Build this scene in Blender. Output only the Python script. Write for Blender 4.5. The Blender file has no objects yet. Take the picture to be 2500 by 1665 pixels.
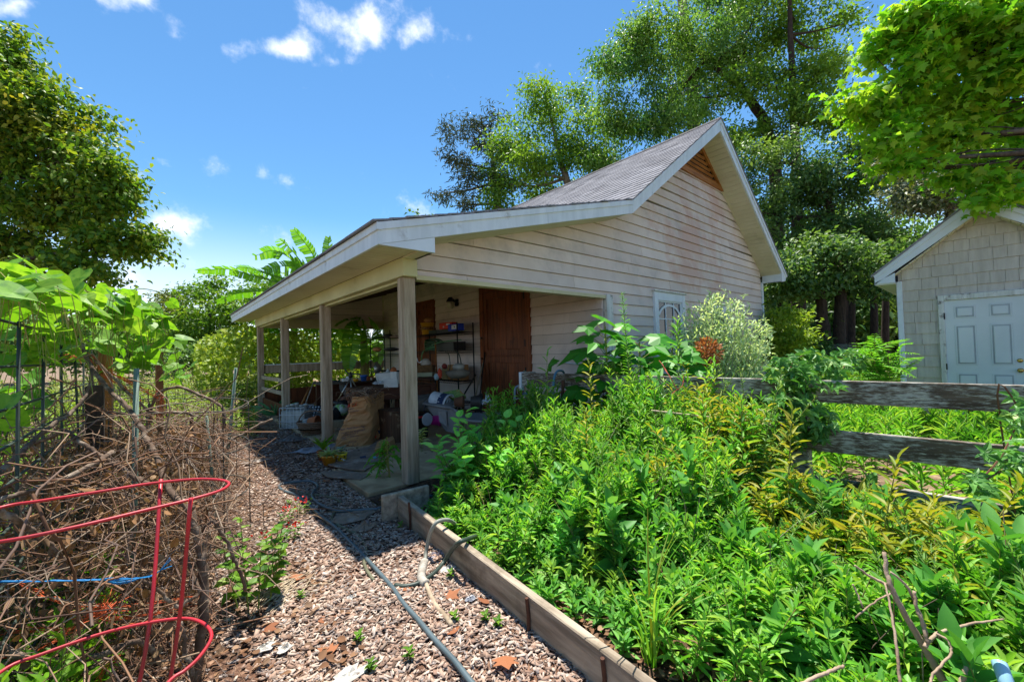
import bpy, math, random
import numpy as np
from mathutils import Matrix, Vector
R = math.radians
rng = np.random.default_rng(7)
random.seed(7)
SC = bpy.context.scene
COL = SC.collection

# ------------------------------------------------------------------ camera
CP = np.array([-2.0754, -4.1673, 1.5008])
_y, _p, _r, FPX = R(40.809), R(1.159), R(-1.653), 988.4
_f = np.array([math.sin(_y)*math.cos(_p), math.cos(_y)*math.cos(_p), math.sin(_p)])
_a = np.array([math.cos(_y), -math.sin(_y), 0.0]); _b = np.cross(_a, _f)
CR = math.cos(_r)*_a + math.sin(_r)*_b
CU = -math.sin(_r)*_a + math.cos(_r)*_b
cam = bpy.data.cameras.new('camera'); camo = bpy.data.objects.new('camera', cam); COL.objects.link(camo)
M = Matrix(((CR[0], CU[0], -_f[0], CP[0]), (CR[1], CU[1], -_f[1], CP[1]), (CR[2], CU[2], -_f[2], CP[2]), (0, 0, 0, 1)))
camo.matrix_world = M
cam.sensor_fit = 'HORIZONTAL'; cam.sensor_width = 36; cam.lens = FPX/2500*36
cam.clip_start = 0.05; cam.clip_end = 2000
SC.camera = camo

# ------------------------------------------------------------------ light
SUN = Vector((0.16, 0.25, 0.955)).normalized()
SUN_EL = math.asin(SUN.z); SUN_AZ = math.atan2(SUN.x, SUN.y)
sl = bpy.data.lights.new('sun', 'SUN'); sl.energy = 2.7; sl.angle = R(0.9); sl.color = (1.0, 0.95, 0.86)
so = bpy.data.objects.new('sun', sl); COL.objects.link(so)
so.rotation_euler = SUN.to_track_quat('Z', 'Y').to_euler(); so.location = (0, 0, 30)
SC.view_settings.view_transform = 'Standard'; SC.view_settings.look = 'None'
SC.view_settings.exposure = 1.9; SC.view_settings.gamma = 1.0; SC.view_settings.use_curve_mapping = False
SC.cycles.max_bounces = 8; SC.cycles.diffuse_bounces = 5; SC.cycles.transmission_bounces = 4
SC.cycles.use_denoising = True
SC.cycles.sample_clamp_indirect = 6.0

# ray of a photograph pixel (2500 x 1665), met with real planes of the place
def ray(x, y): return _f + (x-1250)/FPX*CR - (y-832.5)/FPX*CU
def pl(x, y, ax, v):
    d = ray(x, y); return CP + (v-CP[ax])/d[ax]*d
def G(x, y, z=0.0): return pl(x, y, 2, z)
def PX(x, y, v): return pl(x, y, 0, v)
def PY(x, y, v): return pl(x, y, 1, v)
def AT(x, y, d): return CP + d*ray(x, y)

def lin(h):
    h = h.lstrip('#'); c = [int(h[i:i+2], 16)/255 for i in (0, 2, 4)]
    return tuple(x/12.92 if x <= 0.04045 else ((x+0.055)/1.055)**2.4 for x in c)

# ------------------------------------------------------------------ sky
W = bpy.data.worlds.new('World'); SC.world = W; W.use_nodes = True
nt = W.node_tree; nt.nodes.clear()
def N(t, **k):
    n = nt.nodes.new(t)
    for a, b in k.items(): setattr(n, a, b)
    return n
def L(a, b): nt.links.new(a, b)
out = N('ShaderNodeOutputWorld'); bg = N('ShaderNodeBackground'); L(bg.outputs[0], out.inputs[0])
bg.inputs[1].default_value = 0.072
sky = N('ShaderNodeTexSky', sky_type='NISHITA'); sky.sun_disc = False
sky.sun_elevation = SUN_EL; sky.sun_rotation = SUN_AZ; sky.air_density = 1.0; sky.dust_density = 0.0; sky.ozone_density = 4.0
hsv = N('ShaderNodeHueSaturation'); hsv.inputs['Saturation'].default_value = 1.04; L(sky.outputs[0], hsv.inputs['Color'])
tint = N('ShaderNodeMix', data_type='RGBA', blend_type='MULTIPLY'); tint.inputs['Factor'].default_value = 1; tint.inputs[7].default_value = (.50, .69, .73, 1); L(hsv.outputs[0], tint.inputs[6])
tc = N('ShaderNodeTexCoord')
# pale haze low over the horizon, the same all round
sx = N('ShaderNodeSeparateXYZ'); L(tc.outputs['Generated'], sx.inputs[0])
hz = N('ShaderNodeMapRange', interpolation_type='SMOOTHSTEP'); L(sx.outputs['Z'], hz.inputs[0]); hz.inputs[1].default_value = .31; hz.inputs[2].default_value = .0; hz.inputs[3].default_value = 0; hz.inputs[4].default_value = .92
hm_ = N('ShaderNodeMix', data_type='RGBA'); L(hz.outputs[0], hm_.inputs['Factor']); L(tint.outputs[2], hm_.inputs[6]); hm_.inputs[7].default_value = (4.7, 5.0, 5.3, 1)
# clouds: soft lumps at fixed directions of the sky, their edges broken by noise
nz = N('ShaderNodeTexNoise'); nz.inputs['Scale'].default_value = 11.0; nz.inputs['Detail'].default_value = 9; nz.inputs['Roughness'].default_value = .62
L(tc.outputs['Generated'], nz.inputs['Vector'])
nz2 = N('ShaderNodeTexNoise'); nz2.inputs['Scale'].default_value = 5.0; nz2.inputs['Detail'].default_value = 6
L(tc.outputs['Generated'], nz2.inputs['Vector'])
dv = N('ShaderNodeVectorMath', operation='SUBTRACT'); L(nz2.outputs['Color'], dv.inputs[0]); dv.inputs[1].default_value = (.5, .5, .5)
ds = N('ShaderNodeVectorMath', operation='SCALE'); L(dv.outputs[0], ds.inputs[0]); ds.inputs['Scale'].default_value = .12
wv = N('ShaderNodeVectorMath', operation='ADD'); L(tc.outputs['Generated'], wv.inputs[0]); L(ds.outputs[0], wv.inputs[1])
acc = None
for (px, py, rx, ry, st) in [(1090, 100, 60, 20, .55), (800, 150, 60, 24, .55), (560, 430, 60, 40, .35), (330, 420, 60, 30, .3), (480, 640, 90, 50, .45), (880, 60, 95, 40, 1.0), (985, 80, 70, 26, .8), (690, 125, 80, 30, 1.0), (640, 135, 40, 18, .7), (845, 140, 40, 16, .45),
                             (655, 440, 42, 30, .75), (700, 455, 25, 16, .5), (450, 560, 70, 58, 1.05), (425, 530, 35, 30, .8), (345, 12, 55, 28, .9), (440, 60, 26, 40, .5), (40, 10, 80, 22, .8),
                             (420, 655, 40, 30, .6), (760, 235, 22, 10, .35), (1000, 505, 80, 26, .4), (300, 690, 160, 40, .6), (415, 395, 20, 12, .35), (1215, 360, 60, 20, .25)]:
    d = ray(px, py); d = d/np.linalg.norm(d)
    e = ray(px+1, py); e = e/np.linalg.norm(e); k = np.linalg.norm(e-d)
    rt = (e-d)/k; up = np.cross(d, rt); up = up/np.linalg.norm(up)*(1 if np.cross(d, rt)[2]*1 else 1)
    sb = N('ShaderNodeVectorMath', operation='SUBTRACT'); L(wv.outputs[0], sb.inputs[0]); sb.inputs[1].default_value = tuple(d)
    da = N('ShaderNodeVectorMath', operation='DOT_PRODUCT'); L(sb.outputs[0], da.inputs[0]); da.inputs[1].default_value = tuple(rt/(rx*k*1.15))
    db = N('ShaderNodeVectorMath', operation='DOT_PRODUCT'); L(sb.outputs[0], db.inputs[0]); db.inputs[1].default_value = tuple(up/(ry*k*1.15))
    dc = N('ShaderNodeVectorMath', operation='DOT_PRODUCT'); L(sb.outputs[0], dc.inputs[0]); dc.inputs[1].default_value = tuple(d*2.0)
    cb = N('ShaderNodeCombineXYZ'); L(da.outputs['Value'], cb.inputs[0]); L(db.outputs['Value'], cb.inputs[1]); L(dc.outputs['Value'], cb.inputs[2])
    ln = N('ShaderNodeVectorMath', operation='LENGTH'); L(cb.outputs[0], ln.inputs[0])
    mr = N('ShaderNodeMapRange'); L(ln.outputs['Value'], mr.inputs[0]); mr.inputs[1].default_value = 1.7; mr.inputs[2].default_value = 0.0; mr.inputs[3].default_value = 0; mr.inputs[4].default_value = st
    if acc is None: acc = mr.outputs[0]
    else:
        mx = N('ShaderNodeMath', operation='MAXIMUM'); L(acc, mx.inputs[0]); L(mr.outputs[0], mx.inputs[1]); acc = mx.outputs[0]
ad = N('ShaderNodeMath', operation='MULTIPLY_ADD'); L(nz.outputs['Fac'], ad.inputs[0]); ad.inputs[1].default_value = 2.3; ad.inputs[2].default_value = -1.36
a2 = N('ShaderNodeMath', operation='ADD'); L(acc, a2.inputs[0]); L(ad.outputs[0], a2.inputs[1])
cm = N('ShaderNodeMapRange', interpolation_type='SMOOTHSTEP'); L(a2.outputs[0], cm.inputs[0]); cm.inputs[1].default_value = .06; cm.inputs[2].default_value = .95; cm.inputs[4].default_value = .95
mxc = N('ShaderNodeMix', data_type='RGBA'); L(cm.outputs[0], mxc.inputs['Factor']); L(hm_.outputs[2], mxc.inputs[6]); mxc.inputs[7].default_value = (5.6, 5.7, 5.9, 1)
L(mxc.outputs[2], bg.inputs[0])

# ------------------------------------------------------------------ materials
MATS = {}
def newmat(name):
    m = bpy.data.materials.new(name); m.use_nodes = True; m.node_tree.nodes.clear(); return m
class NT:
    def __init__(s, m): s.t = m.node_tree
    def n(s, t, ins=None, **k):
        x = s.t.nodes.new(t)
        for a, b in k.items(): setattr(x, a, b)
        for a, b in (ins or {}).items():
            if hasattr(b, 'is_output') or isinstance(b, bpy.types.NodeSocket): s.t.links.new(b, x.inputs[a])
            else: x.inputs[a].default_value = b
        return x
def c4(c): return (*c[:3], 1)
def mat(name, col, rough=.7, col2=None, scale=3.0, stretch=(1, 1, 1), detail=6, isl=.0, bump=.0, bscale=None, spec=.3, metal=0, lo=.35, hi=.65, dirt=None, dscale=1.2, dlo=.5, dhi=.75):
    """colour broken up by (stretched) noise, per-piece variation, dirt patches and a fine bump"""
    if name in MATS: return MATS[name]
    m = newmat(name); t = NT(m)
    col = lin(col) if isinstance(col, str) else col
    col2 = lin(col2) if isinstance(col2, str) else (col2 or tuple(c*.75 for c in col))
    o = t.n('ShaderNodeOutputMaterial'); b = t.n('ShaderNodeBsdfPrincipled', {'Roughness': rough, 'Metallic': metal, 'Specular IOR Level': spec})
    t.t.links.new(b.outputs[0], o.inputs[0])
    tc = t.n('ShaderNodeTexCoord'); mp = t.n('ShaderNodeMapping', {'Vector': tc.outputs['Object'], 'Scale': stretch})
    n1 = t.n('ShaderNodeTexNoise', {'Vector': mp.outputs[0], 'Scale': scale, 'Detail': detail, 'Roughness': .6})
    r = t.n('ShaderNodeMapRange', {0: n1.outputs['Fac'], 1: lo, 2: hi})
    mx = t.n('ShaderNodeMix', {'Factor': r.outputs[0], 6: c4(col), 7: c4(col2)}, data_type='RGBA'); cur = mx.outputs[2]
    if dirt:
        d = lin(dirt) if isinstance(dirt, str) else dirt
        n2 = t.n('ShaderNodeTexNoise', {'Vector': tc.outputs['Object'], 'Scale': dscale, 'Detail': 8, 'Roughness': .65})
        r2 = t.n('ShaderNodeMapRange', {0: n2.outputs['Fac'], 1: dlo, 2: dhi})
        cur = t.n('ShaderNodeMix', {'Factor': r2.outputs[0], 6: cur, 7: c4(d)}, data_type='RGBA').outputs[2]
    if isl:
        ad = t.n('ShaderNodeMath', {0: t.n('ShaderNodeNewGeometry').outputs['Random Per Island'], 1: t.n('ShaderNodeObjectInfo').outputs['Random']}, operation='ADD')
        r3 = t.n('ShaderNodeMapRange', {0: t.n('ShaderNodeMath', {0: ad.outputs[0]}, operation='FRACT').outputs[0], 3: 1-isl, 4: 1+isl})
        cur = t.n('ShaderNodeVectorMath', {0: cur, 'Scale': r3.outputs[0]}, operation='SCALE').outputs[0]
    t.t.links.new(cur, b.inputs['Base Color'])
    if bump:
        n3 = t.n('ShaderNodeTexNoise', {'Vector': mp.outputs[0], 'Scale': bscale or scale*4, 'Detail': 6})
        bp = t.n('ShaderNodeBump', {'Strength': bump, 'Distance': .01, 'Height': n3.outputs['Fac']})
        t.t.links.new(bp.outputs[0], b.inputs['Normal'])
    MATS[name] = m; return m
def leafmat(name, cols, trans=.4, rough=.5, patch=None, pscale=1.0, spec=.35, plo=.5, phi=.68, gain=1.0):
    """a leaf: colour ramp over a per-leaf random value, patches of another colour, light through it"""
    if name in MATS: return MATS[name]
    m = newmat(name); t = NT(m)
    o = t.n('ShaderNodeOutputMaterial')
    g = t.n('ShaderNodeNewGeometry'); oi = t.n('ShaderNodeObjectInfo')
    ad = t.n('ShaderNodeMath', {0: g.outputs['Random Per Island'], 1: oi.outputs['Random']}, operation='ADD')
    fr = t.n('ShaderNodeMath', {0: ad.outputs[0]}, operation='FRACT')
    cr = t.n('ShaderNodeValToRGB', {'Fac': fr.outputs[0]})
    e = cr.color_ramp.elements
    while len(e) < len(cols): e.new(.5)
    for i, c in enumerate(cols):
        e[i].position = i/max(1, len(cols)-1); e[i].color = c4(tuple(gain*q for q in (lin(c) if isinstance(c, str) else c)))
    cur = cr.outputs[0]
    if patch:
        tc = t.n('ShaderNodeTexCoord')
        n2 = t.n('ShaderNodeTexNoise', {'Vector': tc.outputs['Object'], 'Scale': pscale, 'Detail': 3})
        r2 = t.n('ShaderNodeMapRange', {0: n2.outputs['Fac'], 1: plo, 2: phi})
        cur = t.n('ShaderNodeMix', {'Factor': r2.outputs[0], 6: cur, 7: c4(tuple(gain*q for q in lin(patch)))}, data_type='RGBA').outputs[2]
    b = t.n('ShaderNodeBsdfPrincipled', {'Base Color': cur, 'Roughness': rough, 'Specular IOR Level': spec})
    tcv = t.n('ShaderNodeMix', {'Factor': 1.0, 6: cur, 7: (1.25, 1.15, .55, 1)}, data_type='RGBA', blend_type='MULTIPLY')
    tr = t.n('ShaderNodeBsdfTranslucent', {'Color': tcv.outputs[2]})
    ms = t.n('ShaderNodeMixShader', {0: trans, 1: b.outputs[0], 2: tr.outputs[0]})
    t.t.links.new(ms.outputs[0], o.inputs[0])
    MATS[name] = m; return m

# ------------------------------------------------------------------ objects
def tag(o, label=None, cat=None, group=None, kind=None):
    if label: o['label'] = label
    if cat: o['category'] = cat
    if group: o['group'] = group
    if kind: o['kind'] = kind
    return o
def wm(o):
    m = o.matrix_basis.copy()
    if o.parent: m = wm(o.parent) @ o.matrix_parent_inverse @ m
    return m
def par(o, p):
    if p is not None:
        o.parent = p; o.matrix_parent_inverse = wm(p).inverted()
    return o
def thing(name, label, cat, loc=(0, 0, 0), rz=0, group=None):
    o = bpy.data.objects.new(name, None); o.empty_display_size = .1; COL.objects.link(o)
    o.location = tuple(float(c) for c in loc); o.rotation_euler = (0, 0, rz)
    return tag(o, label, cat, group)
def link(name, me, parent=None, mtx=None):
    o = bpy.data.objects.new(name, me); COL.objects.link(o)
    if mtx is not None: o.matrix_basis = mtx
    return par(o, parent)
def copy_thing(root, loc=None, rz=None, label=None, scale=None):
    """a copy of a thing with copies of its parts and sub-parts"""
    def rec(o, p):
        c = o.copy(); COL.objects.link(c)
        if p is not None: c.parent = p
        for ch in list(o.children): rec(ch, c)
        return c
    c = rec(root, None)
    if loc is not None: c.location = tuple(float(k) for k in loc)
    if rz is not None: c.rotation_euler = (0, 0, rz)
    if scale is not None: c.scale = (scale,)*3
    if label: c['label'] = label
    return c

class MB:
    def __init__(s): s.v = []; s.f = []
    def add(s, vs, fs):
        o = len(s.v); s.v += [tuple(map(float, p)) for p in vs]; s.f += [tuple(i+o for i in f) for f in fs]; return s
    def obox(s, c, A, h, b=0.0):
        """box at c, axes A (3 unit vectors), half sizes h, chamfer b"""
        c = np.array(c, float); A = [np.array(a, float) for a in A]
        if b <= 0:
            vs = [c+A[0]*h[0]*i+A[1]*h[1]*j+A[2]*h[2]*k for i in (-1, 1) for j in (-1, 1) for k in (-1, 1)]
            return s.add(vs, [(0, 1, 3, 2), (4, 6, 7, 5), (0, 4, 5, 1), (2, 3, 7, 6), (0, 2, 6, 4), (1, 5, 7, 3)])
        idx = {}; vs = []
        for sg in [(i, j, k) for i in (-1, 1) for j in (-1, 1) for k in (-1, 1)]:
            for a in range(3):
                q = [sg[t]*(h[t] if t == a else h[t]-b) for t in range(3)]
                idx[sg, a] = len(vs); vs.append(c+sum(A[t]*q[t] for t in range(3)))
        fs = []
        for a in range(3):
            u, w = (a+1) % 3, (a+2) % 3
            for sn in (-1, 1):
                loop = []
                for (p, q) in ((-1, -1), (1, -1), (1, 1), (-1, 1)):
                    sg = [0, 0, 0]; sg[a] = sn; sg[u] = p; sg[w] = q; loop.append(idx[tuple(sg), a])
                fs.append(tuple(loop if sn > 0 else loop[::-1]))
            for p in (-1, 1):
                for q in (-1, 1):
                    s0 = [0, 0, 0]; s1 = [0, 0, 0]; s0[u] = s1[u] = p; s0[w] = s1[w] = q; s0[a] = -1; s1[a] = 1
                    l = (idx[tuple(s0), u], idx[tuple(s1), u], idx[tuple(s1), w], idx[tuple(s0), w]); fs.append(l if p*q > 0 else l[::-1])
        for sg in [(i, j, k) for i in (-1, 1) for j in (-1, 1) for k in (-1, 1)]:
            l = (idx[sg, 0], idx[sg, 1], idx[sg, 2]); fs.append(l if sg[0]*sg[1]*sg[2] > 0 else l[::-1])
        return s.add(vs, fs)
    def box(s, x0, x1, y0, y1, z0, z1, b=0.0):
        return s.obox(((x0+x1)/2, (y0+y1)/2, (z0+z1)/2), np.eye(3), (abs(x1-x0)/2, abs(y1-y0)/2, abs(z1-z0)/2), b)
    def beam(s, a, b, w, h, up=(0, 0, 1), ch=0.0):
        a = np.array(a, float); b = np.array(b, float); d = b-a; l = np.linalg.norm(d); d = d/l
        sd = np.cross(d, np.array(up, float)); n = np.linalg.norm(sd)
        if n < 1e-5: sd = np.array([1., 0, 0])
        else: sd = sd/n
        u = np.cross(sd, d)
        return s.obox((a+b)/2, (d, sd, u), (l/2, w/2, h/2), ch)
    def tube(s, pts, r, n=6, closed=False, cap=True):
        P = np.array(pts, float); m = len(P)
        rr = np.full(m, float(r)) if np.isscalar(r) else np.array(r, float)
        if closed: T = np.roll(P, -1, 0)-np.roll(P, 1, 0)
        else: T = np.gradient(P, axis=0)
        T = T/(np.linalg.norm(T, axis=1, keepdims=True)+1e-12)
        ref = np.array([0, 0, 1.]) if abs(T[0][2]) < .9 else np.array([1., 0, 0])
        vs = []; u = np.cross(T[0], ref); u = u/np.linalg.norm(u)
        for i in range(m):
            u = u-T[i]*(u@T[i]); u = u/(np.linalg.norm(u)+1e-12); w = np.cross(T[i], u)
            for k in range(n):
                a = 2*math.pi*k/n; vs.append(P[i]+rr[i]*(math.cos(a)*u+math.sin(a)*w))
        fs = []
        for i in range(m if closed else m-1):
            j = (i+1) % m
            for k in range(n): fs.append((i*n+k, i*n+(k+1) % n, j*n+(k+1) % n, j*n+k))
        if cap and not closed: fs += [tuple(range(n-1, -1, -1)), tuple((m-1)*n+k for k in range(n))]
        return s.add(vs, fs)
    def lathe(s, prof, loc=(0, 0, 0), n=20, A=None, cap=True):
        A = np.eye(3) if A is None else np.array(A, float); loc = np.array(loc, float); vs = []
        for (r, z) in prof:
            for k in range(n):
                a = 2*math.pi*k/n; vs.append(loc+A[0]*r*math.cos(a)+A[1]*r*math.sin(a)+A[2]*z)
        fs = [(i*n+k, i*n+(k+1) % n, (i+1)*n+(k+1) % n, (i+1)*n+k) for i in range(len(prof)-1) for k in range(n)]
        if cap: fs += [tuple(range(n-1, -1, -1)), tuple((len(prof)-1)*n+k for k in range(n))]
        return s.add(vs, fs)
    def prism(s, poly, ext):
        P = [np.array(p, float) for p in poly]; e = np.array(ext, float); n = len(P)
        return s.add(P+[p+e for p in P], [tuple(range(n-1, -1, -1)), tuple(range(n, 2*n))]+[(i, (i+1) % n, n+(i+1) % n, n+i) for i in range(n)])
    def mesh(s, name, m, smooth=False):
        me = bpy.data.meshes.new(name); me.from_pydata(s.v, [], s.f); me.update()
        if m: me.materials.append(m)
        if smooth: me.polygons.foreach_set('use_smooth', [True]*len(me.polygons))
        return me
    def build(s, name, m, parent=None, smooth=False, mtx=None):
        return link(name, s.mesh(name, m, smooth), parent, mtx)
def spline(pts, k=8, closed=False):
    P = np.array(pts, float); n = len(P); out = []
    rngi = range(n) if closed else range(n-1)
    for i in rngi:
        p0 = P[(i-1) % n] if closed or i > 0 else 2*P[0]-P[1]
        p1 = P[i]; p2 = P[(i+1) % n]; p3 = P[(i+2) % n] if closed or i+2 < n else 2*P[-1]-P[-2]
        for t in np.linspace(0, 1, k, endpoint=False):
            out.append(.5*((2*p1)+(-p0+p2)*t+(2*p0-5*p1+4*p2-p3)*t*t+(-p0+3*p1-3*p2+p3)*t**3))
    if not closed: out.append(P[-1])
    return np.array(out)
def np_mesh(name, V, F, m=None, smooth=False):
    """mesh from numpy arrays, all faces of one size"""
    V = np.ascontiguousarray(V, dtype=np.float32); F = np.ascontiguousarray(F, dtype=np.int32)
    me = bpy.data.meshes.new(name); k = F.shape[1]
    me.vertices.add(len(V)); me.vertices.foreach_set('co', V.ravel())
    me.loops.add(F.size); me.loops.foreach_set('vertex_index', F.ravel())
    me.polygons.add(len(F)); me.polygons.foreach_set('loop_start', np.arange(0, F.size, k, dtype=np.int32))
    if smooth: me.polygons.foreach_set('use_smooth', np.ones(len(F), dtype=bool))
    me.update(calc_edges=True)
    for x in (m if isinstance(m, (list, tuple)) else [m]):
        if x: me.materials.append(x)
    return me
# leaf templates: along, across, normal; triangles
T_DIA = (np.array([(0, 0, 0), (.45, -.5, .10), (1, 0, -.12), (.45, .5, .10)]), np.array([(0, 2, 1), (0, 3, 2)]))
T_LAN = (np.array([(0, 0, 0), (.3, -.5, .06), (.68, -.34, .0), (1, 0, -.22), (.68, .34, .0), (.3, .5, .06), (.5, 0, -.05)]),
         np.array([(0, 6, 1), (1, 6, 2), (2, 6, 3), (3, 6, 4), (4, 6, 5), (5, 6, 0)]))
T_OVA = (np.array([(0, 0, 0), (.12, -.36, .03), (.36, -.5, .06), (.7, -.32, .02), (1, 0, -.14), (.7, .32, .02), (.36, .5, .06), (.12, .36, .03), (.42, 0, -.05)]),
         np.array([(0, 8, 1), (1, 8, 2), (2, 8, 3), (3, 8, 4), (4, 8, 5), (5, 8, 6), (6, 8, 7), (7, 8, 0)]))
_mp = [(0, 0), (.02, .22), (.12, .5), (.30, .30), (.52, .52), (.56, .20), (1.0, 0), (.56, -.20), (.52, -.52), (.30, -.30), (.12, -.5), (.02, -.22)]
T_MAP = (np.array([(a, b, -.12*abs(b)-.10*a*a) for a, b in _mp]+[(.3, 0, .03)]), np.array([(12, i, (i+1) % 12) for i in range(12)])[:, ::-1])
def norm(a): return a/(np.linalg.norm(a, axis=-1, keepdims=True)+1e-9)
def leaf_arrays(P, D, Nn, Ln, Wd, T):
    tv, tf = T; D = norm(D); S = norm(np.cross(D, Nn)); Nn = np.cross(S, D)
    Ln = np.broadcast_to(Ln, len(P)); Wd = np.broadcast_to(Wd, len(P))
    V = P[:, None]+D[:, None]*(tv[None, :, 0:1]*Ln[:, None, None])+S[:, None]*(tv[None, :, 1:2]*Wd[:, None, None])+Nn[:, None]*(tv[None, :, 2:3]*Ln[:, None, None])
    k = len(tv); F = tf[None]+(np.arange(len(P))*k)[:, None, None]
    return V.reshape(-1, 3), F.reshape(-1, 3)
def join_arrays(parts):
    Vs = []; Fs = []; o = 0
    for v, f in parts: Vs.append(v); Fs.append(f+o); o += len(v)
    return np.concatenate(Vs), np.concatenate(Fs)
def leaves(name, P, D, Nn, Ln, Wd, T, m, parent=None, smooth=False):
    V, F = leaf_arrays(np.asarray(P, float), np.asarray(D, float), np.asarray(Nn, float), Ln, Wd, T)
    return link(name, np_mesh(name, V, F, m, smooth), parent)
def stalks(paths, radii, n=3):
    """many thin tubes at once: paths (K, m, 3), radii (K, m)"""
    P = np.asarray(paths, float); K, m, _ = P.shape; Rr = np.broadcast_to(np.asarray(radii, float), (K, m))
    T = norm(np.gradient(P, axis=1)); ref = np.where(np.abs(T[..., 2:3]) < .9, np.array([0, 0, 1.]), np.array([1., 0, 0]))
    U = norm(np.cross(T, ref)); Wv = np.cross(T, U); a = np.arange(n)*2*math.pi/n
    V = P[:, :, None]+Rr[:, :, None, None]*(np.cos(a)[None, None, :, None]*U[:, :, None]+np.sin(a)[None, None, :, None]*Wv[:, :, None])
    base = (np.arange(K)*m*n)[:, None, None]; i = np.arange(m-1)[None, :, None]*n; k = np.arange(n)[None, None, :]; k2 = (k+1) % n
    A = base+i+k; B = base+i+k2; C = base+i+n+k2; D2 = base+i+n+k
    F = np.stack([np.stack([A, B, C], -1), np.stack([A, C, D2], -1)], -2)
    return V.reshape(-1, 3), F.reshape(-1, 3)
def rnd(*s): return rng.random(s)
def rdir(n, zlo=-1, zhi=1):
    a = rng.random(n)*2*math.pi; z = zlo+(zhi-zlo)*rng.random(n); q = np.sqrt(np.maximum(0, 1-z*z))
    return np.stack([q*np.cos(a), q*np.sin(a), z], 1)
# ================================================================== materials of the buildings
M_SIDE = mat('painted_siding', '#dccfc7', .75, '#cfc0b7', 1.3, (1, 1, 1), dirt='#b3aaa6', dscale=.9, dlo=.55, dhi=.72, isl=.07, bump=.12, bscale=60)
def side_mat():
    m = M_SIDE; t = NT(m); b = [n for n in m.node_tree.nodes if n.type == 'BSDF_PRINCIPLED'][0]
    cur = b.inputs['Base Color'].links[0].from_socket
    tc = t.n('ShaderNodeTexCoord')
    n2 = t.n('ShaderNodeTexNoise', {'Vector': tc.outputs['Object'], 'Scale': .7, 'Detail': 7, 'Roughness': .7})
    off = t.n('ShaderNodeVectorMath', {0: tc.outputs['Object'], 1: (7.4, 0, 3.6)}, operation='DISTANCE')
    mr = t.n('ShaderNodeMapRange', {0: off.outputs['Value'], 1: 3.0, 2: .4, 3: 0, 4: .22})
    ad = t.n('ShaderNodeMath', {0: n2.outputs['Fac'], 1: mr.outputs[0]}, operation='ADD')
    r2 = t.n('ShaderNodeMapRange', {0: ad.outputs[0], 1: .62, 2: .74, 4: .75})
    mx = t.n('ShaderNodeMix', {'Factor': r2.outputs[0], 6: cur, 7: c4(lin('#c8a597'))}, data_type='RGBA')
    mp = t.n('ShaderNodeMapping', {'Vector': tc.outputs['Object'], 'Scale': (14, 14, 1.2)})
    n3 = t.n('ShaderNodeTexNoise', {'Vector': mp.outputs[0], 'Scale': 1, 'Detail': 5})
    r3 = t.n('ShaderNodeMapRange', {0: n3.outputs['Fac'], 1: .6, 2: .8, 4: .16})
    m2 = t.n('ShaderNodeMix', {'Factor': r3.outputs[0], 6: mx.outputs[2], 7: c4(lin('#6d6460'))}, data_type='RGBA')
    m.node_tree.links.new(m2.outputs[2], b.inputs['Base Color'])
side_mat()
M_TRIM = mat('white_trim_paint', '#dbe4ec', .5, '#ccd6de', 2.0, dirt='#8f948c', dscale=3.0, dlo=.62, dhi=.85, bump=.05)
M_FASC = mat('weathered_fascia_paint', '#dbe3ea', .5, '#cad3da', 2.0, stretch=(4, 4, .7), dirt='#7d7f78', dscale=4.0, dlo=.60, dhi=.82, bump=.05)
M_CREAM = mat('cream_paint', '#cfc9a8', .6, '#bdb690', 1.5, dirt='#90875f', dscale=2.4, dlo=.62, dhi=.85, bump=.05)
M_SOFF = mat('soffit_vinyl', '#d5cfb6', .6, '#c8c1a6', 1.5, dirt='#958c6c', dscale=2.0, dlo=.60, dhi=.85)
M_POST = mat('weathered_post_wood', '#b5a48e', .85, '#86765f', 2.2, (9, 9, .8), dirt='#55605a', dscale=3, dlo=.58, dhi=.8, bump=.5, isl=.05)
M_GREYW = mat('grey_board_wood', '#b9aa95', .85, '#7d7060', 2.0, (9, .8, 9), dirt='#5b4c3e', dscale=3.2, dlo=.47, dhi=.72, bump=.6, isl=.1)
M_DOOR = mat('stained_door_wood', '#8a4c2a', .5, '#5a301a', 2.0, (12, 12, .8), dirt='#3a2618', dscale=3.5, dlo=.56, dhi=.8, bump=.3, isl=.16)
M_VENT = mat('orange_cedar', '#b3763c', .6, '#8a5426', 2.0, (1, 9, 9), bump=.2, isl=.1)
M_ROOFD = mat('brown_roof_deck', '#5a463a', .85, '#43342b', 2.5, (1, 8, 8), bump=.3, isl=.12)
M_SHIN = mat('asphalt_shingle', '#8a8a90', .92, '#707076', 30, isl=.16, bump=.5, bscale=180, dirt='#626267', dscale=.8, dlo=.55, dhi=.8)
M_DARK = mat('dark_void', (.012, .011, .010), .9)
M_BLACK = mat('black_metal', (.012, .012, .013), .5)
M_GLASSD = mat('window_glass', (.010, .012, .012), .04, spec=.6)
M_CONC = mat('old_concrete', '#c4ab86', .9, '#a08868', 3, dirt='#755f48', dscale=1.6, dlo=.45, dhi=.75, bump=.3)
M_BRASS = mat('brass', (.55, .38, .12), .25, metal=1)
M_RUST = mat('rusty_steel', '#5b3a2a', .8, '#3a241b', 12, bump=.4)

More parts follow.
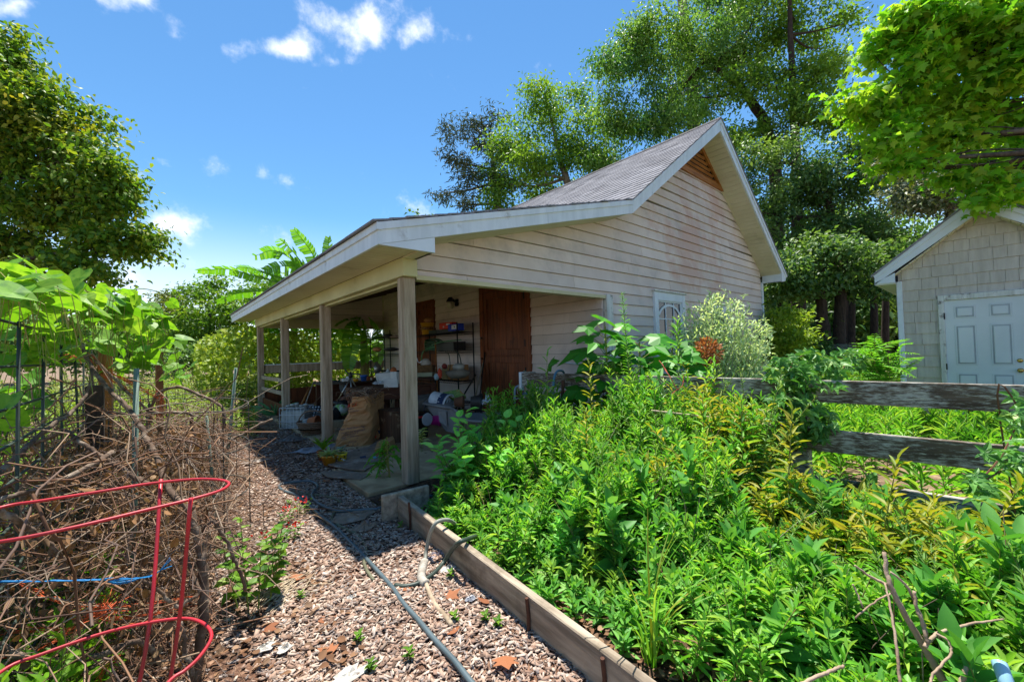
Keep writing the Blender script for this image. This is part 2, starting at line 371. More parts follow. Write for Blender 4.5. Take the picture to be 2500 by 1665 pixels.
# ================================================================== barn
barn = thing('barn', 'tan clapboard barn with steep shingle roof and open porch on posts', 'barn', (5.6, 4.5, 0))
YF, YB, ER = -.526, 10.13, 9.0
def zu(x):      # underside of the roof over the gable wall
    if x < 3.753: return 2.548+.266*(x+.541)
    if x < 7.37: return 3.69+.713*(x-3.753)
    return 6.27-.70*(x-7.37)
BRK = [3.753, 7.37]
def lap_wall(parent, a, b, zs, zfun, brk, rects, mp, seed, lmin=2.2, lmax=4.2, name='plank'):
    rg = random.Random(seed)
    for z0, z1 in zip(zs[:-1], zs[1:]):
        xs = [a]; x = a+rg.uniform(.6, lmax)
        while x < b-.5: xs.append(x); x += rg.uniform(lmin, lmax)
        xs.append(b)
        cells = []
        for l, r in zip(xs[:-1], xs[1:]):
            cuts = sorted({l, r}|{c for q in rects for c in q[:2] if l < c < r and q[2] < z1 and q[3] > z0})
            for p, q in zip(cuts[:-1], cuts[1:]):
                lo, hi = z0, z1; mid = (p+q)/2; seg = [(z0, z1)]
                for (ra, rb, rc, rd) in rects:
                    if ra <= mid <= rb and rc < z1 and rd > z0:
                        seg = [s for (s0, s1) in seg for s in ((s0, min(s1, rc)), (max(s0, rd), s1)) if s[1]-s[0] > .015]
                cells += [(p+(.002 if p in xs else 0), q-(.002 if q in xs else 0), s0, s1) for s0, s1 in seg]
        for (p, q, s0, s1) in cells:
            X = np.linspace(p, q, 61); ok = X[[zfun(t) > s0+.004 for t in X]]
            if len(ok) < 2: continue
            p2, q2 = ok[0], ok[-1]
            xx = sorted({p2, q2}|{t for t in brk if p2 < t < q2}|{t for t in X if p2 < t < q2 and zfun(t) < s1})
            top = [(t, min(s1, zfun(t))) for t in xx]
            # thin out collinear points of the slanted ends
            t2 = [top[0]]
            for i in range(1, len(top)-1):
                (x0, y0), (x1, y1), (x2, y2) = t2[-1], top[i], top[i+1]
                if abs((x1-x0)*(y2-y0)-(x2-x0)*(y1-y0)) > 1e-4: t2.append(top[i])
            t2.append(top[-1])
            g0 = s0+(.005 if abs(s0-z0) < 1e-6 else 0)
            poly = [(q2, g0), (p2, g0)]+t2
            jit = rg.uniform(-.0015, .0015)
            dep = lambda z: .006+.028*(z1-z)/(z1-z0)+jit
            n = len(poly)
            vs = [mp(u, z, dep(z)) for u, z in poly]+[mp(u, z, -.012) for u, z in poly]
            fs = [tuple(range(n)), tuple(range(2*n-1, n-1, -1))]+[(i, i+n, (i+1) % n+n, (i+1) % n) for i in range(n)]
            MB().add(vs, fs).build(name, M_SIDE, parent)
rows = [2.433+.19*k for k in range(-13, 22)]
WIN = [(5.20, 6.38, 1.0, 2.53), (7.64, 8.84, .95, 2.40)]
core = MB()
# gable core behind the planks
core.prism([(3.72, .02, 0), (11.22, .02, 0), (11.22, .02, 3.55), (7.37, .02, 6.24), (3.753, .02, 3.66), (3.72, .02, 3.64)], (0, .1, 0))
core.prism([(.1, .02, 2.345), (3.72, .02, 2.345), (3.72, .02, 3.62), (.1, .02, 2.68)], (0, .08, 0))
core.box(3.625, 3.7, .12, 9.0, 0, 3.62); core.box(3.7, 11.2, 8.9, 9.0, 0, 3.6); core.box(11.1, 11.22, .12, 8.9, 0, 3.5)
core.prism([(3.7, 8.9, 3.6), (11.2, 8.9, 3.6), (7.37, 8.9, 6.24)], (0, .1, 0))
core.build('wall', mat('gap_shade_core', '#2a2622', .95), barn)  # core coloured dark: paints the shade lines in the gaps between planks
lap_wall(barn, .10, 11.20, rows, zu, BRK, [(-1, 3.72, -3, 2.375)]+WIN+[(6.0, 8.8, 5.32, 7)], lambda u, z, d: (u, -d+.012, z), 3)
D1 = (1.80, 3.51, -1, 2.95); D2 = (5.60, 6.74, -1, 2.94)
lap_wall(barn, .03, 9.0, [0.05+.19*k for k in range(0, 20)], lambda u: 3.6, [], [D1, D2], lambda u, z, d: (3.62-d, u, z), 5)
lap_wall(barn, .06, 3.60, [2.56+.19*k for k in range(0, 7)], lambda u: 2.45+.266*(u+.541)+.0, [], [], lambda u, z, d: (u, 9.06-d, z), 6, name='plank')
MB().prism([(.06, 9.07, 2.5), (3.62, 9.07, 2.5), (3.62, 9.07, 3.55), (.06, 9.07, 2.6)], (0, .05, 0)).build('end_wall', MATS['gap_shade_core'], barn)  # same dark core, gap shade put into its colour
MB().box(3.575, 3.665, 8.98, 9.13, 2.30, 3.6).build('corner_trim', M_CREAM, barn)
MB().box(-.10, .06, -.488, -.112, 2.520, 2.535).build('soffit', M_SOFF, barn)
MB().box(.08, 3.62, 9.0, 9.14, 2.30, 2.57, .006).build('end_beam', M_CREAM, barn)
# trims
MB().box(.10, 3.63, -.03, .10, 2.315, 2.372, .004).build('header_trim', M_CREAM, barn)
wt = mat('flaking_white_paint', '#d8dbd8', .6, '#b9bcb6', 3, (6, 6, .5), dirt='#77706a', dscale=9, dlo=.55, dhi=.66, bump=.4)
MB().box(3.635, 3.81, -.045, .02, 0, 2.385, .004).build('corner_trim', wt, barn)
MB().box(3.640, 3.70, .022, .14, 0, 2.31, .004).build('corner_trim', wt, barn)
MB().box(11.2, 11.31, -.04, .10, 0, 3.24, .004).build('corner_trim', M_TRIM, barn)
MB().box(3.585, 3.66, 9.0, 9.12, 0, 2.30, .004).build('corner_trim', M_TRIM, barn)
MB().box(.0, .095, -.04, .05, 2.335, 2.64, .003).build('corner_board', M_POST, barn)
# porch: floor, posts, beam
MB().box(-.47, 3.62, .05, 1.25, -.15, .05, .01).build('porch_floor', M_CONC, barn)
MB().box(-.14, 3.62, 1.252, 9.3, -.15, .05, .01).build('porch_floor', M_CONC, barn)
for i in range(4):
    MB().box(-.075, .075, 3*i-.05, 3*i+.10, .05, 2.33, .010).build('post', M_POST, barn)
bm_ = mat('beam_wrap', '#c9c69a', .6, '#b5b184', 1.2, dirt='#8b845a', dscale=2.4, dlo=.62, dhi=.85)
MB().box(-.10, .075, -.11, 9.15, 2.332, 2.535, .005).build('beam', bm_, barn)
MB().box(-.02, .09, .11, 9.0, 2.30, 2.33, .003).build('beam_trim', bm_, barn)
for k in range(10):
    y = .5+k*.92
    MB().beam((-.05, y, 2.52), (3.6, y, 3.50), .045, .14, up=(-.26, 0, 1)).build('rafter', M_ROOFD, barn)
for k in range(9):
    MB().box(.08+.02*(k % 2), .14, .35+.06*k*.7, .38+.06*k*.7, 2.5, 2.60).build('rafter_tail', M_ROOFD, barn) if k < 0 else None
# roof
roof = MB()
def slab(x0, z0, x1, z1, th, y0=YF-.01, y1=YB):
    roof.prism([(x0, y0, z0), (x1, y0, z1), (x1, y0, z1-th), (x0, y0, z0-th)], (0, y1-y0, 0))
slab(-.55, 2.722, 3.753, 3.876, .045); slab(3.753, 3.876, 7.414, 6.512, .05); slab(7.414, 6.512, 11.74, 3.393, .05)
roofo = roof.build('roof', M_ROOFD, barn)
tS = np.array([3.661, 0, 2.636])/4.511; nS = np.array([-2.636, 0, 3.661])/4.511
NC, NTAB = 27, 28; cw = 4.511/NC; tw = (YB-YF+.04)/NTAB
sh = MB().obox((0, 0, 0), np.eye(3), ((cw+.03)/2, tw/2-.004, .007)).mesh('shingle', M_SHIN)
rest = MB(); order = []
for c in range(NC):
    for j in range(NTAB+1):
        y = YF-.02+(j+(.5 if c % 2 else 0)-.0)*tw
        y0, y1 = max(y-tw/2, YF-.03), min(y+tw/2, YB)
        if y1-y0 < .06: continue
        cen = np.array([3.753, (y0+y1)/2, 3.876])+tS*(cw*(c+.42))+nS*(.014)
        dx = rng.normal(0, .003); tl = rng.normal(0.07, .012)
        t2 = tS*math.cos(tl)-nS*math.sin(tl)*-1*0+(-nS)*math.sin(tl)*-0; a = tS*math.cos(tl)-nS*math.sin(tl)
        n2 = nS*math.cos(tl)+tS*math.sin(tl)
        order.append((np.linalg.norm(cen-CP), cen+tS*dx, a, n2, (y1-y0)/tw))
order.sort(key=lambda q: q[0])
for i, (_, cen, a, n2, ws) in enumerate(order):
    if i < 296:
        m = Matrix(((a[0], 0, n2[0], cen[0]), (0, ws, 0, cen[1]), (a[2], 0, n2[2], cen[2]), (0, 0, 0, 1)))
        link('shingle', sh, roofo, m)
    else: rest.obox(cen, (a, (0, 1, 0), n2), ((cw+.03)/2, tw/2*ws-.004, .007))
tag(rest.build('shingle', M_SHIN, roofo), kind='stuff')
ps = MB()
tP = np.array([4.303, 0, 1.154])/4.455; nP = np.array([-1.154, 0, 4.303])/4.455; tR = np.array([4.326, 0, -3.119])/5.333; nR = np.array([3.119, 0, 4.326])/5.333
for c in range(26):
    for j in range(14):
        w = (YB-YF+.04)/14; y = YF-.02+(j+.5)*w+rng.normal(0, .01)
        o = np.array([-.55, y, 2.722])+tP*(.171*(c+.45)-.02)+nP*.014
        ps.obox(o, (norm(tP-nP*.05), (0, 1, 0), norm(nP+tP*.05)), (.10, w/2-.003, .007+.003*rnd()))
for c in range(31):
    o = np.array([7.414, (YF+YB)/2-.01, 6.512])+tR*(.172*(c+.5))+nR*.014
    ps.obox(o, (norm(tR+nR*.05), (0, 1, 0), norm(nR-tR*.05)), (.1, (YB-YF)/2+.02, .006))
tag(ps.build('shingle_course', M_SHIN, roofo), kind='stuff')
rc = MB()
for j in range(46):
    y = YF-.02+j*.235
    rc.prism([(7.414-.13, y, 6.438+.02), (7.414, y, 6.534+.02), (7.414+.13, y, 6.438+.02), (7.414, y, 6.51)], (0, .25, .006))
rc.build('ridge_cap', mat('ridge_shingle', '#4c4a4b', .9, '#3b393a', 30, isl=.15, bump=.4), roofo)
# barge boards in two steps
def board(pts, y0, y1, name='barge_board', m=M_FASC, p=barn): MB().prism([(x, y0, z) for x, z in pts], (0, y1-y0, 0)).build(name, m, p)
board([(-.541, 2.518), (1.75, 3.127), (1.75, 3.267), (-.541, 2.652)], -.526, -.490)
board([(1.753, 3.128), (3.745, 3.658), (3.745, 3.800), (1.753, 3.268)], -.526, -.490)
board([(-.545, 2.650), (3.745, 3.798), (3.745, 3.872), (-.545, 2.720)], -.542, -.490)
board([(3.749, 3.658), (7.40, 6.235), (7.40, 6.415), (3.749, 3.800)], -.526, -.490)
board([(3.749, 3.800), (7.408, 6.415), (7.408, 6.505), (3.749, 3.872)], -.542, -.490)
board([(7.416, 6.235), (11.60, 3.245), (11.66, 3.345), (7.416, 6.415)], -.526, -.490)
board([(7.416, 6.415), (11.66, 3.347), (11.73, 3.392), (7.416, 6.505)], -.542, -.490)
board([(-.541, 2.516), (.06, 2.516), (.06, 2.675)], -.522, -.488, 'eave_return', M_TRIM)
MB().box(.028, .060, -.488, -.03, 2.520, 2.68).build('eave_return', M_CREAM, barn)
board([(11.30, 3.20), (11.60, 3.243), (11.30, 3.46)], -.524, -.49, 'eave_return', M_TRIM)
MB().prism([(11.30, -.5, 3.2), (11.60, -.5, 3.235), (11.60, -.5, 3.25), (11.30, -.5, 3.215)], (0, .5, 0)).build('eave_return', M_SOFF, barn)
MB().box(11.30, 11.315, -.49, -.02, 3.2, 3.45).build('eave_return', M_TRIM, barn)
# eave fascia along the porch
for y0, y1 in ((-.49, 3.2), (3.203, 6.8), (6.803, 10.12)):
    MB().box(-.541, -.510, y0, y1, 2.518, 2.655, .003).build('fascia', M_FASC, barn)
MB().box(-.560, -.510, -.541, 10.13, 2.650, 2.722, .003).build('fascia_strip', M_FASC, barn)
MB().box(11.60, 11.63, -.49, 10.1, 3.24, 3.40).build('fascia', M_FASC, barn)
# soffits: beaded strips under the eave, boards under the right-hand rake
sf = MB()
for k in range(97):
    y = -.487+.11*k
    sf.box(-.508, -.102, y, y+.104, 2.536, 2.546)
sf.box(-.52, -.09, -.487, 10.1, 2.547, 2.555)
tag(sf.build('soffit', M_SOFF, barn), kind='stuff')
fr = MB(); fr.prism([(.06, -.488, 2.676), (3.753, -.488, 3.668), (3.753, -.488, 3.69), (.06, -.488, 2.70)], (0, .49, 0))
fr.prism([(3.753, -.488, 3.668), (7.37, -.488, 6.245), (7.37, -.488, 6.27), (3.753, -.488, 3.69)], (0, .49, 0)); fr.build('rake_soffit', M_SOFF, barn)
for k in range(38):
    a = np.array([7.42, -.243, 6.232])+tR*(.134*k+.067)
    MB().obox(a, (tR, (0, 1, 0), nR), (.0645, .243, .006), .003).build('soffit_board', M_SOFF, barn)
MB().obox(np.array([7.42, -.243, 6.25])+tR*2.56, (tR, (0, 1, 0), nR), (2.56, .243, .006)).build('rake_soffit', M_SOFF, barn)
MB().beam((7.40, -.022, 6.215), (11.27, -.022, 3.505), .03, .05, up=(nR[0], 0, nR[2])).build('rake_trim', M_SOFF, barn)
# gable vent
vent = MB().prism([(6.06, .008, 5.36), (8.70, .008, 5.36), (7.38, .008, 6.26)], (0, .01, 0)).build('vent', M_DARK, barn)
for k in range(6):
    z = 5.47+.105*k; h = (6.22-z)/.72
    if h < .1: continue
    MB().obox((7.38, -.012, z), ((1, 0, 0), (0, .8, -.6), (0, .6, .8)), (h-.10, .028, .006)).build('slat', M_VENT, vent)
MB().box(6.05, 8.73, -.055, .01, 5.315, 5.435, .004).build('frame', M_VENT, vent)
MB().prism([(8.72, -.06, 5.40), (7.38, -.06, 6.26), (7.38, -.06, 6.11), (8.50, -.06, 5.40)], (0, .05, 0)).build('frame', M_VENT, vent)
MB().prism([(6.05, -.06, 5.40), (7.38, -.06, 6.26), (7.38, -.06, 6.11), (6.27, -.06, 5.40)], (0, .05, 0)).build('frame', M_VENT, vent)
# windows
def window(x0, x1, z0, z1, arch, bars):
    w = MB().box(x0+.12, x1-.12, -.012, .015, z0+.12, z1-.14).build('window', M_GLASSD, barn)
    w['label'] = 'white window with curved arch bar behind its grid' if arch else 'white window with upright bars half hidden by pale weeds'
    for q in ((x0, x0+.13, z0, z1-.002), (x1-.13, x1, z0, z1-.002)): MB().box(q[0], q[1], -.058, .0, q[2], q[3], .005).build('frame', M_TRIM, w)
    MB().box(x0+.13, x1-.13, -.055, .0, z1-.17, z1-.002, .005).build('frame', M_TRIM, w)
    MB().box(x0-.03, x1+.03, -.085, .0, z1, z1+.035, .005).build('head_trim', wt, w)
    MB().box(x0-.03, x1+.03, -.09, .0, z0-.06, z0, .005).build('sill', M_TRIM, w)
    gx0, gx1, gz0, gz1 = x0+.13, x1-.13, z0+.1, z1-.17
    for q in ((gx0, gx0+.05, gz0, gz1), (gx1-.05, gx1, gz0, gz1), (gx0+.05, gx1-.05, gz1-.03, gz1), (gx0+.05, gx1-.05, (gz0+gz1)/2-.1, (gz0+gz1)/2-.055), (gx0+.05, gx1-.05, gz0, gz0+.05)):
        MB().box(q[0], q[1], -.035, -.012, q[2], q[3], .003).build('sash', M_TRIM, w)
    n = 4 if bars else 3
    for k in range(1, n):
        x = gx0+(gx1-gx0)*k/n
        MB().box(x-.012, x+.012, -.03, -.013, gz0, gz1-.03).build('muntin', M_TRIM, w)
    if not bars:
        for z in (gz1-.36, gz0+.3): MB().box(gx0+.05, gx1-.05, -.028, -.013, z-.012, z+.012).build('muntin', M_TRIM, w)
    if arch:
        c = MB(); cx = (gx0+gx1)/2; hw = (gx1-gx0)/2-.05
        p = [(cx+hw*math.cos(a), -.0225, gz1-.36+.28*math.sin(a)*1.0) for a in np.linspace(R(200), R(-20), 19)]
        p = [(x, y, max(z, gz1-.30)) for x, y, z in p]
        for a, b in zip(p[:-1], p[1:]): c.beam(a, (b[0], b[1], b[2]), .012, .05, up=(0, 0, 1))
        c.build('arch_bar', M_TRIM, w)
        blind = MB().box(gx0+.05, gx1-.05, -.016, -.012, gz0+.05, (gz0+gz1)/2-.1).build('blind', mat('pale_blind', '#9c9da0', .7, '#8b8c90', 4), w)
window(5.17, 6.41, .95, 2.55, True, False)
window(7.61, 8.87, .90, 2.42, False, True)
# dutch door and second door on the porch wall
def bx(y0, y1, z0, z1, d0, d1, name, p, m=M_DOOR, b=.004): return MB().box(3.612-d1, 3.612-d0, y0, y1, z0, z1, b).build(name, m, p)
d = bx(1.93, 3.38, .05, 2.82, -.02, .004, 'dutch_door', barn)
d['label'] = 'brown two-leaf stable door beside the grey planks'
for q in ((1.80, 1.94, .05, 2.95), (3.37, 3.51, .05, 2.95), (1.94, 3.37, 2.82, 2.95)): bx(*q, .0, .055, 'door_frame', d)
bx(1.955, 2.14, 1.37, 2.81, .004, .044, 'stile', d); bx(3.24, 3.36, 1.37, 2.81, .004, .044, 'stile', d)
bx(2.14, 3.24, 2.66, 2.81, .004, .043, 'rail', d); bx(2.14, 3.24, 1.37, 1.50, .004, .043, 'rail', d)
for k in range(5): bx(2.142+.22*k, 2.356+.22*k, 1.502, 2.658, .004, .022, 'plank', d, b=.006)
bx(1.955, 2.10, .06, 1.345, .004, .044, 'stile', d); bx(3.22, 3.36, .06, 1.345, .004, .044, 'stile', d)
bx(2.10, 3.22, 1.21, 1.345, .004, .043, 'rail', d); bx(2.10, 3.22, .06, .22, .004, .043, 'rail', d)
for k in range(5): bx(2.102+.2236*k, 2.32+.2236*k, .222, 1.208, .004, .022, 'plank', d, b=.006)
for z in (1.30, 1.78): MB().lathe([(.02, 0), (.03, .01), (.022, .05)], (3.56, 3.42, z), 8, ((0, 1, 0), (0, 0, 1), (-1, 0, 0))).build('latch', M_RUST, d)
for z in (1.05, 1.62, 2.6): bx(1.93, 1.965, z-.07, z+.07, .04, .062, 'hinge', d, M_BLACK, 0)
d = bx(5.70, 6.64, .05, 2.83, -.02, .004, 'plank_door', barn)
d['label'] = 'brown plank door half hidden behind the black shelf'
for q in ((5.60, 5.71, .05, 2.94), (6.63, 6.74, .05, 2.94), (5.71, 6.63, 2.83, 2.94)): bx(*q, .0, .055, 'door_frame', d)
for q in ((5.72, 5.84, .06, 2.82), (6.50, 6.62, .06, 2.82)): bx(*q, .004, .040, 'stile', d)
for z in (.06, 1.22, 2.70): bx(5.84, 6.50, z, z+.13, .004, .039, 'rail', d)
for k in range(4):
    bx(5.842+.164*k, 6.002+.164*k, .19, 1.22, .004, .02, 'plank', d, b=.005); bx(5.842+.164*k, 6.002+.164*k, 1.35, 2.70, .004, .02, 'plank', d, b=.005)
# porch end: top rail, lower rails, kick board
MB().box(.08, 3.58, 9.02, 9.07, 1.02, 1.24, .006).build('porch_rail', M_POST, barn)
MB().box(.10, 3.58, 8.97, 9.12, 1.24, 1.27, .004).build('porch_rail', M_TRIM, barn)
for z in (.62, .92): MB().beam((.0, 6.15, z+.02), (.0, 8.9, z), .03, .09).build('porch_rail', M_POST, barn)
MB().box(.05, 3.58, 9.02, 9.06, .05, .55, .005).build('kick_board', M_DOOR, barn)
MB().box(.02, .05, 6.1, 8.95, .05, .36, .005).build('kick_board', M_DOOR, barn)

# ================================================================== shed
M_SHAKE = mat('grey_shake', '#c4beb4', .8, '#b4aea4', 2, (9, 9, 1), isl=.07, bump=.2, bscale=14)
M_SDOOR = mat('blue_grey_door_paint', '#cfd8dc', .45, '#c4ced2', 1.5, bump=.03)
XS, YC, HW = 7.48, -4.236, .987
shed = thing('shed', 'small grey shake-sided shed with a blue-grey panelled door', 'shed', (8.5, YC, 0))
def zs_(y): return 3.43-.83*abs(y-YC)
sc_ = MB().prism([(XS+.02, YC-HW+.02, 0), (XS+.02, YC+HW-.02, 0), (XS+.02, YC+HW-.02, zs_(YC+HW)-.02), (XS+.02, YC, zs_(YC)-.03), (XS+.02, YC-HW+.02, zs_(YC+HW)-.02)], (2.2, 0, 0))
sc_.build('wall', M_SHAKE, shed)
rg = random.Random(4)
for r in range(-1, 19):
    z0 = .106+.1825*r; z1 = z0+.1825; y = YC+HW-.07
    while y > YC-HW+.07:
        w = rg.choice((.13, .16, .19, .22, .25))*rg.uniform(.9, 1.1); y1 = max(y-w, YC-HW+.07); yy0, yy1 = y, y1; y = y1-.004
        if z0 < 2.165 and yy1 < -3.725 and yy0 > -4.75:
            if yy0 > -3.725+.02: yy1 = -3.725
            elif yy1 < -4.75-.02: yy0 = -4.75
            elif z1 > 2.18: z0_ = 2.167
            else: continue
            lo = z0
        else: lo = z0
        if lo < 2.165 and yy1 < -3.73 and yy0 > -4.745: lo = 2.167
        tops = [min(z1, zs_(yy0)), min(z1, zs_(yy1))]
        ym = None
        if min(tops) < lo+.02: 
            if max(tops) < lo+.02: continue
            tops = [max(t, lo+.002) for t in tops]
        if abs(yy0-yy1) < .02: continue
        dep = lambda z: .004+.016*(z1-z)/.1825
        dz = rg.uniform(-.003, .003); j = rg.uniform(-.0015, .0015)
        P = [(yy0, lo+dz), (yy0, tops[0]), (yy1, tops[1]), (yy1, lo+dz)]
        vs = [(XS+.012-dep(z)+j, q, z) for q, z in P]+[(XS+.03, q, z) for q, z in P]
        MB().add(vs, [(0, 1, 2, 3), (7, 6, 5, 4), (0, 4, 5, 1), (1, 5, 6, 2), (2, 6, 7, 3), (3, 7, 4, 0)]).build('shake', M_SHAKE, shed)
for s in (1, -1):
    MB().box(XS-.03, XS+.02, YC+s*(HW-.07), YC+s*HW, 0, 2.46, .004).build('corner_trim', M_TRIM, shed)
    MB().box(XS+.022, XS+2.22, YC+s*(HW-.02), YC+s*(HW+.01), 0, 2.40).build('side_wall', M_SHAKE, shed)
    a, b = YC, YC+s*1.235
    def zt(y): return 3.62-.83*abs(y-YC)
    MB().prism([(XS-.20, a, zt(a)-.235), (XS-.20, b, zt(b)-.155), (XS-.20, b+s*.0, zt(b)-.055), (XS-.20, a, zt(a)-.10)], (.03, 0, 0)).build('barge_board', M_TRIM, shed)
    MB().prism([(XS-.215, a, zt(a)-.10), (XS-.215, b, zt(b)-.055), (XS-.215, b+s*.02, zt(b)-.01), (XS-.215, a, zt(a))], (.045, 0, 0)).build('barge_board', M_TRIM, shed)
    MB().prism([(XS-.20, YC+s*(HW-.005), 2.437), (XS-.20, b, zt(b)-.154), (XS-.20, b, zt(b)-.13), (XS-.20, YC+s*(HW-.005), zt(YC+HW)-.20)], (.025, 0, 0)).build('eave_return', M_TRIM, shed)
    MB().prism([(XS-.23, a, zt(a)+.035), (XS-.23, b+s*.05, zt(b+s*.04)+.035), (XS-.23, b+s*.05, zt(b+s*.04)), (XS-.23, a, zt(a))], (2.7, 0, 0)).build('roof', M_SHIN, shed)
    MB().prism([(XS-.17, YC+s*HW, 2.42), (XS-.17, b, 2.42), (XS-.17, b, 2.44), (XS-.17, YC+s*HW, 2.44)], (2.5, 0, 0)).build('soffit', M_TRIM, shed)
    MB().box(XS-.17, XS+2.4, b-.012, b+.012, 2.43, zt(b)-.0).build('fascia', M_TRIM, shed)
    u = norm(np.array([0, s*1.0, -.83]))
    for k in range(13):
        c = np.array([XS-.085, a, zt(a)-.225])+u*(.06+.118*k)
        MB().obox(c, ((1, 0, 0), u, np.cross((1, 0, 0), u)), (.083, .056, .008), .003).build('soffit_board', M_SOFF, shed)
sd = MB().box(XS-.020, XS+.02, -4.69, -3.795, .05, 2.078, .003).build('shed_door', M_SDOOR, shed)
for q in ((-3.795, -3.727, 0, 2.167), (-4.76, -4.692, 0, 2.167)): MB().box(XS-.05, XS+.01, q[0], q[1], q[2], q[3], .006).build('door_frame', wt, sd)
MB().box(XS-.05, XS+.01, -4.692, -3.795, 2.08, 2.165, .006).build('door_frame', wt, sd)
for (a, b) in ((-3.90, -4.125), (-4.262, -4.48)):
    for (z0, z1) in ((1.785, 1.98), (1.05, 1.675), (.22, .92)):
        MB().box(XS-.026, XS-.02, b, a, z0, z1, .005).build('panel_moulding', M_SDOOR, sd)
        MB().box(XS-.0265, XS-.0255, b+.016, a-.016, z0+.016, z1-.016).build('painted_groove', mat('groove_shade', '#a3adb2', .5), sd)  # flat darker ring: groove shade painted round the raised panel
        MB().box(XS-.034, XS-.026, b+.032, a-.032, z0+.035, z1-.035, .007).build('panel', M_SDOOR, sd)
for z in (1.12, .975):
    MB().lathe([(.033, 0), (.033, .008), (.016, .014), (.016, .03), (.028, .04), (.03, .055), (.02, .066)] if z < 1.1 else [(.03, 0), (.03, .012), (.018, .02)], (XS-.02, -4.53, z), 14, ((0, 1, 0), (0, 0, 1), (-1, 0, 0))).build('knob' if z < 1.1 else 'deadbolt', M_BRASS, sd, True)
for z in (1.02, 1.83): MB().box(XS-.052, XS-.02, -3.80, -3.785, z-.05, z+.05).build('hinge', M_BLACK, sd)
# ================================================================== ground, path
def gh(x, y):
    return .010*np.sin(3.1*x+1)*np.cos(2.3*y)+.007*np.sin(7*x+5*y)+.004*np.sin(17*x-11*y)
def sheet(name, xs, ys, m, dz=0.0, fade=True):
    X, Y = np.meshgrid(xs, ys, indexing='ij'); Z = gh(X, Y)*(np.exp(-((X-0)**2+(Y-1)**2)/400) if fade else 1)+dz
    V = np.stack([X, Y, Z], -1).reshape(-1, 3); n, k = len(xs), len(ys)
    i = (np.arange(n-1)[:, None]*k+np.arange(k-1)[None]).ravel()
    return link(name, np_mesh(name, V, np.stack([i, i+k, i+k+1, i+1], 1), m, True))
M_SOIL = mat('leaf_litter_soil', '#86705a', .95, '#5d4a3a', 2.2, detail=10, dirt='#a38c74', dscale=9, dlo=.52, dhi=.7, bump=.8, bscale=40)
M_MULCH = mat('mulch_bed', '#6b4c3a', .95, '#3c2c24', 3, detail=10, dirt='#94755f', dscale=26, dlo=.5, dhi=.66, bump=1, bscale=60)
far = np.array([15, 19, 25, 35, 60, 110, 240, 600.])
xs = np.concatenate([-far[::-1]-2, np.arange(-8, 13.01, .2), far+2]); ys = np.concatenate([-far[::-1]+1, np.arange(-8, 15.01, .2), far+5])
tag(sheet('ground', xs, ys, M_SOIL), 'dark soil and leaf litter ground', None, None, 'structure')
M_BED = mat('bed_soil', '#4c392b', .95, '#2d2119', 4, detail=10, dirt='#7a5f48', dscale=14, dlo=.52, dhi=.68, bump=1, bscale=50)
tag(sheet('garden_bed', np.arange(-.50, 2.35, .1), np.arange(-6, .04, .1), M_BED, .03, False), 'dark soil of the overgrown bed', None, None, 'structure')
tag(sheet('path', np.arange(-2.35, -.49, .08), np.arange(-4.6, 7, .08), M_MULCH, .012, False), 'brown wood chip garden path', None, None, 'structure')
# wood chips: dense near the camera, thinner up the path
def chips(n, x0, x1, y0, y1, s0, s1, cam_bias=1.0):
    x = x0+(x1-x0)*rnd(n); y = y0+(y1-y0)*rnd(n)**cam_bias; z = gh(x, y)+.016+.014*rnd(n)
    a = rnd(n)*6.283; l = (s0+(s1-s0)*rnd(n)); w = l*(.14+.36*rnd(n)); h = .0015+.004*rnd(n)
    D = np.stack([np.cos(a), np.sin(a), rng.normal(0, .2, n)], 1); D = norm(D); Nn = norm(np.stack([rng.normal(0, .26, n), rng.normal(0, .26, n), np.ones(n)], 1)); S = norm(np.cross(Nn, D)); Nn = np.cross(D, S)
    c = np.stack([x, y, z], 1); q = np.array([(-1, -1), (1, -.8), (1.1, .9), (-.9, 1)])
    vs = [c+D*(l*.5*a_)[:, None]+S*(w*.5*b_)[:, None]+Nn*(h*k)[:, None] for k in (-.5, .5) for a_, b_ in q+rng.normal(0, .0, (4, 2))]
    V = np.stack(vs, 1).reshape(-1, 3)
    F = np.array([(4, 5, 6, 7), (0, 1, 5, 4), (1, 2, 6, 5), (2, 3, 7, 6), (3, 0, 4, 7)])[None]+(np.arange(n)*8)[:, None, None]
    return V, F.reshape(-1, 4)
M_CHIP = leafmat('wood_chip', ['#735b4d', '#967a6a', '#ac9280', '#826a5c', '#beaa9a', '#9c928c', '#5c483e', '#cabaaa', '#9e8474', '#4a3a31'], trans=0.0, rough=.9, spec=.15)
V, F = join_arrays([chips(15000, -1.75, -.56, -3.9, -1.5, .014, .044), chips(10000, -1.85, -.52, -1.6, 1.2, .018, .05), chips(5500, -1.9, -.14, 1.0, 5.0, .025, .06), chips(2200, -2.4, -1.5, -3.6, 1.0, .016, .04)])
tag(link('wood_chips', np_mesh('wood_chips', V, F, M_CHIP)), 'loose brown wood chips covering the path', None, None, 'stuff')

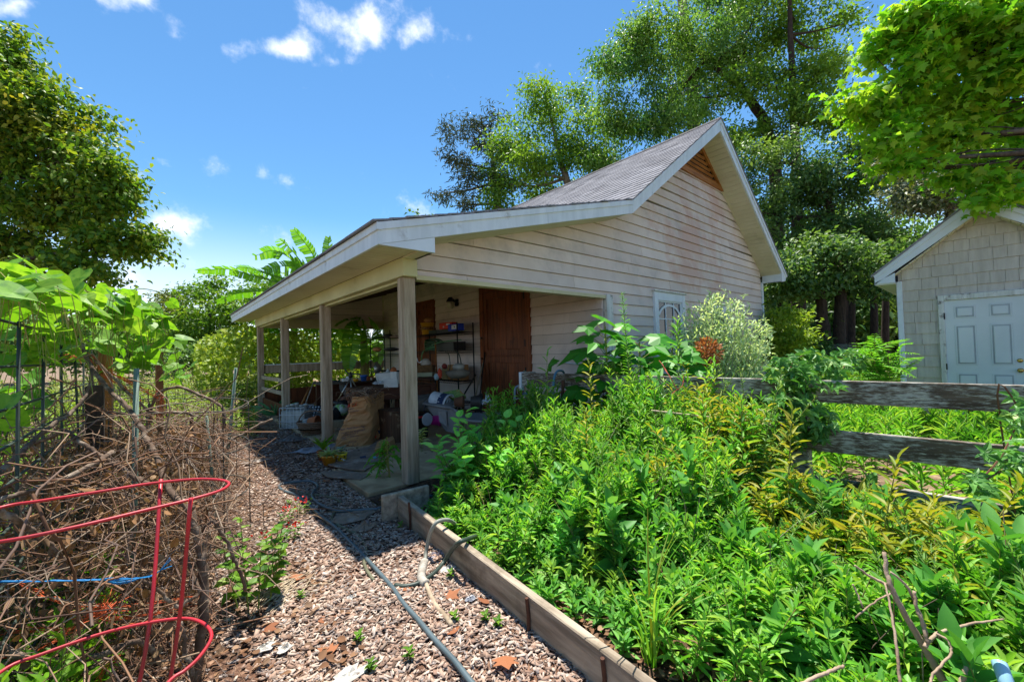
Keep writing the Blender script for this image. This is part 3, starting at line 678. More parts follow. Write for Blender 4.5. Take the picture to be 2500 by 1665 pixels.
K = 6700; x = np.concatenate([-.7+1.6*rnd(1500)**1.5, -.44+1.6*rnd(2600)**1.6, -2.6+1.3*rnd(2600)]); y = np.concatenate([1+7*rnd(1500), -4.2+4*rnd(2600), -3.0+7.5*rnd(2600)]); a = rnd(K)*6.283
V1, F1 = leaf_arrays(np.stack([x, y, np.where((y > 0) & (x > -.14), .052, np.where(x > -.5, .04, .02))+.02*rnd(K)], 1), np.stack([np.cos(a), np.sin(a), rng.normal(0, .25, K)], 1), np.stack([rng.normal(0, .4, K), rng.normal(0, .4, K), np.ones(K)], 1), .045*(.4+rnd(K)), .03*(.4+rnd(K)), T_OVA)
tag(link('leaf_litter', np_mesh('leaf_litter', V1, F1, leafmat('litter_leaf', ['#6b4c38', '#8a6a50', '#50382a', '#9c8068', '#3c2a20'], .05, rough=.9, spec=.1))), 'dry leaf litter along the bed and the vine tangle', None, None, 'stuff')
# ================================================================== timber edging, stakes
A_, B_ = np.array([-.475, -.72, 0]), np.array([-.68, -3.9, 0])
edge = thing('garden_edging', 'long weathered timber board edging the weed bed beside the wood chip path', 'garden edging', A_)
MB().beam(A_+(.0, 0, .075), B_+(.0, 0, .03), .05, .29, ch=.006).build('board', M_GREYW, edge)
MB().beam((-.62, -.655, .09), (-.18, -.70, .09), .045, .30, ch=.006).build('board', M_GREYW, edge)
for i, (x, y, zt, lb) in enumerate([(-.535, -1.02, .255, 'rusty steel stake at the far end of the timber edging'), (-.632, -2.56, .19, 'rusty steel stake halfway along the timber edging'), (-.665, -3.07, .175, 'rusty steel stake nearest the bottom of the photo against the edging')]):
    s = MB().tube([(x, y, -.05), (x+.004, y, zt*.5), (x-.003, y+.003, zt)], .010, 8).build('steel_stake', M_RUST)
    tag(s, lb, 'stake', 'rusty stakes holding the timber edging')

# ================================================================== hoses on the path
def c7(L_, z=.022): return [G(550+x/2.55, 1050+y/2.55, z) for x, y in L_]
M_HOSE = mat('grey_green_hose', '#55646a', .4, '#47555a', 5, spec=.5, bump=.05)
M_HOSE2 = mat('olive_hose', '#6b6a55', .6, '#55543f', 5)
M_HOSE3 = mat('pale_grey_hose', '#8f9188', .55, '#7a7c72', 5)
M_HOSE4 = mat('dark_green_hose', '#3c4a42', .45, '#2e3a34', 5)
p = c7([(1600, 1640), (1530, 1568), (1430, 1440), (1300, 1300), (1200, 1180), (1110, 1080), (1040, 980), (960, 890), (850, 770), (760, 680), (680, 600), (590, 530), (500, 450), (430, 400), (370, 380), (335, 355), (350, 335), (420, 325), (500, 318), (550, 325), (575, 350), (550, 380), (540, 410), (560, 440), (600, 468), (650, 490), (720, 505), (800, 500), (880, 495), (950, 488), (1010, 460), (1060, 420)], .034)
tag(MB().tube(spline(p, 6), .0145, 10).build('garden_hose', M_HOSE, None, True), 'long grey-green garden hose running down the path and looping back', 'hose')
p = c7([(420, 380), (520, 400), (620, 410), (690, 430), (720, 450)], .028)
tag(MB().tube(spline(p, 6), .013, 8).build('garden_hose', M_HOSE2, None, True), 'short olive hose length crossing under the loop of the long hose', 'hose')
p = c7([(705, 488), (672, 520), (665, 560), (700, 590), (780, 630), (840, 670), (870, 720), (875, 760), (862, 810), (880, 870), (925, 935)], .028)
tag(MB().tube(spline(p, 6), .012, 8).build('garden_hose', M_HOSE2, None, True), 'olive hose curving beside the middle of the long hose', 'hose')
def c7z(L_): return [G(550+x/2.55, 1050+y/2.55, z) for x, y, z in L_]
p = c7z([(1440, 590, .12), (1400, 562, .24), (1365, 558, .27), (1320, 570, .28), (1290, 610, .24), (1265, 680, .15), (1250, 760, .07), (1243, 830, .03)])
tag(MB().tube(spline(p, 6), .014, 8).build('garden_hose', M_HOSE3, None, True), 'pale grey hose arching over the timber edging', 'hose')
p = c7z([(1560, 660, .15), (1500, 680, .24), (1455, 700, .245), (1410, 745, .15), (1365, 815, .05), (1300, 890, .034), (1210, 950, .03), (1120, 972, .03), (1055, 966, .03)])
tag(MB().tube(spline(p, 6), .0155, 8).build('garden_hose', M_HOSE4, None, True), 'dark green hose dropping over the edging to meet the long hose', 'hose')
M_RAG = mat('grey_white_rag', '#b5b0a6', .95, '#8c857a', 12, bump=.6)
p = c7([(1243, 815), (1225, 870), (1222, 930), (1250, 960)], .03)
tag(MB().tube(spline(p, 8), [.022+.010*abs(math.sin(i*1.3)) for i in range(len(spline(p, 8)))], 8).build('rag', M_RAG, None, True), 'grey-white twisted rag wrapped at the foot of the pale hose', 'rag')
p = c7([(1245, 945), (1270, 1010), (1310, 1090), (1370, 1160), (1410, 1215)], .03)
tag(MB().tube(spline(p, 6), [.015+.003*math.sin(i*2.1) for i in range(len(spline(p, 6)))], 7).build('stick', mat('bleached_stick', '#b9a78f', .9, '#8b7a66', 8, bump=.4), None, True), 'bleached stick lying on wood chips below the rag', 'stick')
# blue hose stub by the edging corner
p = c7z([(1000, 462, .05), (1090, 420, .12), (1140, 385, .14), (1190, 390, .13), (1240, 402, .10), (1290, 410, .06)])
tag(MB().tube(spline(p, 6), .012, 8).build('garden_hose', mat('blue_hose', '#4d7590', .45, '#3b5f78', 5), None, True), 'blue hose end passing behind the edging corner by the front post', 'hose')

# ================================================================== debris on the path
def crumple(c, rx, ry, n, h, seed, thick=.003, aniso=0.0):
    """a crumpled sheet lying on the ground"""
    g = np.random.default_rng(seed); a = np.linspace(0, 2*math.pi, 15)[:-1]; rr = 1+g.normal(0, .22, 14); vs = []; fs = []
    for k, q in enumerate((0.0, .38, .72, 1.0)):
        for i in range(14):
            vs.append((c[0]+math.cos(a[i]+aniso)*rx*rr[i]*q+ g.normal(0, .05)*rx*(q > 0), c[1]+math.sin(a[i]+aniso)*ry*rr[i]*q+g.normal(0, .05)*ry*(q > 0), c[2]+abs(g.normal(0, h))*(1.2-q*.8)+.004))
    for k in range(3):
        for i in range(14): fs.append((k*14+i, k*14+(i+1) % 14, (k+1)*14+(i+1) % 14, (k+1)*14+i))
    return MB().add(vs, fs)
def scrap(name, px, py, rx, ry, h, m, lb, cat, seed, z=.02):
    c = G(px, py, z); o = crumple(c, rx, ry, 14, h, seed).build(name, m)
    md = o.modifiers.new('solid', 'SOLIDIFY'); md.thickness = .004
    return tag(o, lb, cat)
M_PAPER = mat('dirty_white_paper', '#c9c6bf', .9, '#a39d92', 14, bump=.4)
M_CARD = mat('wet_cardboard', '#8d7c6c', .9, '#6f5f52', 6, dirt='#b0a498', dscale=5, dlo=.55, dhi=.7, bump=.5)
M_PLAST = mat('grey_plastic_sheet', '#8a8e96', .45, '#6f737b', 5, bump=.5, spec=.5)
scrap('bark_slab', 862, 1262, .20, .13, .022, M_CARD, 'layered grey bark slab beside the hose loop', 'bark', 1)
scrap('bark_slab', 893, 1290, .12, .07, .03, M_CARD, 'smaller curled bark slab below the layered grey one', 'bark', 2)
scrap('paper_scrap', 852, 1652, .10, .05, .012, M_PAPER, 'torn white paper scrap at the bottom of the path', 'paper', 3)
scrap('paper_scrap', 648, 1583, .05, .03, .010, M_PAPER, 'white paper scrap on dark soil near the red cage', 'paper', 4)
scrap('paper_scrap', 695, 1585, .035, .035, .010, M_PAPER, 'cream paper scrap right of the white one on dark soil', 'paper', 5)
scrap('paper_scrap', 855, 1462, .03, .018, .012, M_PAPER, 'folded bright white paper piece in the middle of the path', 'paper', 6)
scrap('plastic_sheet', 770, 1100, .34, .17, .05, M_PLAST, 'crumpled grey plastic sheet on the ground by the potted plants', 'plastic sheet', 7, .03)
scrap('plastic_sheet', 720, 1075, .22, .12, .05, mat('wet_grey_cloth', '#76736f', .8, '#5c5955', 6, bump=.5), 'dirty grey cloth heap left of the second post', 'cloth', 8, .03)
scrap('cloth_scrap', 1075, 1357, .11, .05, .02, mat('mauve_rag', '#9b96a0', .9, '#7f7a84', 8, bump=.5), 'grey-mauve cloth strip under the dark green hose at the edging', 'cloth', 9)
scrap('paper_scrap', 1095, 1390, .06, .04, .012, M_PAPER, 'grey paper wad beneath the dark green hose', 'paper', 10)
scrap('foil_scrap', 1148, 1465, .035, .022, .008, M_PLAST, 'small crumpled foil piece near the timber edging', 'foil', 11)
scrap('foil_scrap', 998, 1322, .03, .03, .008, M_PLAST, 'small grey foil piece near the far edging stake', 'foil', 12)
scrap('cardboard_piece', 620, 1130, .16, .07, .02, mat('white_litter_board', '#b3aaa0', .9, '#8a8078', 8, bump=.4), 'pale torn board scrap lying where the dry stalks meet the path', 'cardboard', 13)
M_DLEAF = leafmat('fallen_brown_leaf', ['#7d4c30', '#9a6240', '#8a5536', '#6d4530'], trans=.1, rough=.8)
lm = [MB().add([(x, y, z*.5+.10*x*x-.05*abs(y)) for x, y, z in T_MAP[0]], T_MAP[1].tolist()).mesh('fallen_leaf', M_DLEAF), MB().add([(x, y*.7, z*-.8+.15*abs(y)) for x, y, z in T_OVA[0]], T_OVA[1].tolist()).mesh('fallen_leaf', M_DLEAF)]
fl = [(776, 1517, .11, 1, 'big curled brown fallen leaf left of the long hose'), (1002, 1437, .08, 1, 'brown fallen leaf at the junction of hoses'), (1230, 1600, .11, 0, 'tan lobed fallen leaf low beside the edging'), (1090, 1460, .09, 0, 'tan fallen leaf below the dark green hose'), (815, 1590, .09, 0, 'orange-brown lobed leaf low in the middle of the path'),
      (657, 1520, .10, 0, 'orange-brown fallen leaf near the green basil-like plant'), (1092, 1548, .07, 1, 'small brown leaf beside the bleached stick'), (1195, 1472, .07, 1, 'small tan leaf halfway along the edging'), (735, 1400, .11, 0, 'tan fallen leaf on dry grass stems'), (787, 1175, .09, 1, 'brown fallen leaf above the hose loop'),
      (905, 1297, .08, 0, 'brown leaf right below the bark slabs'), (660, 1102, .10, 0, 'orange-brown leaf far up the path by the dry stalks'), (1393, 1478, .13, 0, 'rust-brown leaf caught on the near timber board'), (1650, 1590, .14, 0, 'rust-brown leaf under the green weeds at the bottom of the bed'), (2345, 1153, .13, 1, 'brown leaf resting on the lower fence rail greenery')]
for i, (x, y, s, k, lb) in enumerate(fl):
    c = G(x, y, .03 if i < 13 else (.05 if i == 13 else .55)); a = i*2.1
    m = Matrix.Translation(Vector(c)) @ Matrix.Rotation(a, 4, 'Z') @ Matrix.Rotation(.25*math.sin(i*3), 4, 'X') @ Matrix.Rotation(.2*math.cos(i*5), 4, 'Y') @ Matrix.Scale(s*1.15, 4)
    tag(link('fallen_leaf', lm[k], None, m), lb, 'fallen leaf', 'fallen leaves')

# ================================================================== board fences
fence = thing('board_fence', 'weathered board fence with flaking white paint in front of the barn', 'fence', (1.8, 0, 0))
M_RAIL = mat('flaking_rail_wood', '#6b5c4e', .9, '#463b32', 2.0, (9, .7, 9), bump=.6, isl=.08)
def railmat():
    t = NT(M_RAIL); b = [n for n in M_RAIL.node_tree.nodes if n.type == 'BSDF_PRINCIPLED'][0]; cur = b.inputs['Base Color'].links[0].from_socket
    tc = t.n('ShaderNodeTexCoord'); mp = t.n('ShaderNodeMapping', {'Vector': tc.outputs['Object'], 'Scale': (60, 7, 52)})
    n = t.n('ShaderNodeTexNoise', {'Vector': mp.outputs[0], 'Scale': 1.3, 'Detail': 9, 'Roughness': .72})
    n2 = t.n('ShaderNodeTexNoise', {'Vector': tc.outputs['Object'], 'Scale': 2.6, 'Detail': 3})
    a = t.n('ShaderNodeMath', {0: n2.outputs['Fac'], 1: .5}, operation='MULTIPLY'); ad = t.n('ShaderNodeMath', {0: n.outputs['Fac'], 1: a.outputs[0]}, operation='ADD')
    r = t.n('ShaderNodeMapRange', {0: ad.outputs[0], 1: .70, 2: .86})
    mx = t.n('ShaderNodeMix', {'Factor': r.outputs[0], 6: cur, 7: c4(lin('#b5b2a8'))}, data_type='RGBA'); M_RAIL.node_tree.links.new(mx.outputs[2], b.inputs['Base Color'])
railmat()
def FX(y): return 1.80+.1085*(-y)
for (ya, yb) in ((.05, -3.10), (-3.11, -6.3)):
    for z, dz in ((1.075, .0), (.665, .01), (.27, -.01)):
        MB().beam((FX(ya)-.05, ya, z), (FX(yb)-.05, yb, z+dz), .04, .185, ch=.005).build('rail', M_RAIL, fence)
for y, zt in ((0, 1.175), (-3.1, 1.17), (-6.2, 1.17)):
    MB().box(FX(y)-.028, FX(y)+.10, y-.065, y+.065, -.1, zt, .01).build('post', M_POST if y == 0 else M_RAIL, fence)
MB().box(FX(0)-.085, FX(0)-.03, .055, .10, .92, 1.175, .004).build('rail_end', M_TRIM, fence)
f2 = thing('board_fence', 'dark board fence in deep shade at the edge of the woods beyond the barn corner', 'fence', AT(1950, 860, 16))
a, b = AT(1840, 858, 17), AT(2090, 862, 13)
for z in (1.25, .8, .35): MB().beam((a[0], a[1], z), (b[0], b[1], z), .04, .2).build('rail', M_RAIL, f2)
for t_ in (.0, .5, 1.): q = a+(b-a)*t_; MB().box(q[0]-.07, q[0]+.07, q[1]+.03, q[1]+.16, 0, 1.4).build('post', M_RAIL, f2)
f3 = thing('board_fence', 'low dark board fence below the shrubs far beyond the vegetable plot', 'fence', AT(450, 930, 20))
a, b = AT(380, 925, 19), AT(640, 925, 22)
for z in (.95, .5): MB().beam((a[0], a[1], z), (b[0], b[1], z), .04, .2).build('rail', M_RAIL, f3)
for t_ in (.1, .5, .9): q = a+(b-a)*t_; MB().box(q[0]-.07, q[0]+.07, q[1]+.03, q[1]+.16, 0, 1.1).build('post', M_RAIL, f3)
# ================================================================== trees
M_BARK = mat('grey_bark', '#5d5348', .95, '#3a332c', 6, (3, 3, .8), bump=.7, dirt='#7c786a', dscale=4, dlo=.55, dhi=.75)
M_BARKD = mat('dark_bark', '#4a3f35', .95, '#2c2520', 6, (3, 3, .8), bump=.7)
M_PALEB = mat('pale_bark', '#8d8577', .95, '#6a6256', 5, (3, 3, .8), bump=.6)
def P3(L_): return np.array([AT(*q) for q in L_])
def lobe_points(px, py, rx, ry, D, n, depth=None, hollow=.55):
    k = D/FPX; c = AT(px, py, D); v = rdir(n); r = (hollow**3+(1-hollow**3)*rnd(n))**(1/3)*(1+rng.normal(0, .10, n))
    dp = depth if depth else .8*(rx+ry)/2*k
    return c+(CR*(v[:, 0]*rx*k*r)[:, None])+np.array([_f[0], _f[1], 0])*(v[:, 1]*dp*r)[:, None]+np.array([0, 0, 1])*(v[:, 2]*ry*k*r)[:, None], c
def clumped(px, py, rx, ry, D, n, hollow, sub=9):
    """points massed in smaller clumps hung through one mass of the crown, leaving gaps between them"""
    S, c = lobe_points(px, py, rx*.82, ry*.82, D, sub, hollow=hollow); k = D/FPX; i = rng.integers(0, sub, n); w = .55+.75*rnd(sub)
    v = rdir(n)*(rnd(n)**.45*w[i])[:, None]; r = np.array([rx*.40*k, rx*.40*k, ry*.30*k])
    return S[i]+v*r, c
def puff(C, per, sig, flat=.55, windx=0):
    n = len(C)*per; c = np.repeat(C, per, 0); o = rng.normal(0, 1, (n, 3))*np.array([sig, sig, sig*flat]); return c+o, o
DENS = 4.2
def tree(name, label, D, lobes, L0, per, dens, m, trunk, T=T_DIA, bark=None, group=None, clus=.045, ratio=.55, droop=.35, hollow=.5, twig=.5, base=None, tw=None, cat='tree', seed=1):
    """lobes (px, py, rx, ry[, dD]) are masses of the crown, met at their own distance; trunk: list of (px, py, D, radius)"""
    bark = bark or M_BARK
    root = thing(name, label, cat, base if base is not None else (AT(*trunk[0][:3])*np.array([1, 1, 0])), group=group)
    tp = P3([t[:3] for t in trunk]); tr = [t[3] for t in trunk]
    sp = spline(tp, 5); rr = np.interp(np.linspace(0, 1, len(sp)), np.linspace(0, 1, len(tr)), tr)
    sp = sp+rng.normal(0, 1, sp.shape)*np.minimum(rr, .12)[:, None]*.25
    tm = MB().tube(sp, rr, 9)
    Cs = []; tv = []
    for lb in lobes:
        px, py, rx, ry = lb[:4]; d = D+(lb[4] if len(lb) > 4 else rng.normal(0, D*.04)); n = max(4, int(DENS*dens*rx*ry/900.))
        P, c = clumped(px, py, rx, ry, d, n, hollow, max(5, int(rx*ry/620))); Cs.append(P)
        i = np.argmin(np.linalg.norm(sp-c, axis=1)+np.where(sp[:, 2] > c[2], 1.5, 0)); i = min(max(i, len(sp)//3), len(sp)-1)
        a = sp[i]; mid = (a+c)/2+rng.normal(0, .05, 3)*np.linalg.norm(c-a)+np.array([0, 0, -.04*np.linalg.norm(c-a)])
        r0 = min(rr[i]*.6, .10+.0*D); q = spline([a, mid, c], 5); tm.tube(q, np.linspace(r0, r0*.3, len(q)), 6)
        for e in P[:max(3, int(len(P)*twig/DENS))]:
            s = q[int(len(q)*(.45+.5*rnd()))-1]; mm = (s+e)/2+rng.normal(0, .07, 3)*np.linalg.norm(e-s)
            w = spline([s, mm, e], 3); tv.append((w, r0*.22))
    tm.build('trunk', bark, root, True)
    if tv:
        V, F = stalks(np.array([w for w, r in tv]), np.array([np.linspace(r, r*.3, len(w)) for w, r in tv]), 4)
        link('limb', np_mesh('limb', V, F, bark), root)
    C = np.concatenate(Cs); sig = clus*D*.5
    P, o = puff(C, per, sig)
    n = len(P); out = norm(o+1e-6)
    Dv = norm(out*.5+rdir(n)*.8+np.array([0, 0, -droop])); Nv = norm(rdir(n)*.85+np.array([0, 0, 1.0])+out*.3)
    L0 *= .9
    leaves('crown', P, Dv, Nv, L0*(.65+.7*rnd(n)), L0*ratio*(.7+.6*rnd(n)), T, m, root)
    return root
LM_MAPLE = leafmat('maple_leaf_green', ['#4a6e1e', '#5c8424', '#38591c', '#6f9128', '#8a9530', '#48701f'], .45, patch='#8f8a2c', pscale=.5, plo=.56, phi=.72, gain=1.25)
LM_TREE = leafmat('tree_leaf_green', ['#4d7224', '#5f8628', '#3b5d20', '#6f9730', '#557a28', '#7d9c3c'], .42, patch='#6f8f30', pscale=.25, gain=1.4)
LM_WILL = leafmat('willow_leaf_green', ['#4c7428', '#638a30', '#3d6228', '#75984a', '#57803a', '#88a660'], .42, patch='#3d6a35', pscale=.3, gain=1.45)
LM_DARK = leafmat('dark_tree_leaf', ['#2f4f22', '#42642a', '#264420', '#557333', '#39583a', '#6c8450'], .42, patch='#5a7434', pscale=.3, spec=.5, gain=1.8)
LM_PINE = leafmat('grey_pine_needle', ['#4c5a44', '#5a6a50', '#3c4a38', '#6a785c'], .2)
LM_LIME = leafmat('lime_leaf', ['#64a022', '#78b02a', '#4f8c1e', '#8cbc38', '#93a834', '#4a8224'], .60, patch='#86a02c', pscale=.9, gain=1.35)
LM_SHRUB = leafmat('shrub_leaf_green', ['#4b7a1e', '#639326', '#355c18', '#7ba62e', '#557f22', '#8fae38'], .42)
LM_BRIGHT = leafmat('bright_shrub_leaf', ['#7b9f2a', '#92b238', '#678c26', '#a7bd48', '#5b8026'], .5)

tree('maple_tree', 'tall maple at the left edge with sky showing through its thin lower branches', 13,
     [(-60, 170, 120, 110), (20, 130, 60, 70), (60, 260, 120, 110), (-40, 330, 150, 110), (170, 300, 100, 80), (150, 410, 130, 90), (250, 380, 70, 60), (20, 460, 140, 90), (240, 490, 100, 75), (310, 470, 45, 50), (120, 560, 140, 70), (280, 580, 90, 55), (350, 610, 60, 40), (-40, 600, 120, 80), (380, 575, 40, 28), (200, 660, 150, 40), (60, 680, 110, 45)],
     .19, 19, 2.7, LM_MAPLE, [(-130, 1250, 13, .24), (-120, 900, 13, .20), (-60, 640, 13, .15), (0, 420, 13, .10), (20, 220, 13, .04)], T=T_LAN, clus=.042, ratio=.62, twig=.8, hollow=.35)
tree('pine_tree', 'thin grey-green pine standing alone left of the roadside crowns behind the roof', 27,
     [(1110, 400, 40, 55), (1085, 470, 30, 40), (1150, 310, 45, 40), (1200, 290, 40, 35), (1190, 370, 50, 50), (1130, 500, 45, 35), (1225, 420, 55, 60), (1095, 330, 25, 35), (1150, 450, 40, 50)],
     .38, 16, 3.6, LM_PINE, [(1210, 860, 27, .42), (1213, 560, 27, .36), (1212, 470, 27, .25), (1195, 330, 27, .06)], clus=.020, ratio=.16, hollow=.2, twig=.9)
tree('broadleaf_tree', 'yellow-green tree with pale forked limbs behind the long roof slope', 25,
     [(1330, 220, 50, 50), (1300, 300, 70, 60), (1390, 270, 70, 60), (1260, 370, 70, 70), (1360, 370, 80, 60), (1240, 450, 70, 50), (1330, 460, 90, 60), (1430, 350, 80, 80), (1440, 440, 80, 70), (1200, 500, 50, 30), (1290, 390, 60, 60)],
     .25, 26, 3.0, LM_TREE, [(1420, 860, 25, .34), (1400, 520, 25, .26), (1370, 400, 25, .18), (1340, 270, 25, .05)], bark=M_PALEB, clus=.032, ratio=.5, hollow=.4)
tree('broadleaf_tree', 'tall wind-swept tree reaching the top of the photo behind the gable peak', 22,
     [(1530, 110, 70, 60), (1500, 190, 70, 60), (1590, 190, 90, 70), (1490, 270, 70, 50), (1620, 70, 100, 80), (1640, 290, 90, 70), (1560, 330, 90, 60), (1720, 130, 110, 90), (1760, 20, 120, 80), (1700, 240, 80, 60), (1500, 400, 90, 50), (1600, 400, 80, 40), (1830, 110, 100, 80), (1880, -10, 120, 70)],
     .24, 27, 3.0, LM_WILL, [(1900, 860, 22, .42), (1890, 400, 22, .30), (1830, 240, 22, .22), (1740, 160, 22, .12), (1650, 80, 22, .05)], bark=M_BARKD, clus=.034, ratio=.42, droop=.6, hollow=.4)
tree('broadleaf_tree', 'dark-limbed tree right of the gable peak with open sky beside its crown', 20,
     [(1960, 60, 100, 70), (2010, 120, 70, 70), (1920, 170, 90, 60), (2000, 200, 70, 50), (1830, 210, 70, 50), (1960, 260, 90, 50), (1880, 330, 90, 50), (1780, 330, 70, 50), (2060, 60, 40, 40), (2020, 290, 80, 50)],
     .22, 26, 3.0, LM_TREE, [(1950, 860, 20, .36), (1945, 400, 20, .22), (1932, 180, 20, .14), (1925, -60, 20, .08)], bark=M_BARKD, clus=.034, ratio=.5, hollow=.45)
t_ = thing('pine_tree', 'straight bare grey pine trunk rising just behind the gable peak', 'tree', AT(1695, 860, 26)*np.array([1, 1, 0]))
MB().tube(spline(P3([(1702, 860, 26), (1700, 500, 26), (1693, 270, 26), (1682, 140, 26), (1660, -40, 26)]), 5), np.linspace(.50, .26, 21), 10).build('trunk', M_PALEB, t_, True)
C_, _ = lobe_points(1690, 225, 70, 40, 26, 30); P, o = puff(C_, 30, .5)
leaves('crown', P, norm(rdir(len(P))+np.array([0, 0, .3])), rdir(len(P)), .45, .05, T_DIA, LM_PINE, t_)
tree('broadleaf_tree', 'olive-green tree filling the space between the gable rake and the shed roof', 17,
     [(1830, 430, 80, 70), (1930, 400, 100, 70), (1860, 520, 80, 70), (1960, 500, 110, 80), (2060, 440, 100, 80), (2100, 360, 80, 50), (2150, 450, 90, 70), (1900, 620, 80, 60), (2010, 590, 110, 70), (2130, 560, 90, 60)],
     .19, 27, 3.0, LM_DARK, [(2060, 860, 17, .30), (2055, 700, 17, .26), (2040, 560, 17, .18), (2000, 420, 17, .06)], bark=M_BARKD, clus=.036, ratio=.5, hollow=.45)
tree('broadleaf_tree', 'glossy dark green tree low over the woods edge left of the shed eave', 14,
     [(1960, 640, 90, 50), (1890, 690, 70, 50), (2040, 640, 90, 60), (2100, 700, 70, 40), (1950, 720, 60, 40), (2150, 640, 60, 50), (2020, 700, 70, 40)],
     .19, 26, 3.0, LM_DARK, [(2010, 870, 14, .20), (2008, 780, 14, .18), (2000, 690, 14, .12), (2020, 630, 14, .04)], bark=M_BARKD, clus=.036, ratio=.55, hollow=.4)
tree('broadleaf_tree', 'grey-olive flowering tree directly above the shed roof', 13,
     [(2240, 400, 100, 60), (2330, 380, 90, 60), (2400, 330, 80, 50), (2290, 470, 90, 50), (2420, 430, 90, 60), (2480, 380, 60, 60), (2200, 500, 70, 50), (2500, 500, 70, 60)],
     .16, 27, 3.2, leafmat('grey_olive_leaf', ['#5a6a40', '#6c7a4c', '#48583a', '#8a9070', '#a3a68e'], .3), [(2330, 870, 13, .22), (2325, 640, 13, .18), (2320, 500, 13, .12), (2330, 400, 13, .04)], bark=M_BARKD, clus=.036, ratio=.5)
# trunks one can tell apart at the woods edge
for i, (px, yb, yt, D, r, ln, lb) in enumerate([(2010, 865, 650, 15, .13, -12, 'dark trunk with a pale scar, left one of the woods edge'), (2045, 866, 640, 14, .17, 14, 'thickest grey-brown trunk at the woods edge'), (2078, 862, 650, 16, .11, 4, 'slim dark trunk right of the thickest one at the woods edge'), (2135, 850, 640, 17, .12, -3, 'straight brown trunk nearest the shed corner'), (2160, 850, 650, 19, .13, 5, 'thin trunk in shade just left of the shed trim')]):
    t_ = thing('tree', lb, 'tree', AT(px, 860, D)*np.array([1, 1, 0]), group='trunks at the edge of the woods')
    b_ = G(px, 832+1.5*FPX/D-.0, 0); b_ = AT(px, 815+1.55*FPX/D, D)
    MB().tube(spline([b_, AT(px+ln*.4, yb-100, D), AT(px+ln, yt, D), AT(px+ln*1.8, yt-60, D)], 5), np.linspace(r*1.25, r*.6, 16), 8).build('trunk', M_BARKD, t_, True)
# near overhanging maple branch
tree('maple_tree', 'bright lime-green maple boughs hanging into the top right corner', 6.2,
     [(2180, 40, 70, 50), (2260, 60, 90, 60), (2360, 50, 100, 60), (2460, 60, 80, 70), (2230, 150, 90, 55), (2330, 150, 100, 60), (2440, 170, 90, 60), (2170, 230, 70, 45), (2260, 250, 90, 50), (2370, 260, 90, 50), (2480, 270, 60, 60), (2120, 290, 60, 35), (2200, 330, 70, 40), (2300, 340, 60, 30), (2480, 370, 50, 50), (2390, 200, 60, 60), (2250, 390, 45, 28), (2420, 420, 60, 35), (2510, 450, 60, 35), (2160, 360, 40, 24), (2490, 510, 30, 25), (2090, 240, 45, 30), (2130, 130, 50, 45), (2350, 330, 60, 40), (2330, 430, 50, 30), (2440, 480, 50, 30), (2150, 410, 35, 20), (2500, 160, 60, 70), (2400, 10, 120, 40)],
     .13, 13, 2.1, LM_LIME, [(2950, 1100, 5.0, .16), (2850, 500, 5.2, .13), (2650, 180, 5.8, .09), (2420, 140, 6.1, .05), (2200, 200, 6.2, .02)], T=T_MAP, clus=.045, ratio=1.05, droop=.55, hollow=.2, base=(2.6, -7.2, 0), twig=.6)
# shrubs and small trees on the left horizon
tree('small_tree', 'conical bright green small tree left of the porch eave', 21,
     [(500, 700, 45, 40), (520, 760, 70, 50), (470, 790, 70, 55), (560, 800, 60, 50), (520, 850, 90, 50)], .22, 26, 4.0, LM_SHRUB, [(515, 940, 21, .15), (515, 820, 21, .12), (508, 700, 21, .03)], clus=.030, ratio=.55, hollow=.5)
tree('small_tree', 'olive small tree standing behind the conical one toward the maple', 26,
     [(430, 740, 50, 35), (395, 770, 50, 40), (455, 770, 50, 40), (420, 820, 70, 45), (360, 800, 40, 40)], .26, 26, 4.0, leafmat('olive_shrub_leaf', ['#5d7230', '#6f8238', '#4c602a', '#85924a'], .4), [(425, 940, 26, .16), (425, 840, 26, .14), (425, 750, 26, .03)], clus=.028, ratio=.55, hollow=.5)
tree('shrub', 'low dark green shrub hiding the far fence', 18,
     [(560, 860, 80, 40), (470, 880, 80, 35), (620, 850, 50, 40)], .2, 26, 4.2, LM_DARK, [(530, 960, 18, .08), (530, 890, 18, .06), (530, 860, 18, .02)], clus=.032, ratio=.55, hollow=.5, cat='shrub')
tree('small_tree', 'sparse twiggy tree behind the banana leaves', 24,
     [(650, 690, 50, 40), (720, 690, 50, 40), (600, 730, 40, 40), (640, 760, 60, 40)], .22, 22, 3.0, LM_TREE, [(660, 940, 24, .12), (655, 800, 24, .1), (655, 690, 24, .03)], clus=.03, hollow=.4)
tree('shrub', 'lime-yellow shrub at the foot of the barn corner', 12,
     [(1900, 790, 45, 32), (1950, 790, 40, 30), (1915, 835, 50, 30), (1885, 850, 30, 30), (1965, 840, 40, 22)], .14, 24, 4.6, LM_BRIGHT, [(1915, 940, 12, .05), (1915, 860, 12, .04), (1915, 800, 12, .015)], clus=.026, ratio=.6, hollow=.4, cat='shrub')
tree('shrub', 'dull green shrub in shade right of the lime-yellow one', 14,
     [(1980, 800, 40, 30), (1990, 845, 45, 25), (2040, 850, 40, 20)], .16, 24, 4.4, LM_DARK, [(1990, 930, 14, .05), (1990, 860, 14, .04), (1990, 810, 14, .015)], clus=.026, ratio=.6, hollow=.4, cat='shrub')
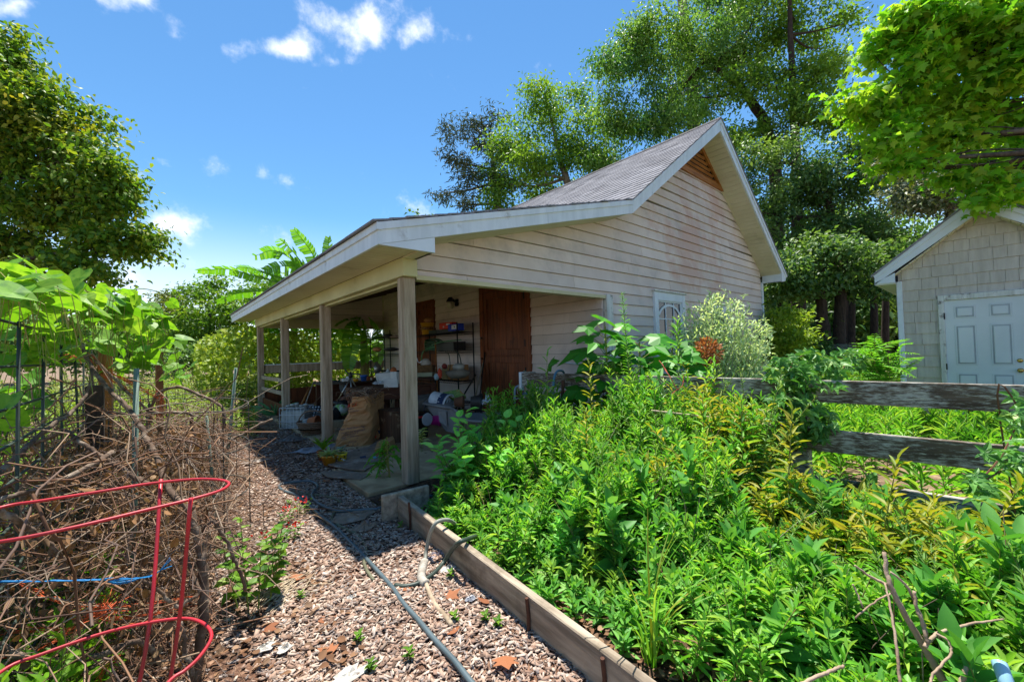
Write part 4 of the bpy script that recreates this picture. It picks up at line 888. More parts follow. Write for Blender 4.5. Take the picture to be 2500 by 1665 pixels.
# far-off woods that read as one mass
Cs = []
for (px, py, rx, ry, D) in [(1080+95*i, 700+50*math.sin(i*1.7), 110, 170, 31+4*math.sin(i*2.3)) for i in range(17)]+[(1720+80*i, 760, 90, 110, 25+2*math.sin(i*2.3)) for i in range(10)]+[(300+90*i, 860+10*math.sin(i*2), 80, 50, 34+3*math.sin(i)) for i in range(9)]+[(-150+100*i, 830, 90, 70, 30) for i in range(6)]:
    P, _ = lobe_points(px, py, rx, ry, D, int(rx*ry/45), hollow=.2); Cs.append(P)
C_ = np.concatenate(Cs); P, o = puff(C_, 12, .7); n = len(P)
tag(leaves('woods', P, norm(rdir(n)+np.array([0, 0, -.3])), norm(rdir(n)+np.array([0, 0, .8])), .42*(.6+.8*rnd(n)), .22*(.7+.6*rnd(n)), T_DIA, LM_DARK), 'far-off dark woods behind the barn and shed', None, None, 'stuff')
# ================================================================== low plants
LM_WEED = leafmat('weed_leaf', ['#58962a', '#6aaa32', '#468024', '#80b440', '#94b644', '#509032'], .45, patch='#36701f', pscale=2.4, plo=.50, phi=.68, gain=1.25)
LM_WEED2 = leafmat('weed_leaf_blueish', ['#4c8a30', '#62a03c', '#3c7428', '#7db455', '#4f8f3a'], .40, patch='#8fa83c', pscale=2.6, gain=1.25)
LM_YEL = leafmat('yellowing_weed_leaf', ['#8f9c2c', '#a8a836', '#7c9428', '#b8ae48', '#6d8f2a'], .45)
LM_HERB = leafmat('soft_herb_leaf', ['#6fbb48', '#82c858', '#5ca83e', '#96d268', '#66b04a'], .45, gain=1.25)
LM_BIG = leafmat('big_leaf_green', ['#3f8a22', '#4f9a2a', '#33781e', '#5fa834'], .42, rough=.45, gain=1.1)
LM_CREEP = leafmat('creeper_leaf', ['#4c8630', '#5e9a3c', '#3d7430', '#78ae56', '#4a8040', '#8fb24a'], .35, spec=.5)
LM_BEAN = leafmat('bean_leaf', ['#6fa824', '#82b630', '#5c961e', '#94be40', '#528a1e'], .5, rough=.5, patch='#4f8a24', pscale=3.0)
LM_FERN = leafmat('fern_leaf', ['#5fa52a', '#72b834', '#4f9424', '#86c244'], .48)
LM_WISP = leafmat('pale_wispy_leaf', ['#a9c294', '#bcd0a8', '#94b47c', '#ccdcbc', '#a0bd86'], .4, gain=1.25)
LM_BAN = leafmat('banana_leaf', ['#5c9c1e', '#70ae2a', '#4d8c1c', '#86bb38'], .5, rough=.35, spec=.5)
M_STEM = mat('green_stem', '#6f8a3a', .7, '#8a7a40', 6)
M_DRYST = leafmat('dry_stem', ['#7a5a46', '#8c6c54', '#5e4434', '#a48c74', '#6c4e3c', '#85746a', '#4a3428', '#b5a592'], 0, rough=.9, spec=.15)
M_DRYLF = leafmat('dry_leaf', ['#7a5a40', '#8f6c4c', '#5f4632', '#9c8062', '#4d392b'], .15, rough=.9, spec=.1)
def stuff_mesh(name, parts, mats, label):
    Vs, Fs, Mi, o = [], [], [], 0
    for V, F, i in parts: Vs.append(V); Fs.append(F+o); Mi.append(np.full(len(F), i)); o += len(V)
    me = np_mesh(name, np.concatenate(Vs), np.concatenate(Fs), mats); me.polygons.foreach_set('material_index', np.concatenate(Mi).astype(np.int32))
    return me
def weed_arrays(X, Y, H, m, Ln, ratio, T=T_LAN, t0=.12, lean=.16, droop=.25, opp=False, z0=0.0, up0=.25, up1=1.1):
    """K upright leafy stems: returns leaf arrays and stem arrays"""
    K = len(X); la = rnd(K)*6.283; ll = lean*rnd(K)*H
    t = np.linspace(0, 1, 6)[None]; bx = X[:, None]+(ll*np.cos(la))[:, None]*t**1.7; by = Y[:, None]+(ll*np.sin(la))[:, None]*t**1.7; bz = H[:, None]*t+z0
    SP = np.stack([bx, by, bz], -1)
    tt = t0+(1-t0)*(np.arange(m)+.3)/m; tt = np.tile(tt, (K, 1))+rng.normal(0, .01, (K, m)); tt = np.clip(tt, .02, 1)
    ang = (np.arange(m)[None]*(math.pi if opp else 2.4)+(np.arange(m)[None]//2*1.57 if opp else 0))+rnd(K, 1)*6.283+rng.normal(0, .25, (K, m))
    px = X[:, None]+(ll*np.cos(la))[:, None]*tt**1.7; py = Y[:, None]+(ll*np.sin(la))[:, None]*tt**1.7; pz = H[:, None]*tt+z0
    el = up0+(up1-up0)*tt**2.0+rng.normal(0, .22, (K, m))-droop*(1-tt)
    Dv = np.stack([np.cos(ang)*np.cos(el), np.sin(ang)*np.cos(el), np.sin(el)], -1).reshape(-1, 3)
    Nv = np.stack([-np.cos(ang)*np.sin(el), -np.sin(ang)*np.sin(el), np.cos(el)], -1).reshape(-1, 3)+rng.normal(0, .35, (K*m, 3))
    sz = (.55+.9*np.sin(np.pi*np.clip(tt*.75+.12, 0, 1)))*.75*(.75+.5*rnd(K, m)); sz = sz.ravel()*Ln
    lv = leaf_arrays(np.stack([px, py, pz], -1).reshape(-1, 3), Dv, Nv, sz, sz*ratio*(.85+.3*rnd(len(sz))), T)
    sv = stalks(SP, np.linspace(.0045, .0018, 6)[None].repeat(K, 0), 4)
    return lv, sv
def field(name, K, xr, yr, hf, m, Ln, ratio, mt, label, T=T_LAN, keep=None, **k):
    X = xr[0]+(xr[1]-xr[0])*rnd(K); Y = yr[0]+(yr[1]-yr[0])*rnd(K); ok = np.ones(K, bool) if keep is None else keep(X, Y); X, Y = X[ok], Y[ok]
    H = hf(X, Y)*(.78+.42*rnd(len(X)))
    lv, sv = weed_arrays(X, Y, H, m, Ln, ratio, T, **k)
    return tag(link(name, stuff_mesh(name, [(*lv, 0), (*sv, 1)], [mt, M_STEM], label)), label, None, None, 'stuff')
# the overgrown bed between edging and fence: X -0.4 .. FX(Y), Y -4.6 .. 0
inbed = lambda X, Y: (X > -.33+.06*(-Y) + .0) & (X < FX(Y)-.10) & ~((X < .9) & (Y > -.55))
nz_ = lambda X, Y: .86+.16*np.sin(3.7*X+1.3*Y+1)*np.sin(2.9*Y-1.1*X)+.12*np.sin(7.1*X-5.3*Y)
hb = lambda X, Y: nz_(X, Y)*np.where(Y < -3.0, np.interp(X, [-.3, .4, 1.0, 1.6, 2.3], [.30, .52, .56, .40, .34]), np.interp(X, [-.3, .5, 1.2, 1.9], [.34, .70, .96, 1.12]))
field('weed_thicket', 900, (-.35, 2.2), (-2.6, -.1), hb, 50, .098, .24, LM_WEED, 'dense lance-leaved weeds filling the far part of the bed', keep=lambda X, Y: inbed(X, Y) & (X > .0))
field('weed_thicket', 800, (-.2, 2.2), (-5.2, -2.4), lambda X, Y: hb(X, Y)*.92, 46, .092, .24, LM_WEED, 'lance-leaved weeds filling the near part of the bed', keep=lambda X, Y: inbed(X, Y) & (X > .05), lean=.3)
field('weed_ground_cover', 900, (-.35, 2.25), (-5.2, -.9), lambda X, Y: hb(X, Y)*.80, 24, .085, .44, LM_WEED2, 'broad-leaved green cover low in the bed', T=T_OVA, keep=inbed, opp=True, droop=.1, lean=.3)
field('wiry_weeds', 420, (.2, 2.2), (-5.0, -.6), lambda X, Y: hb(X, Y)*1.08, 80, .05, .16, leafmat('wiry_weed_leaf', ['#6c9a48', '#84b05c', '#557f38', '#9cc07a'], .4), 'wiry fine-leaved weeds threading through the bed', keep=inbed, lean=.5, up0=.5)
field('yellow_weeds', 330, (.7, 2.1), (-4.4, -2.0), lambda X, Y: hb(X, Y)*1.0, 40, .125, .18, LM_YEL, 'yellowing long-leaved weeds in front of the lower fence rail', keep=lambda X, Y: inbed(X, Y) & (np.sin(X*3.1+1)*np.sin(Y*2.3) > -.25), lean=.6, up0=.1, up1=.8)
field('edge_seedlings', 420, (-.47, .5), (-4.0, -.9), lambda X, Y: .13+.24*np.clip(X+.45, 0, 1), 18, .07, .38, LM_WEED2, 'short leafy weeds along the inside of the timber edging', keep=lambda X, Y: (X > -.43-.065*(Y+.7)*-1) & (np.sin(Y*4+X*3) > -.7), T=T_OVA)
field('edge_weeds', 160, (-.40, .3), (-4.0, -1.1), lambda X, Y: .30+.12*np.sin(Y*5), 34, .075, .26, LM_WEED, 'lance-leaved weeds leaning toward the timber edging', keep=lambda X, Y: (X > -.36+.065*(Y+.7)) & (np.sin(Y*3.1) > -.4), lean=.5)
field('oval_weeds', 130, (-.2, 2.2), (-5.0, -.8), lambda X, Y: hb(X, Y)*1.02, 26, .15, .46, leafmat('oval_weed_leaf', ['#4a8a34', '#5f9f44', '#3c7a2c', '#7ab058'], .42, gain=1.2), 'larger oval-leaved weeds scattered through the bed', T=T_OVA, keep=inbed, opp=True, lean=.35)
K = 420; X = -.3+2.5*rnd(K); Y = -5+4.6*rnd(K); ok = inbed(X, Y); X, Y = X[ok], Y[ok]; K = len(X); H = hb(X, Y)*(.7+.6*rnd(K)); a = rnd(K)*6.283; t = np.linspace(0, 1, 6)[None]; le = .35*rnd(K)
V1, F1 = stalks(np.stack([X[:, None]+(le*np.cos(a))[:, None]*t**1.5, Y[:, None]+(le*np.sin(a))[:, None]*t**1.5, .03+H[:, None]*t-.15*(le[:, None])*t**3], -1), np.linspace(.0035, .0015, 6)[None].repeat(K, 0), 4)
tag(link('dead_stalks', np_mesh('dead_stalks', V1, F1, M_DRYST)), 'dead tan stalks standing and leaning among the weeds', None, None, 'stuff')
# beyond the fence, in front of the gable and the shed
field('weed_thicket', 380, (2.0, 9.5), (-2.7, -.25), lambda X, Y: .62+.25*np.sin(X*1.3)+.0*Y, 36, .14, .22, LM_WEED2, 'rough green weeds between the fence and the gable wall', keep=lambda X, Y: X > FX(Y)+.2)
field('grass_weeds', 430, (2.3, 8.0), (-6.5, -2.3), lambda X, Y: np.where(X > 5.5, .38, .55), 30, .17, .12, LM_WEED, 'grassy weeds between the fence and the shed', keep=lambda X, Y: (X > FX(Y)+.15), up0=.6, up1=1.2)
field('yard_weeds', 260, (8, 15), (-3, 1), lambda X, Y: .6+0*X, 26, .17, .3, LM_SHRUB, 'green weeds at the woods edge past the barn corner')
field('yard_weeds', 260, (9.5, 17), (-7, -3), lambda X, Y: .7+0*X, 26, .17, .3, LM_SHRUB, 'green weeds beside the far side of the shed')
field('meadow_weeds', 520, (-5.0, 1.5), (9.3, 17), lambda X, Y: .75+.3*np.sin(X*2+Y), 30, .13, .3, leafmat('meadow_leaf', ['#7d9a48', '#93ab5c', '#688838', '#a9b878', '#8a8a58'], .4), 'tall pale weeds beyond the end of the path')
field('meadow_weeds', 380, (-6, -.7), (4.2, 9.5), lambda X, Y: np.where(X > -1.6, .45, .75), 30, .11, .3, leafmat('meadow_leaf_two', ['#7f9f3e', '#93b04c', '#6a8c30', '#a5b562'], .42), 'green and straw weeds left of the far porch posts')
field('plot_weeds', 420, (-5.5, -2.25), (-3.2, 4.5), lambda X, Y: .5+.15*np.sin(3*X+Y), 28, .12, .3, LM_BEAN, 'bright green weeds on the ground behind the dry vine tangle')
# vine-covered fence beyond the porch end
K = 3600; x = -1.4+4.6*rnd(K); y = 10.1+.35*rng.normal(0, 1, K); z = (2.45-.25*np.sin(x*2)-np.clip(-x, 0, 2)*.45)*rnd(K)**.7
P = np.stack([x, y, z], 1); D_ = norm(rdir(K)*.7+np.array([0, -.5, -.5])); N_ = norm(rdir(K)*.6+np.array([0, -1., .6]))
tag(leaves('vine_screen', P, D_, N_, .13*(.6+.8*rnd(K)), .10*(.6+.8*rnd(K)), T_OVA, leafmat('vine_screen_leaf', ['#8fae30', '#a3bd3e', '#78992a', '#b7c456', '#6a8f2a'], .55)), 'yellow-green vines swallowing the fence past the porch end', None, None, 'stuff')

# ---------------------------------------------------------------- single plants
def lmesh(name, T, ratio, m, curl=0.0):
    return MB().add([(x, y*ratio, z-curl*x*x) for x, y, z in T[0]], [tuple(f) for f in T[1].tolist()]).mesh(name, m)
def leaf_at(me, p, P, D, Nn, s, name='leaf'):
    D = norm(np.array(D, float)); Nn = np.array(Nn, float); S = norm(np.cross(D, Nn)+1e-9); Nn = np.cross(S, D)
    return link(name, me, p, Matrix(((D[0]*s, S[0]*s, Nn[0]*s, P[0]), (D[1]*s, S[1]*s, Nn[1]*s, P[1]), (D[2]*s, S[2]*s, Nn[2]*s, P[2]), (0, 0, 0, 1))))
# soft broad-leaved herb by the front post
ME_HERB = [lmesh('leaf', T_OVA, .62, LM_HERB, c) for c in (.1, .25, -.05)]
hb_ = thing('herb_bush', 'bushy light green herb with broad pointed leaves beside the front porch post', 'plant', (.45, -.75, 0))
stm = MB()
cnt = 0
for i in range(30):
    a = rnd()*6.283; r = .75*math.sqrt(rnd()); bxy = np.array([.42+r*.45*math.cos(a), -.85+r*.55*math.sin(a), 0]); h = (.62+.30*rnd())*(1.15-.5*r) * (1.0 if bxy[1] > -1 else .85)
    top = bxy+np.array([math.cos(a)*r*.3, math.sin(a)*r*.3-.05, h]); q = spline([bxy, (bxy+top)/2+np.array([0, 0, .05]), top], 4); stm.tube(q, np.linspace(.006, .002, len(q)), 5)
    for k in range(10):
        if cnt >= 296: break
        t = .35+.65*k/9; b = bxy+(top-bxy)*t; an = k*1.571*1+(k % 2)*3.14159+i; e = .15+.7*t*t-.2
        leaf_at(ME_HERB[(i+k) % 3], hb_, b, (math.cos(an)*math.cos(e), math.sin(an)*math.cos(e), math.sin(e)), (-math.cos(an)*math.sin(e)+rng.normal(0, .2), -math.sin(an)*math.sin(e)-.25, math.cos(e)), (.125+.06*rnd())*(1.15-.35*t)); cnt += 1
stm.build('stem', M_STEM, hb_)
ME_BAS = [lmesh('leaf', T_OVA, .62, LM_SHRUB, c) for c in (.1, .25, -.05)]
# big lobed leaves under the first window
T_BIG = (np.array([(0, 0, 0), (-.12, .30, .0), (.10, .52, -.05), (.28, .34, .02), (.55, .50, -.06), (.62, .24, 0), (1.0, 0, -.16), (.62, -.24, 0), (.55, -.50, -.06), (.28, -.34, .02), (.10, -.52, -.05), (-.12, -.30, .0), (.35, 0, .05)]), np.array([(12, i, (i+1) % 12) for i in range(12)])[:, ::-1])
ME_BIG = [lmesh('leaf', T_BIG, r_, LM_BIG, c) for r_, c in ((1.0, .1), (.9, .3), (1.1, .0))]
for i, (px, py, D, top, n, lb) in enumerate([(1478, 900, 5.0, 1.75, 34, 'tallest big-leaved plant in front of the white corner trim'), (1560, 900, 5.2, 1.55, 30, 'middle big-leaved plant below the left window edge'), (1640, 900, 5.6, 1.50, 30, 'big-leaved plant under the arched window')]):
    c = AT(px, py, D); t_ = thing('big_leaf_plant', lb, 'plant', (c[0], c[1], 0)); s = MB()
    s.tube(spline([(c[0], c[1], 0), (c[0]+.03, c[1], top*.5), (c[0], c[1]-.02, top)], 4), np.linspace(.02, .008, 9), 6)
    for k in range(n):
        t = .35+.65*k/(n-1); a = k*2.4+i; z = top*t; ln = (.20+.10*rnd())*(1.15-.6*t); e = np.array([c[0]+math.cos(a)*ln, c[1]+math.sin(a)*ln, z+.06]); s.tube([(c[0], c[1], z-.04), e], .005, 4)
        leaf_at(ME_BIG[k % 3], t_, e, (math.cos(a), math.sin(a), -.35+.5*t), (rng.normal(0, .25)-.15, rng.normal(0, .25)-.35, 1), .42*(.8+.4*rnd())*(1.15-.35*t))
    s.build('stem', M_STEM, t_)
c = AT(1310, 985, 5.2); t_ = thing('big_leaf_plant', 'glossy broad-leaved plant at the foot of the fence end post', 'plant', (c[0], c[1], 0)); s = MB()
for k in range(14):
    a = k*2.4; ln = .10+.16*rnd(); z = .55+.35*rnd(); e = np.array([c[0]+.12+math.cos(a)*ln, c[1]-.05+math.sin(a)*ln, z]); s.tube([(c[0], c[1], 0), (c[0]+.05, c[1], z*.7), e], .006, 4)
    leaf_at(ME_BIG[k % 3], t_, e, (math.cos(a), math.sin(a), -.1), (-.3, -.3, 1), .17*(.8+.4*rnd()))
s.build('stem', M_STEM, t_)
leaf_at(ME_BIG[0], (lambda t: (MB().tube([(2.2, .1, 0), (2.25, .05, 1.2)], .012, 5).build('stem', M_STEM, t), t)[1])(thing('big_leaf_plant', 'single dark lobed leaf rising over the fence board near its end post', 'plant', (2.2, .1, 0))), (2.25, .05, 1.2), (-.3, -.8, .5), (-.6, -.4, .6), .30)
# upright flower stalks standing above the rail
def stalk_plant(lb, base, h, n, Ln, ratio, mt, lean=(0, 0), cat='weed', name='tall_weed', group=None, fine=False, T=T_LAN):
    t_ = thing(name, lb, cat, (base[0], base[1], 0), group=group)
    q = spline([(base[0], base[1], 0), (base[0]+lean[0]*.35, base[1]+lean[1]*.35, h*.5), (base[0]+lean[0], base[1]+lean[1], h)], 6)
    MB().tube(q, np.linspace(.007, .0025, len(q)), 5).build('stem', M_STEM, t_)
    tt = np.linspace(.18, 1, n); f = np.stack([np.interp(tt, np.linspace(0, 1, len(q)), q[:, k]) for k in range(3)], 1)
    an = np.arange(n)*2.4+rng.normal(0, .2, n); el = .15+.9*tt**2+rng.normal(0, .15, n)
    Dv = np.stack([np.cos(an)*np.cos(el), np.sin(an)*np.cos(el), np.sin(el)], 1); Nv = np.stack([-np.cos(an)*np.sin(el), -np.sin(an)*np.sin(el), np.cos(el)], 1)+rng.normal(0, .25, (n, 3))
    sz = Ln*(1.05-.6*tt)*(.8+.4*rnd(n)); leaves('foliage', f, Dv, Nv, sz, sz*ratio, T, mt, t_); return t_
def atz(px, D): q = AT(px, 840, D); return q
for (px, D, h, n, Ln, lb, ml, lean) in [(1440, 4.2, 1.32, 46, .20, 'yellow-green lance-leaved weed leaning over the fence board', LM_YEL, (-.02, .0)), (1540, 4.4, 2.05, 150, .13, 'tallest feathery spike rising in front of the siding', LM_FERN, (-.10, .02)), (1590, 3.9, 1.15, 60, .13, 'pale spike bowing across the fence board below the tallest one', LM_WISP, (.12, -.05)),
                                        (1650, 4.6, 1.75, 70, .22, 'bushy lance-leaved weed before the arched window', LM_WEED, (.05, 0)), (1330, 4.6, 1.45, 22, .24, 'green-leaved sapling standing against the fence end post', LM_WEED2, (.03, 0)), (1345, 3.6, 1.02, 40, .20, 'lance-leaved weed in front of the glossy plant', LM_WEED, (.02, 0)),
                                        (1420, 3.3, .98, 44, .18, 'yellow-tipped weed left of the bed centre', LM_YEL, (.03, 0)), (1710, 3.2, 1.08, 44, .19, 'lance-leaved weed crossing the fence board under the rust-red twine', LM_WEED, (.0, 0)), (1800, 3.0, 1.08, 44, .20, 'upright green weed right of the rust-red twine', LM_WEED, (.03, 0)), (1900, 2.7, 1.05, 44, .20, 'arching weed below the creeper', LM_YEL, (.05, -.05)),
                                        (1560, 3.5, 1.0, 44, .18, 'upright weed beneath the pale bowed spike', LM_WEED2, (-.03, 0)), (2115, 2.3, .82, 40, .20, 'yellowing weed crossing the lower rail', LM_YEL, (.05, -.1)), (2300, 2.2, .72, 44, .22, 'long-leaved yellow weed bending to the right in front of the rails', LM_YEL, (.15, -.25)), (2420, 1.9, .68, 44, .18, 'leafy weed low in the right-hand corner', LM_WEED2, (.1, -.15))]:
    stalk_plant(lb, atz(px, D), h, n, Ln, .2 if n < 100 else .10, ml, lean)
for (px, py, h, n, Ln, lb, ml) in [(1310, 1420, .40, 60, .10, 'light green clump overhanging the middle of the timber edging', LM_HERB), (1120, 1385, .22, 26, .08, 'little leafy weed inside the edging under the dark green hose', LM_WEED2), (1235, 1400, .20, 24, .07, 'small pointed weed among dry stems behind the edging', LM_WEED2)]:
    b_ = G(px+60, py, 0)
    t_ = None
    for k in range(1): stalk_plant(lb, (b_[0]+.03, b_[1]), h, n, Ln, .36, ml, (-.05, 0), T=T_OVA)
# pale wispy shrub before the second window
w_ = thing('wispy_shrub', 'pale feathery shrub hiding the right-hand window', 'shrub', AT(1760, 900, 6.6)*np.array([1, 1, 0]))
base = AT(1760, 900, 6.6); base[2] = 0; br = []; LP = []; LD = []
for i in range(190):
    px = 1640+240*rnd(); py = 690+200*rnd() if abs(px-1760) < 60 else 740+170*rnd()
    if py < 700+abs(px-1760)*.75: py = 720+abs(px-1760)*.8
    e = AT(px, py, 6.6+rng.normal(0, .3)); st = base+np.array([rng.normal(0, .15), rng.normal(0, .12), .2]); mid = (st+e)/2+np.array([0, 0, .12])+rng.normal(0, .06, 3)
    q = spline([st, mid, e], 5); br.append(q)
    for t in range(34):
        k = 3+7.9*rnd(); a = q[int(k)]; b = q[min(int(k)+1, 10)]; LP.append(a+(b-a)*(k % 1)+rng.normal(0, .045, 3)); LD.append(norm(b-a)*.8+rng.normal(0, .5, 3))
V, F = stalks(np.array(br), np.linspace(.008, .002, 11)[None].repeat(len(br), 0), 4); link('stem', np_mesh('stem', V, F, mat('pale_stem', '#a8ab8a', .8, '#8f9370', 5)), w_)
n = len(LP); leaves('foliage', np.array(LP), np.array(LD), rdir(n), .085*(.6+.8*rnd(n)), .026, T_DIA, LM_WISP, w_)
cC = AT(1728, 862, 5.6); n = 420; v = rdir(n)*(rnd(n)**.4)[:, None]*np.array([.16, .16, .19]); t_ = thing('dried_flower_head', 'rust-brown dried flower head among the pale shrub', 'plant', (cC[0], cC[1], 0))
MB().tube([(cC[0], cC[1], 0), (cC[0]+.03, cC[1], .7), cC], .008, 5).build('stem', M_STEM, t_); leaves('flower_head', cC+v, v+rdir(n)*.1, rdir(n), .07, .03, T_DIA, leafmat('rust_petal', ['#a0603a', '#b8764a', '#8a5030', '#c48c62'], .3), t_)
# pinnate fronds: by the shed and by the front post
def frond(base, tip, sag, n, ll, lw, t_, mt):
    q = spline([base, (np.array(base)+np.array(tip))/2+np.array([0, 0, sag]), tip], 6); MB().tube(q, np.linspace(.006, .002, len(q)), 4).build('stem', M_STEM, t_)
    tt = np.linspace(.15, 1, n); f = np.stack([np.interp(tt, np.linspace(0, 1, len(q)), q[:, k]) for k in range(3)], 1); ax = norm(np.gradient(f, axis=0)); sd = norm(np.cross(ax, np.array([0, 0, 1.])))
    P = np.concatenate([f, f]); D_ = np.concatenate([sd+ax*.55, -sd+ax*.55]); Nv = np.tile(np.array([[0, 0, 1.]]), (2*n, 1))+rng.normal(0, .15, (2*n, 3)); s = np.tile(np.sin(np.pi*(.15+.8*tt))**.6, 2)
    leaves('leaflets', P, D_, Nv, ll*s, lw*s, T_LAN, mt, t_)
fb = AT(2150, 930, 6.0); fb[2] = 0
t_ = thing('sumac_bush', 'bright feathery-leaved bush growing against the shed corner', 'bush', fb); rg = random.Random(8)
MB().tube([fb, fb+np.array([.02, 0, .6]), fb+np.array([0, .03, 1.3])], [.025, .018, .01], 6).build('stem', M_STEM, t_)
for k in range(44):
    px = rg.uniform(2040, 2250); py = rg.uniform(800, 930)
    if py < 800+abs(px-2170)*.35: py += 45
    e = AT(px, py, 6.0+rg.uniform(-.5, .4)); st = fb+np.array([rg.uniform(-.15, .15), rg.uniform(-.15, .15), rg.uniform(.5, 1.25)])
    frond(st, e, .12, 13, .12, .035, t_, LM_FERN)
fb = G(960, 1180, 0)+np.array([.0, .08, 0]); t_ = thing('pinnate_seedling', 'small pinnate-leaved seedling at the foot of the front post', 'plant', fb)
MB().tube([fb, fb+np.array([-.02, 0, .3]), fb+np.array([-.03, .02, .52])], [.008, .006, .003], 5).build('stem', M_STEM, t_)
for k, (px, py) in enumerate([(905, 1130), (925, 1095), (935, 1075), (895, 1165), (915, 1190), (1000, 1150), (975, 1100), (890, 1140), (950, 1210), (1000, 1195), (925, 1155)]):
    frond(fb+np.array([-.02, .01, .12+.04*k]), AT(px, py, 4.75), .05, 9, .085, .032, t_, LM_FERN)
# Virginia creeper over the fence post, and strands at the right
T_PAL = (lambda: (lambda vs, fs: (np.array(vs), np.array(fs)))(*(lambda b: ([v for q in b for v in q[0]], [f for q in b for f in q[1]]))([((lambda a, s: ([(s*(x*math.cos(a)-y*.42*math.sin(a)), s*(x*math.sin(a)+y*.42*math.cos(a)), s*z) for x, y, z in T_OVA[0]], [tuple(int(i)+9*k for i in f) for f in T_OVA[1]]))(R(ang), sc)) for k, (ang, sc) in enumerate([(0, 1), (52, .9), (-52, .9), (112, .65), (-112, .65)])])))()
ME_CR = [MB().add(T_PAL[0]*np.array([1, 1, k]), T_PAL[1].tolist()).mesh('leaf', LM_CREEP) for k in (.8, 1.4, 2.0)]
def creeper(lb, spots, s, n, seed, root=None):
    g = np.random.default_rng(seed); t_ = thing('virginia_creeper', lb, 'vine', root); st = MB()
    st.tube(spline([root]+[np.array(AT(*q[:3])) for q in spots], 4), .005, 5)
    w = np.array([q[3]*q[4] for q in spots], float); w /= w.sum()
    for k in range(n):
        px, py, D, rx, ry = spots[g.choice(len(spots), p=w)]; a = g.random()*6.28; r = math.sqrt(g.random())
        p = AT(px+rx*r*math.cos(a), py+ry*r*math.sin(a), D+g.normal(0, .09)); an = g.random()*6.28
        leaf_at(ME_CR[k % 3], t_, p, (-.3+.8*math.cos(an), -.3+.8*math.sin(an), -.35+g.normal(0, .3)), (-.55+g.normal(0, .3), -.45+g.normal(0, .3), .75), s*(.7+.6*g.random()))
    st.build('stem', mat('vine_stem', '#7a5540', .8, '#5f4030', 6), t_)
creeper('thick Virginia creeper burying the middle fence post', [(1925, 910, 3.45, 55, 45), (1990, 880, 3.6, 60, 30), (1960, 960, 3.4, 55, 60), (1980, 1040, 3.35, 60, 55), (1900, 1000, 3.5, 30, 50), (2030, 930, 3.5, 30, 50), (2070, 880, 4.0, 60, 25)], .092, 290, 1, np.array([FX(-3.1)-.1, -3.05, 0]))
creeper('Virginia creeper strand hanging over the right end of the rails', [(2435, 965, 2.55, 30, 20), (2480, 985, 2.5, 30, 20), (2480, 1040, 2.5, 25, 40), (2440, 1120, 2.45, 45, 30), (2390, 1180, 2.4, 40, 40), (2490, 1120, 2.4, 20, 40)], .085, 40, 2, np.array([2.2, -4.3, 0]))
creeper('bluish-green creeper clump on the fence board beside the big leaves', [(1480, 905, 4.9, 28, 24), (1500, 925, 4.8, 24, 18), (1450, 890, 5.0, 20, 12)], .085, 60, 3, np.array([2.0, -1.0, 0]))
# grass tuft at the edging
t_ = thing('grass_tuft', 'tuft of long narrow grass blades behind the near end of the timber edging', 'grass', G(1590, 1640, .0)); b_ = G(1590, 1640, .0)
for k in range(26):
    a = rnd()*6.283; r = .12+.30*rnd(); h = .35+.35*rnd(); e = b_+np.array([math.cos(a)*r, math.sin(a)*r, h]); m_ = b_+np.array([math.cos(a)*r*.3, math.sin(a)*r*.3, h*.65]); q = spline([b_+rng.normal(0, .012, 3)*np.array([1, 1, 0]), m_, e], 5)
    w = np.linspace(.007, .001, len(q)); sd = np.array([-math.sin(a), math.cos(a), 0]); me = MB(); me.add([v for p_, ww in zip(q, w) for v in (p_-sd*ww, p_+sd*ww+np.array([0, 0, .002]))], [(2*i, 2*i+1, 2*i+3, 2*i+2) for i in range(len(q)-1)]); me.build('blade', LM_WEED if k % 4 else LM_YEL, t_)
# plants on the left of the path
t_ = thing('basil_plant', 'upright green basil-like plant at the left edge of the path', 'plant', G(620, 1480, 0)); b0 = G(620, 1480, 0); s = MB(); k0 = 0
for i in range(9):
    a = i*2.4; b_ = b0+np.array([math.cos(a)*.08, math.sin(a)*.10, 0]); h = .34+.16*rnd(); tp = b_+np.array([math.cos(a)*.08, math.sin(a)*.08, h]); s.tube([b_, (b_+tp)/2, tp], [.005, .004, .002], 5)
    for k in range(13):
        t = .3+.7*k/12; an = k*1.9+i; leaf_at(ME_BAS[k % 3], t_, b_+(tp-b_)*t, (math.cos(an), math.sin(an), -.1+.4*t), (-.2, -.3, 1), .075*(.8+.5*rnd())*(1.15-.4*t))
s.build('stem', M_STEM, t_)
LM_BAS = LM_SHRUB
for i, (px, py, lb) in enumerate([(700, 1262, 'red-flowered weed by the top of the path edge'), (715, 1305, 'red-flowered weed halfway down the path edge'), (655, 1330, 'red-flowered weed nearest the dry stalks'), (740, 1240, 'red-flowered weed closest to the long hose')]):
    b_ = G(px, py+18, 0); t_ = thing('red_flower', lb, 'flower', b_, group='small red-flowered weeds along the path'); s = MB()
    for k in range(7):
        a = k*2.4; e = b_+np.array([math.cos(a)*.07, math.sin(a)*.07, .07+.08*rnd()]); s.tube([b_, e], .002, 3)
        for m_ in range(4): leaf_at(ME_BAS[m_ % 3], t_, b_+(e-b_)*(.4+.2*m_), (math.cos(a+m_*1.6), math.sin(a+m_*1.6), .1), (0, 0, 1), .035)
    s.build('stem', M_STEM, t_)
    n = 14; v = rdir(n, 0, 1); leaves('blossom', b_+np.array([.0, 0, .13])+v*.02+rng.normal(0, .03, (n, 3))*np.array([1, 1, .3]), v, rdir(n), .022, .016, T_OVA, leafmat('red_petal', ['#d8261c', '#c81e18', '#e23a2a'], .3), t_)
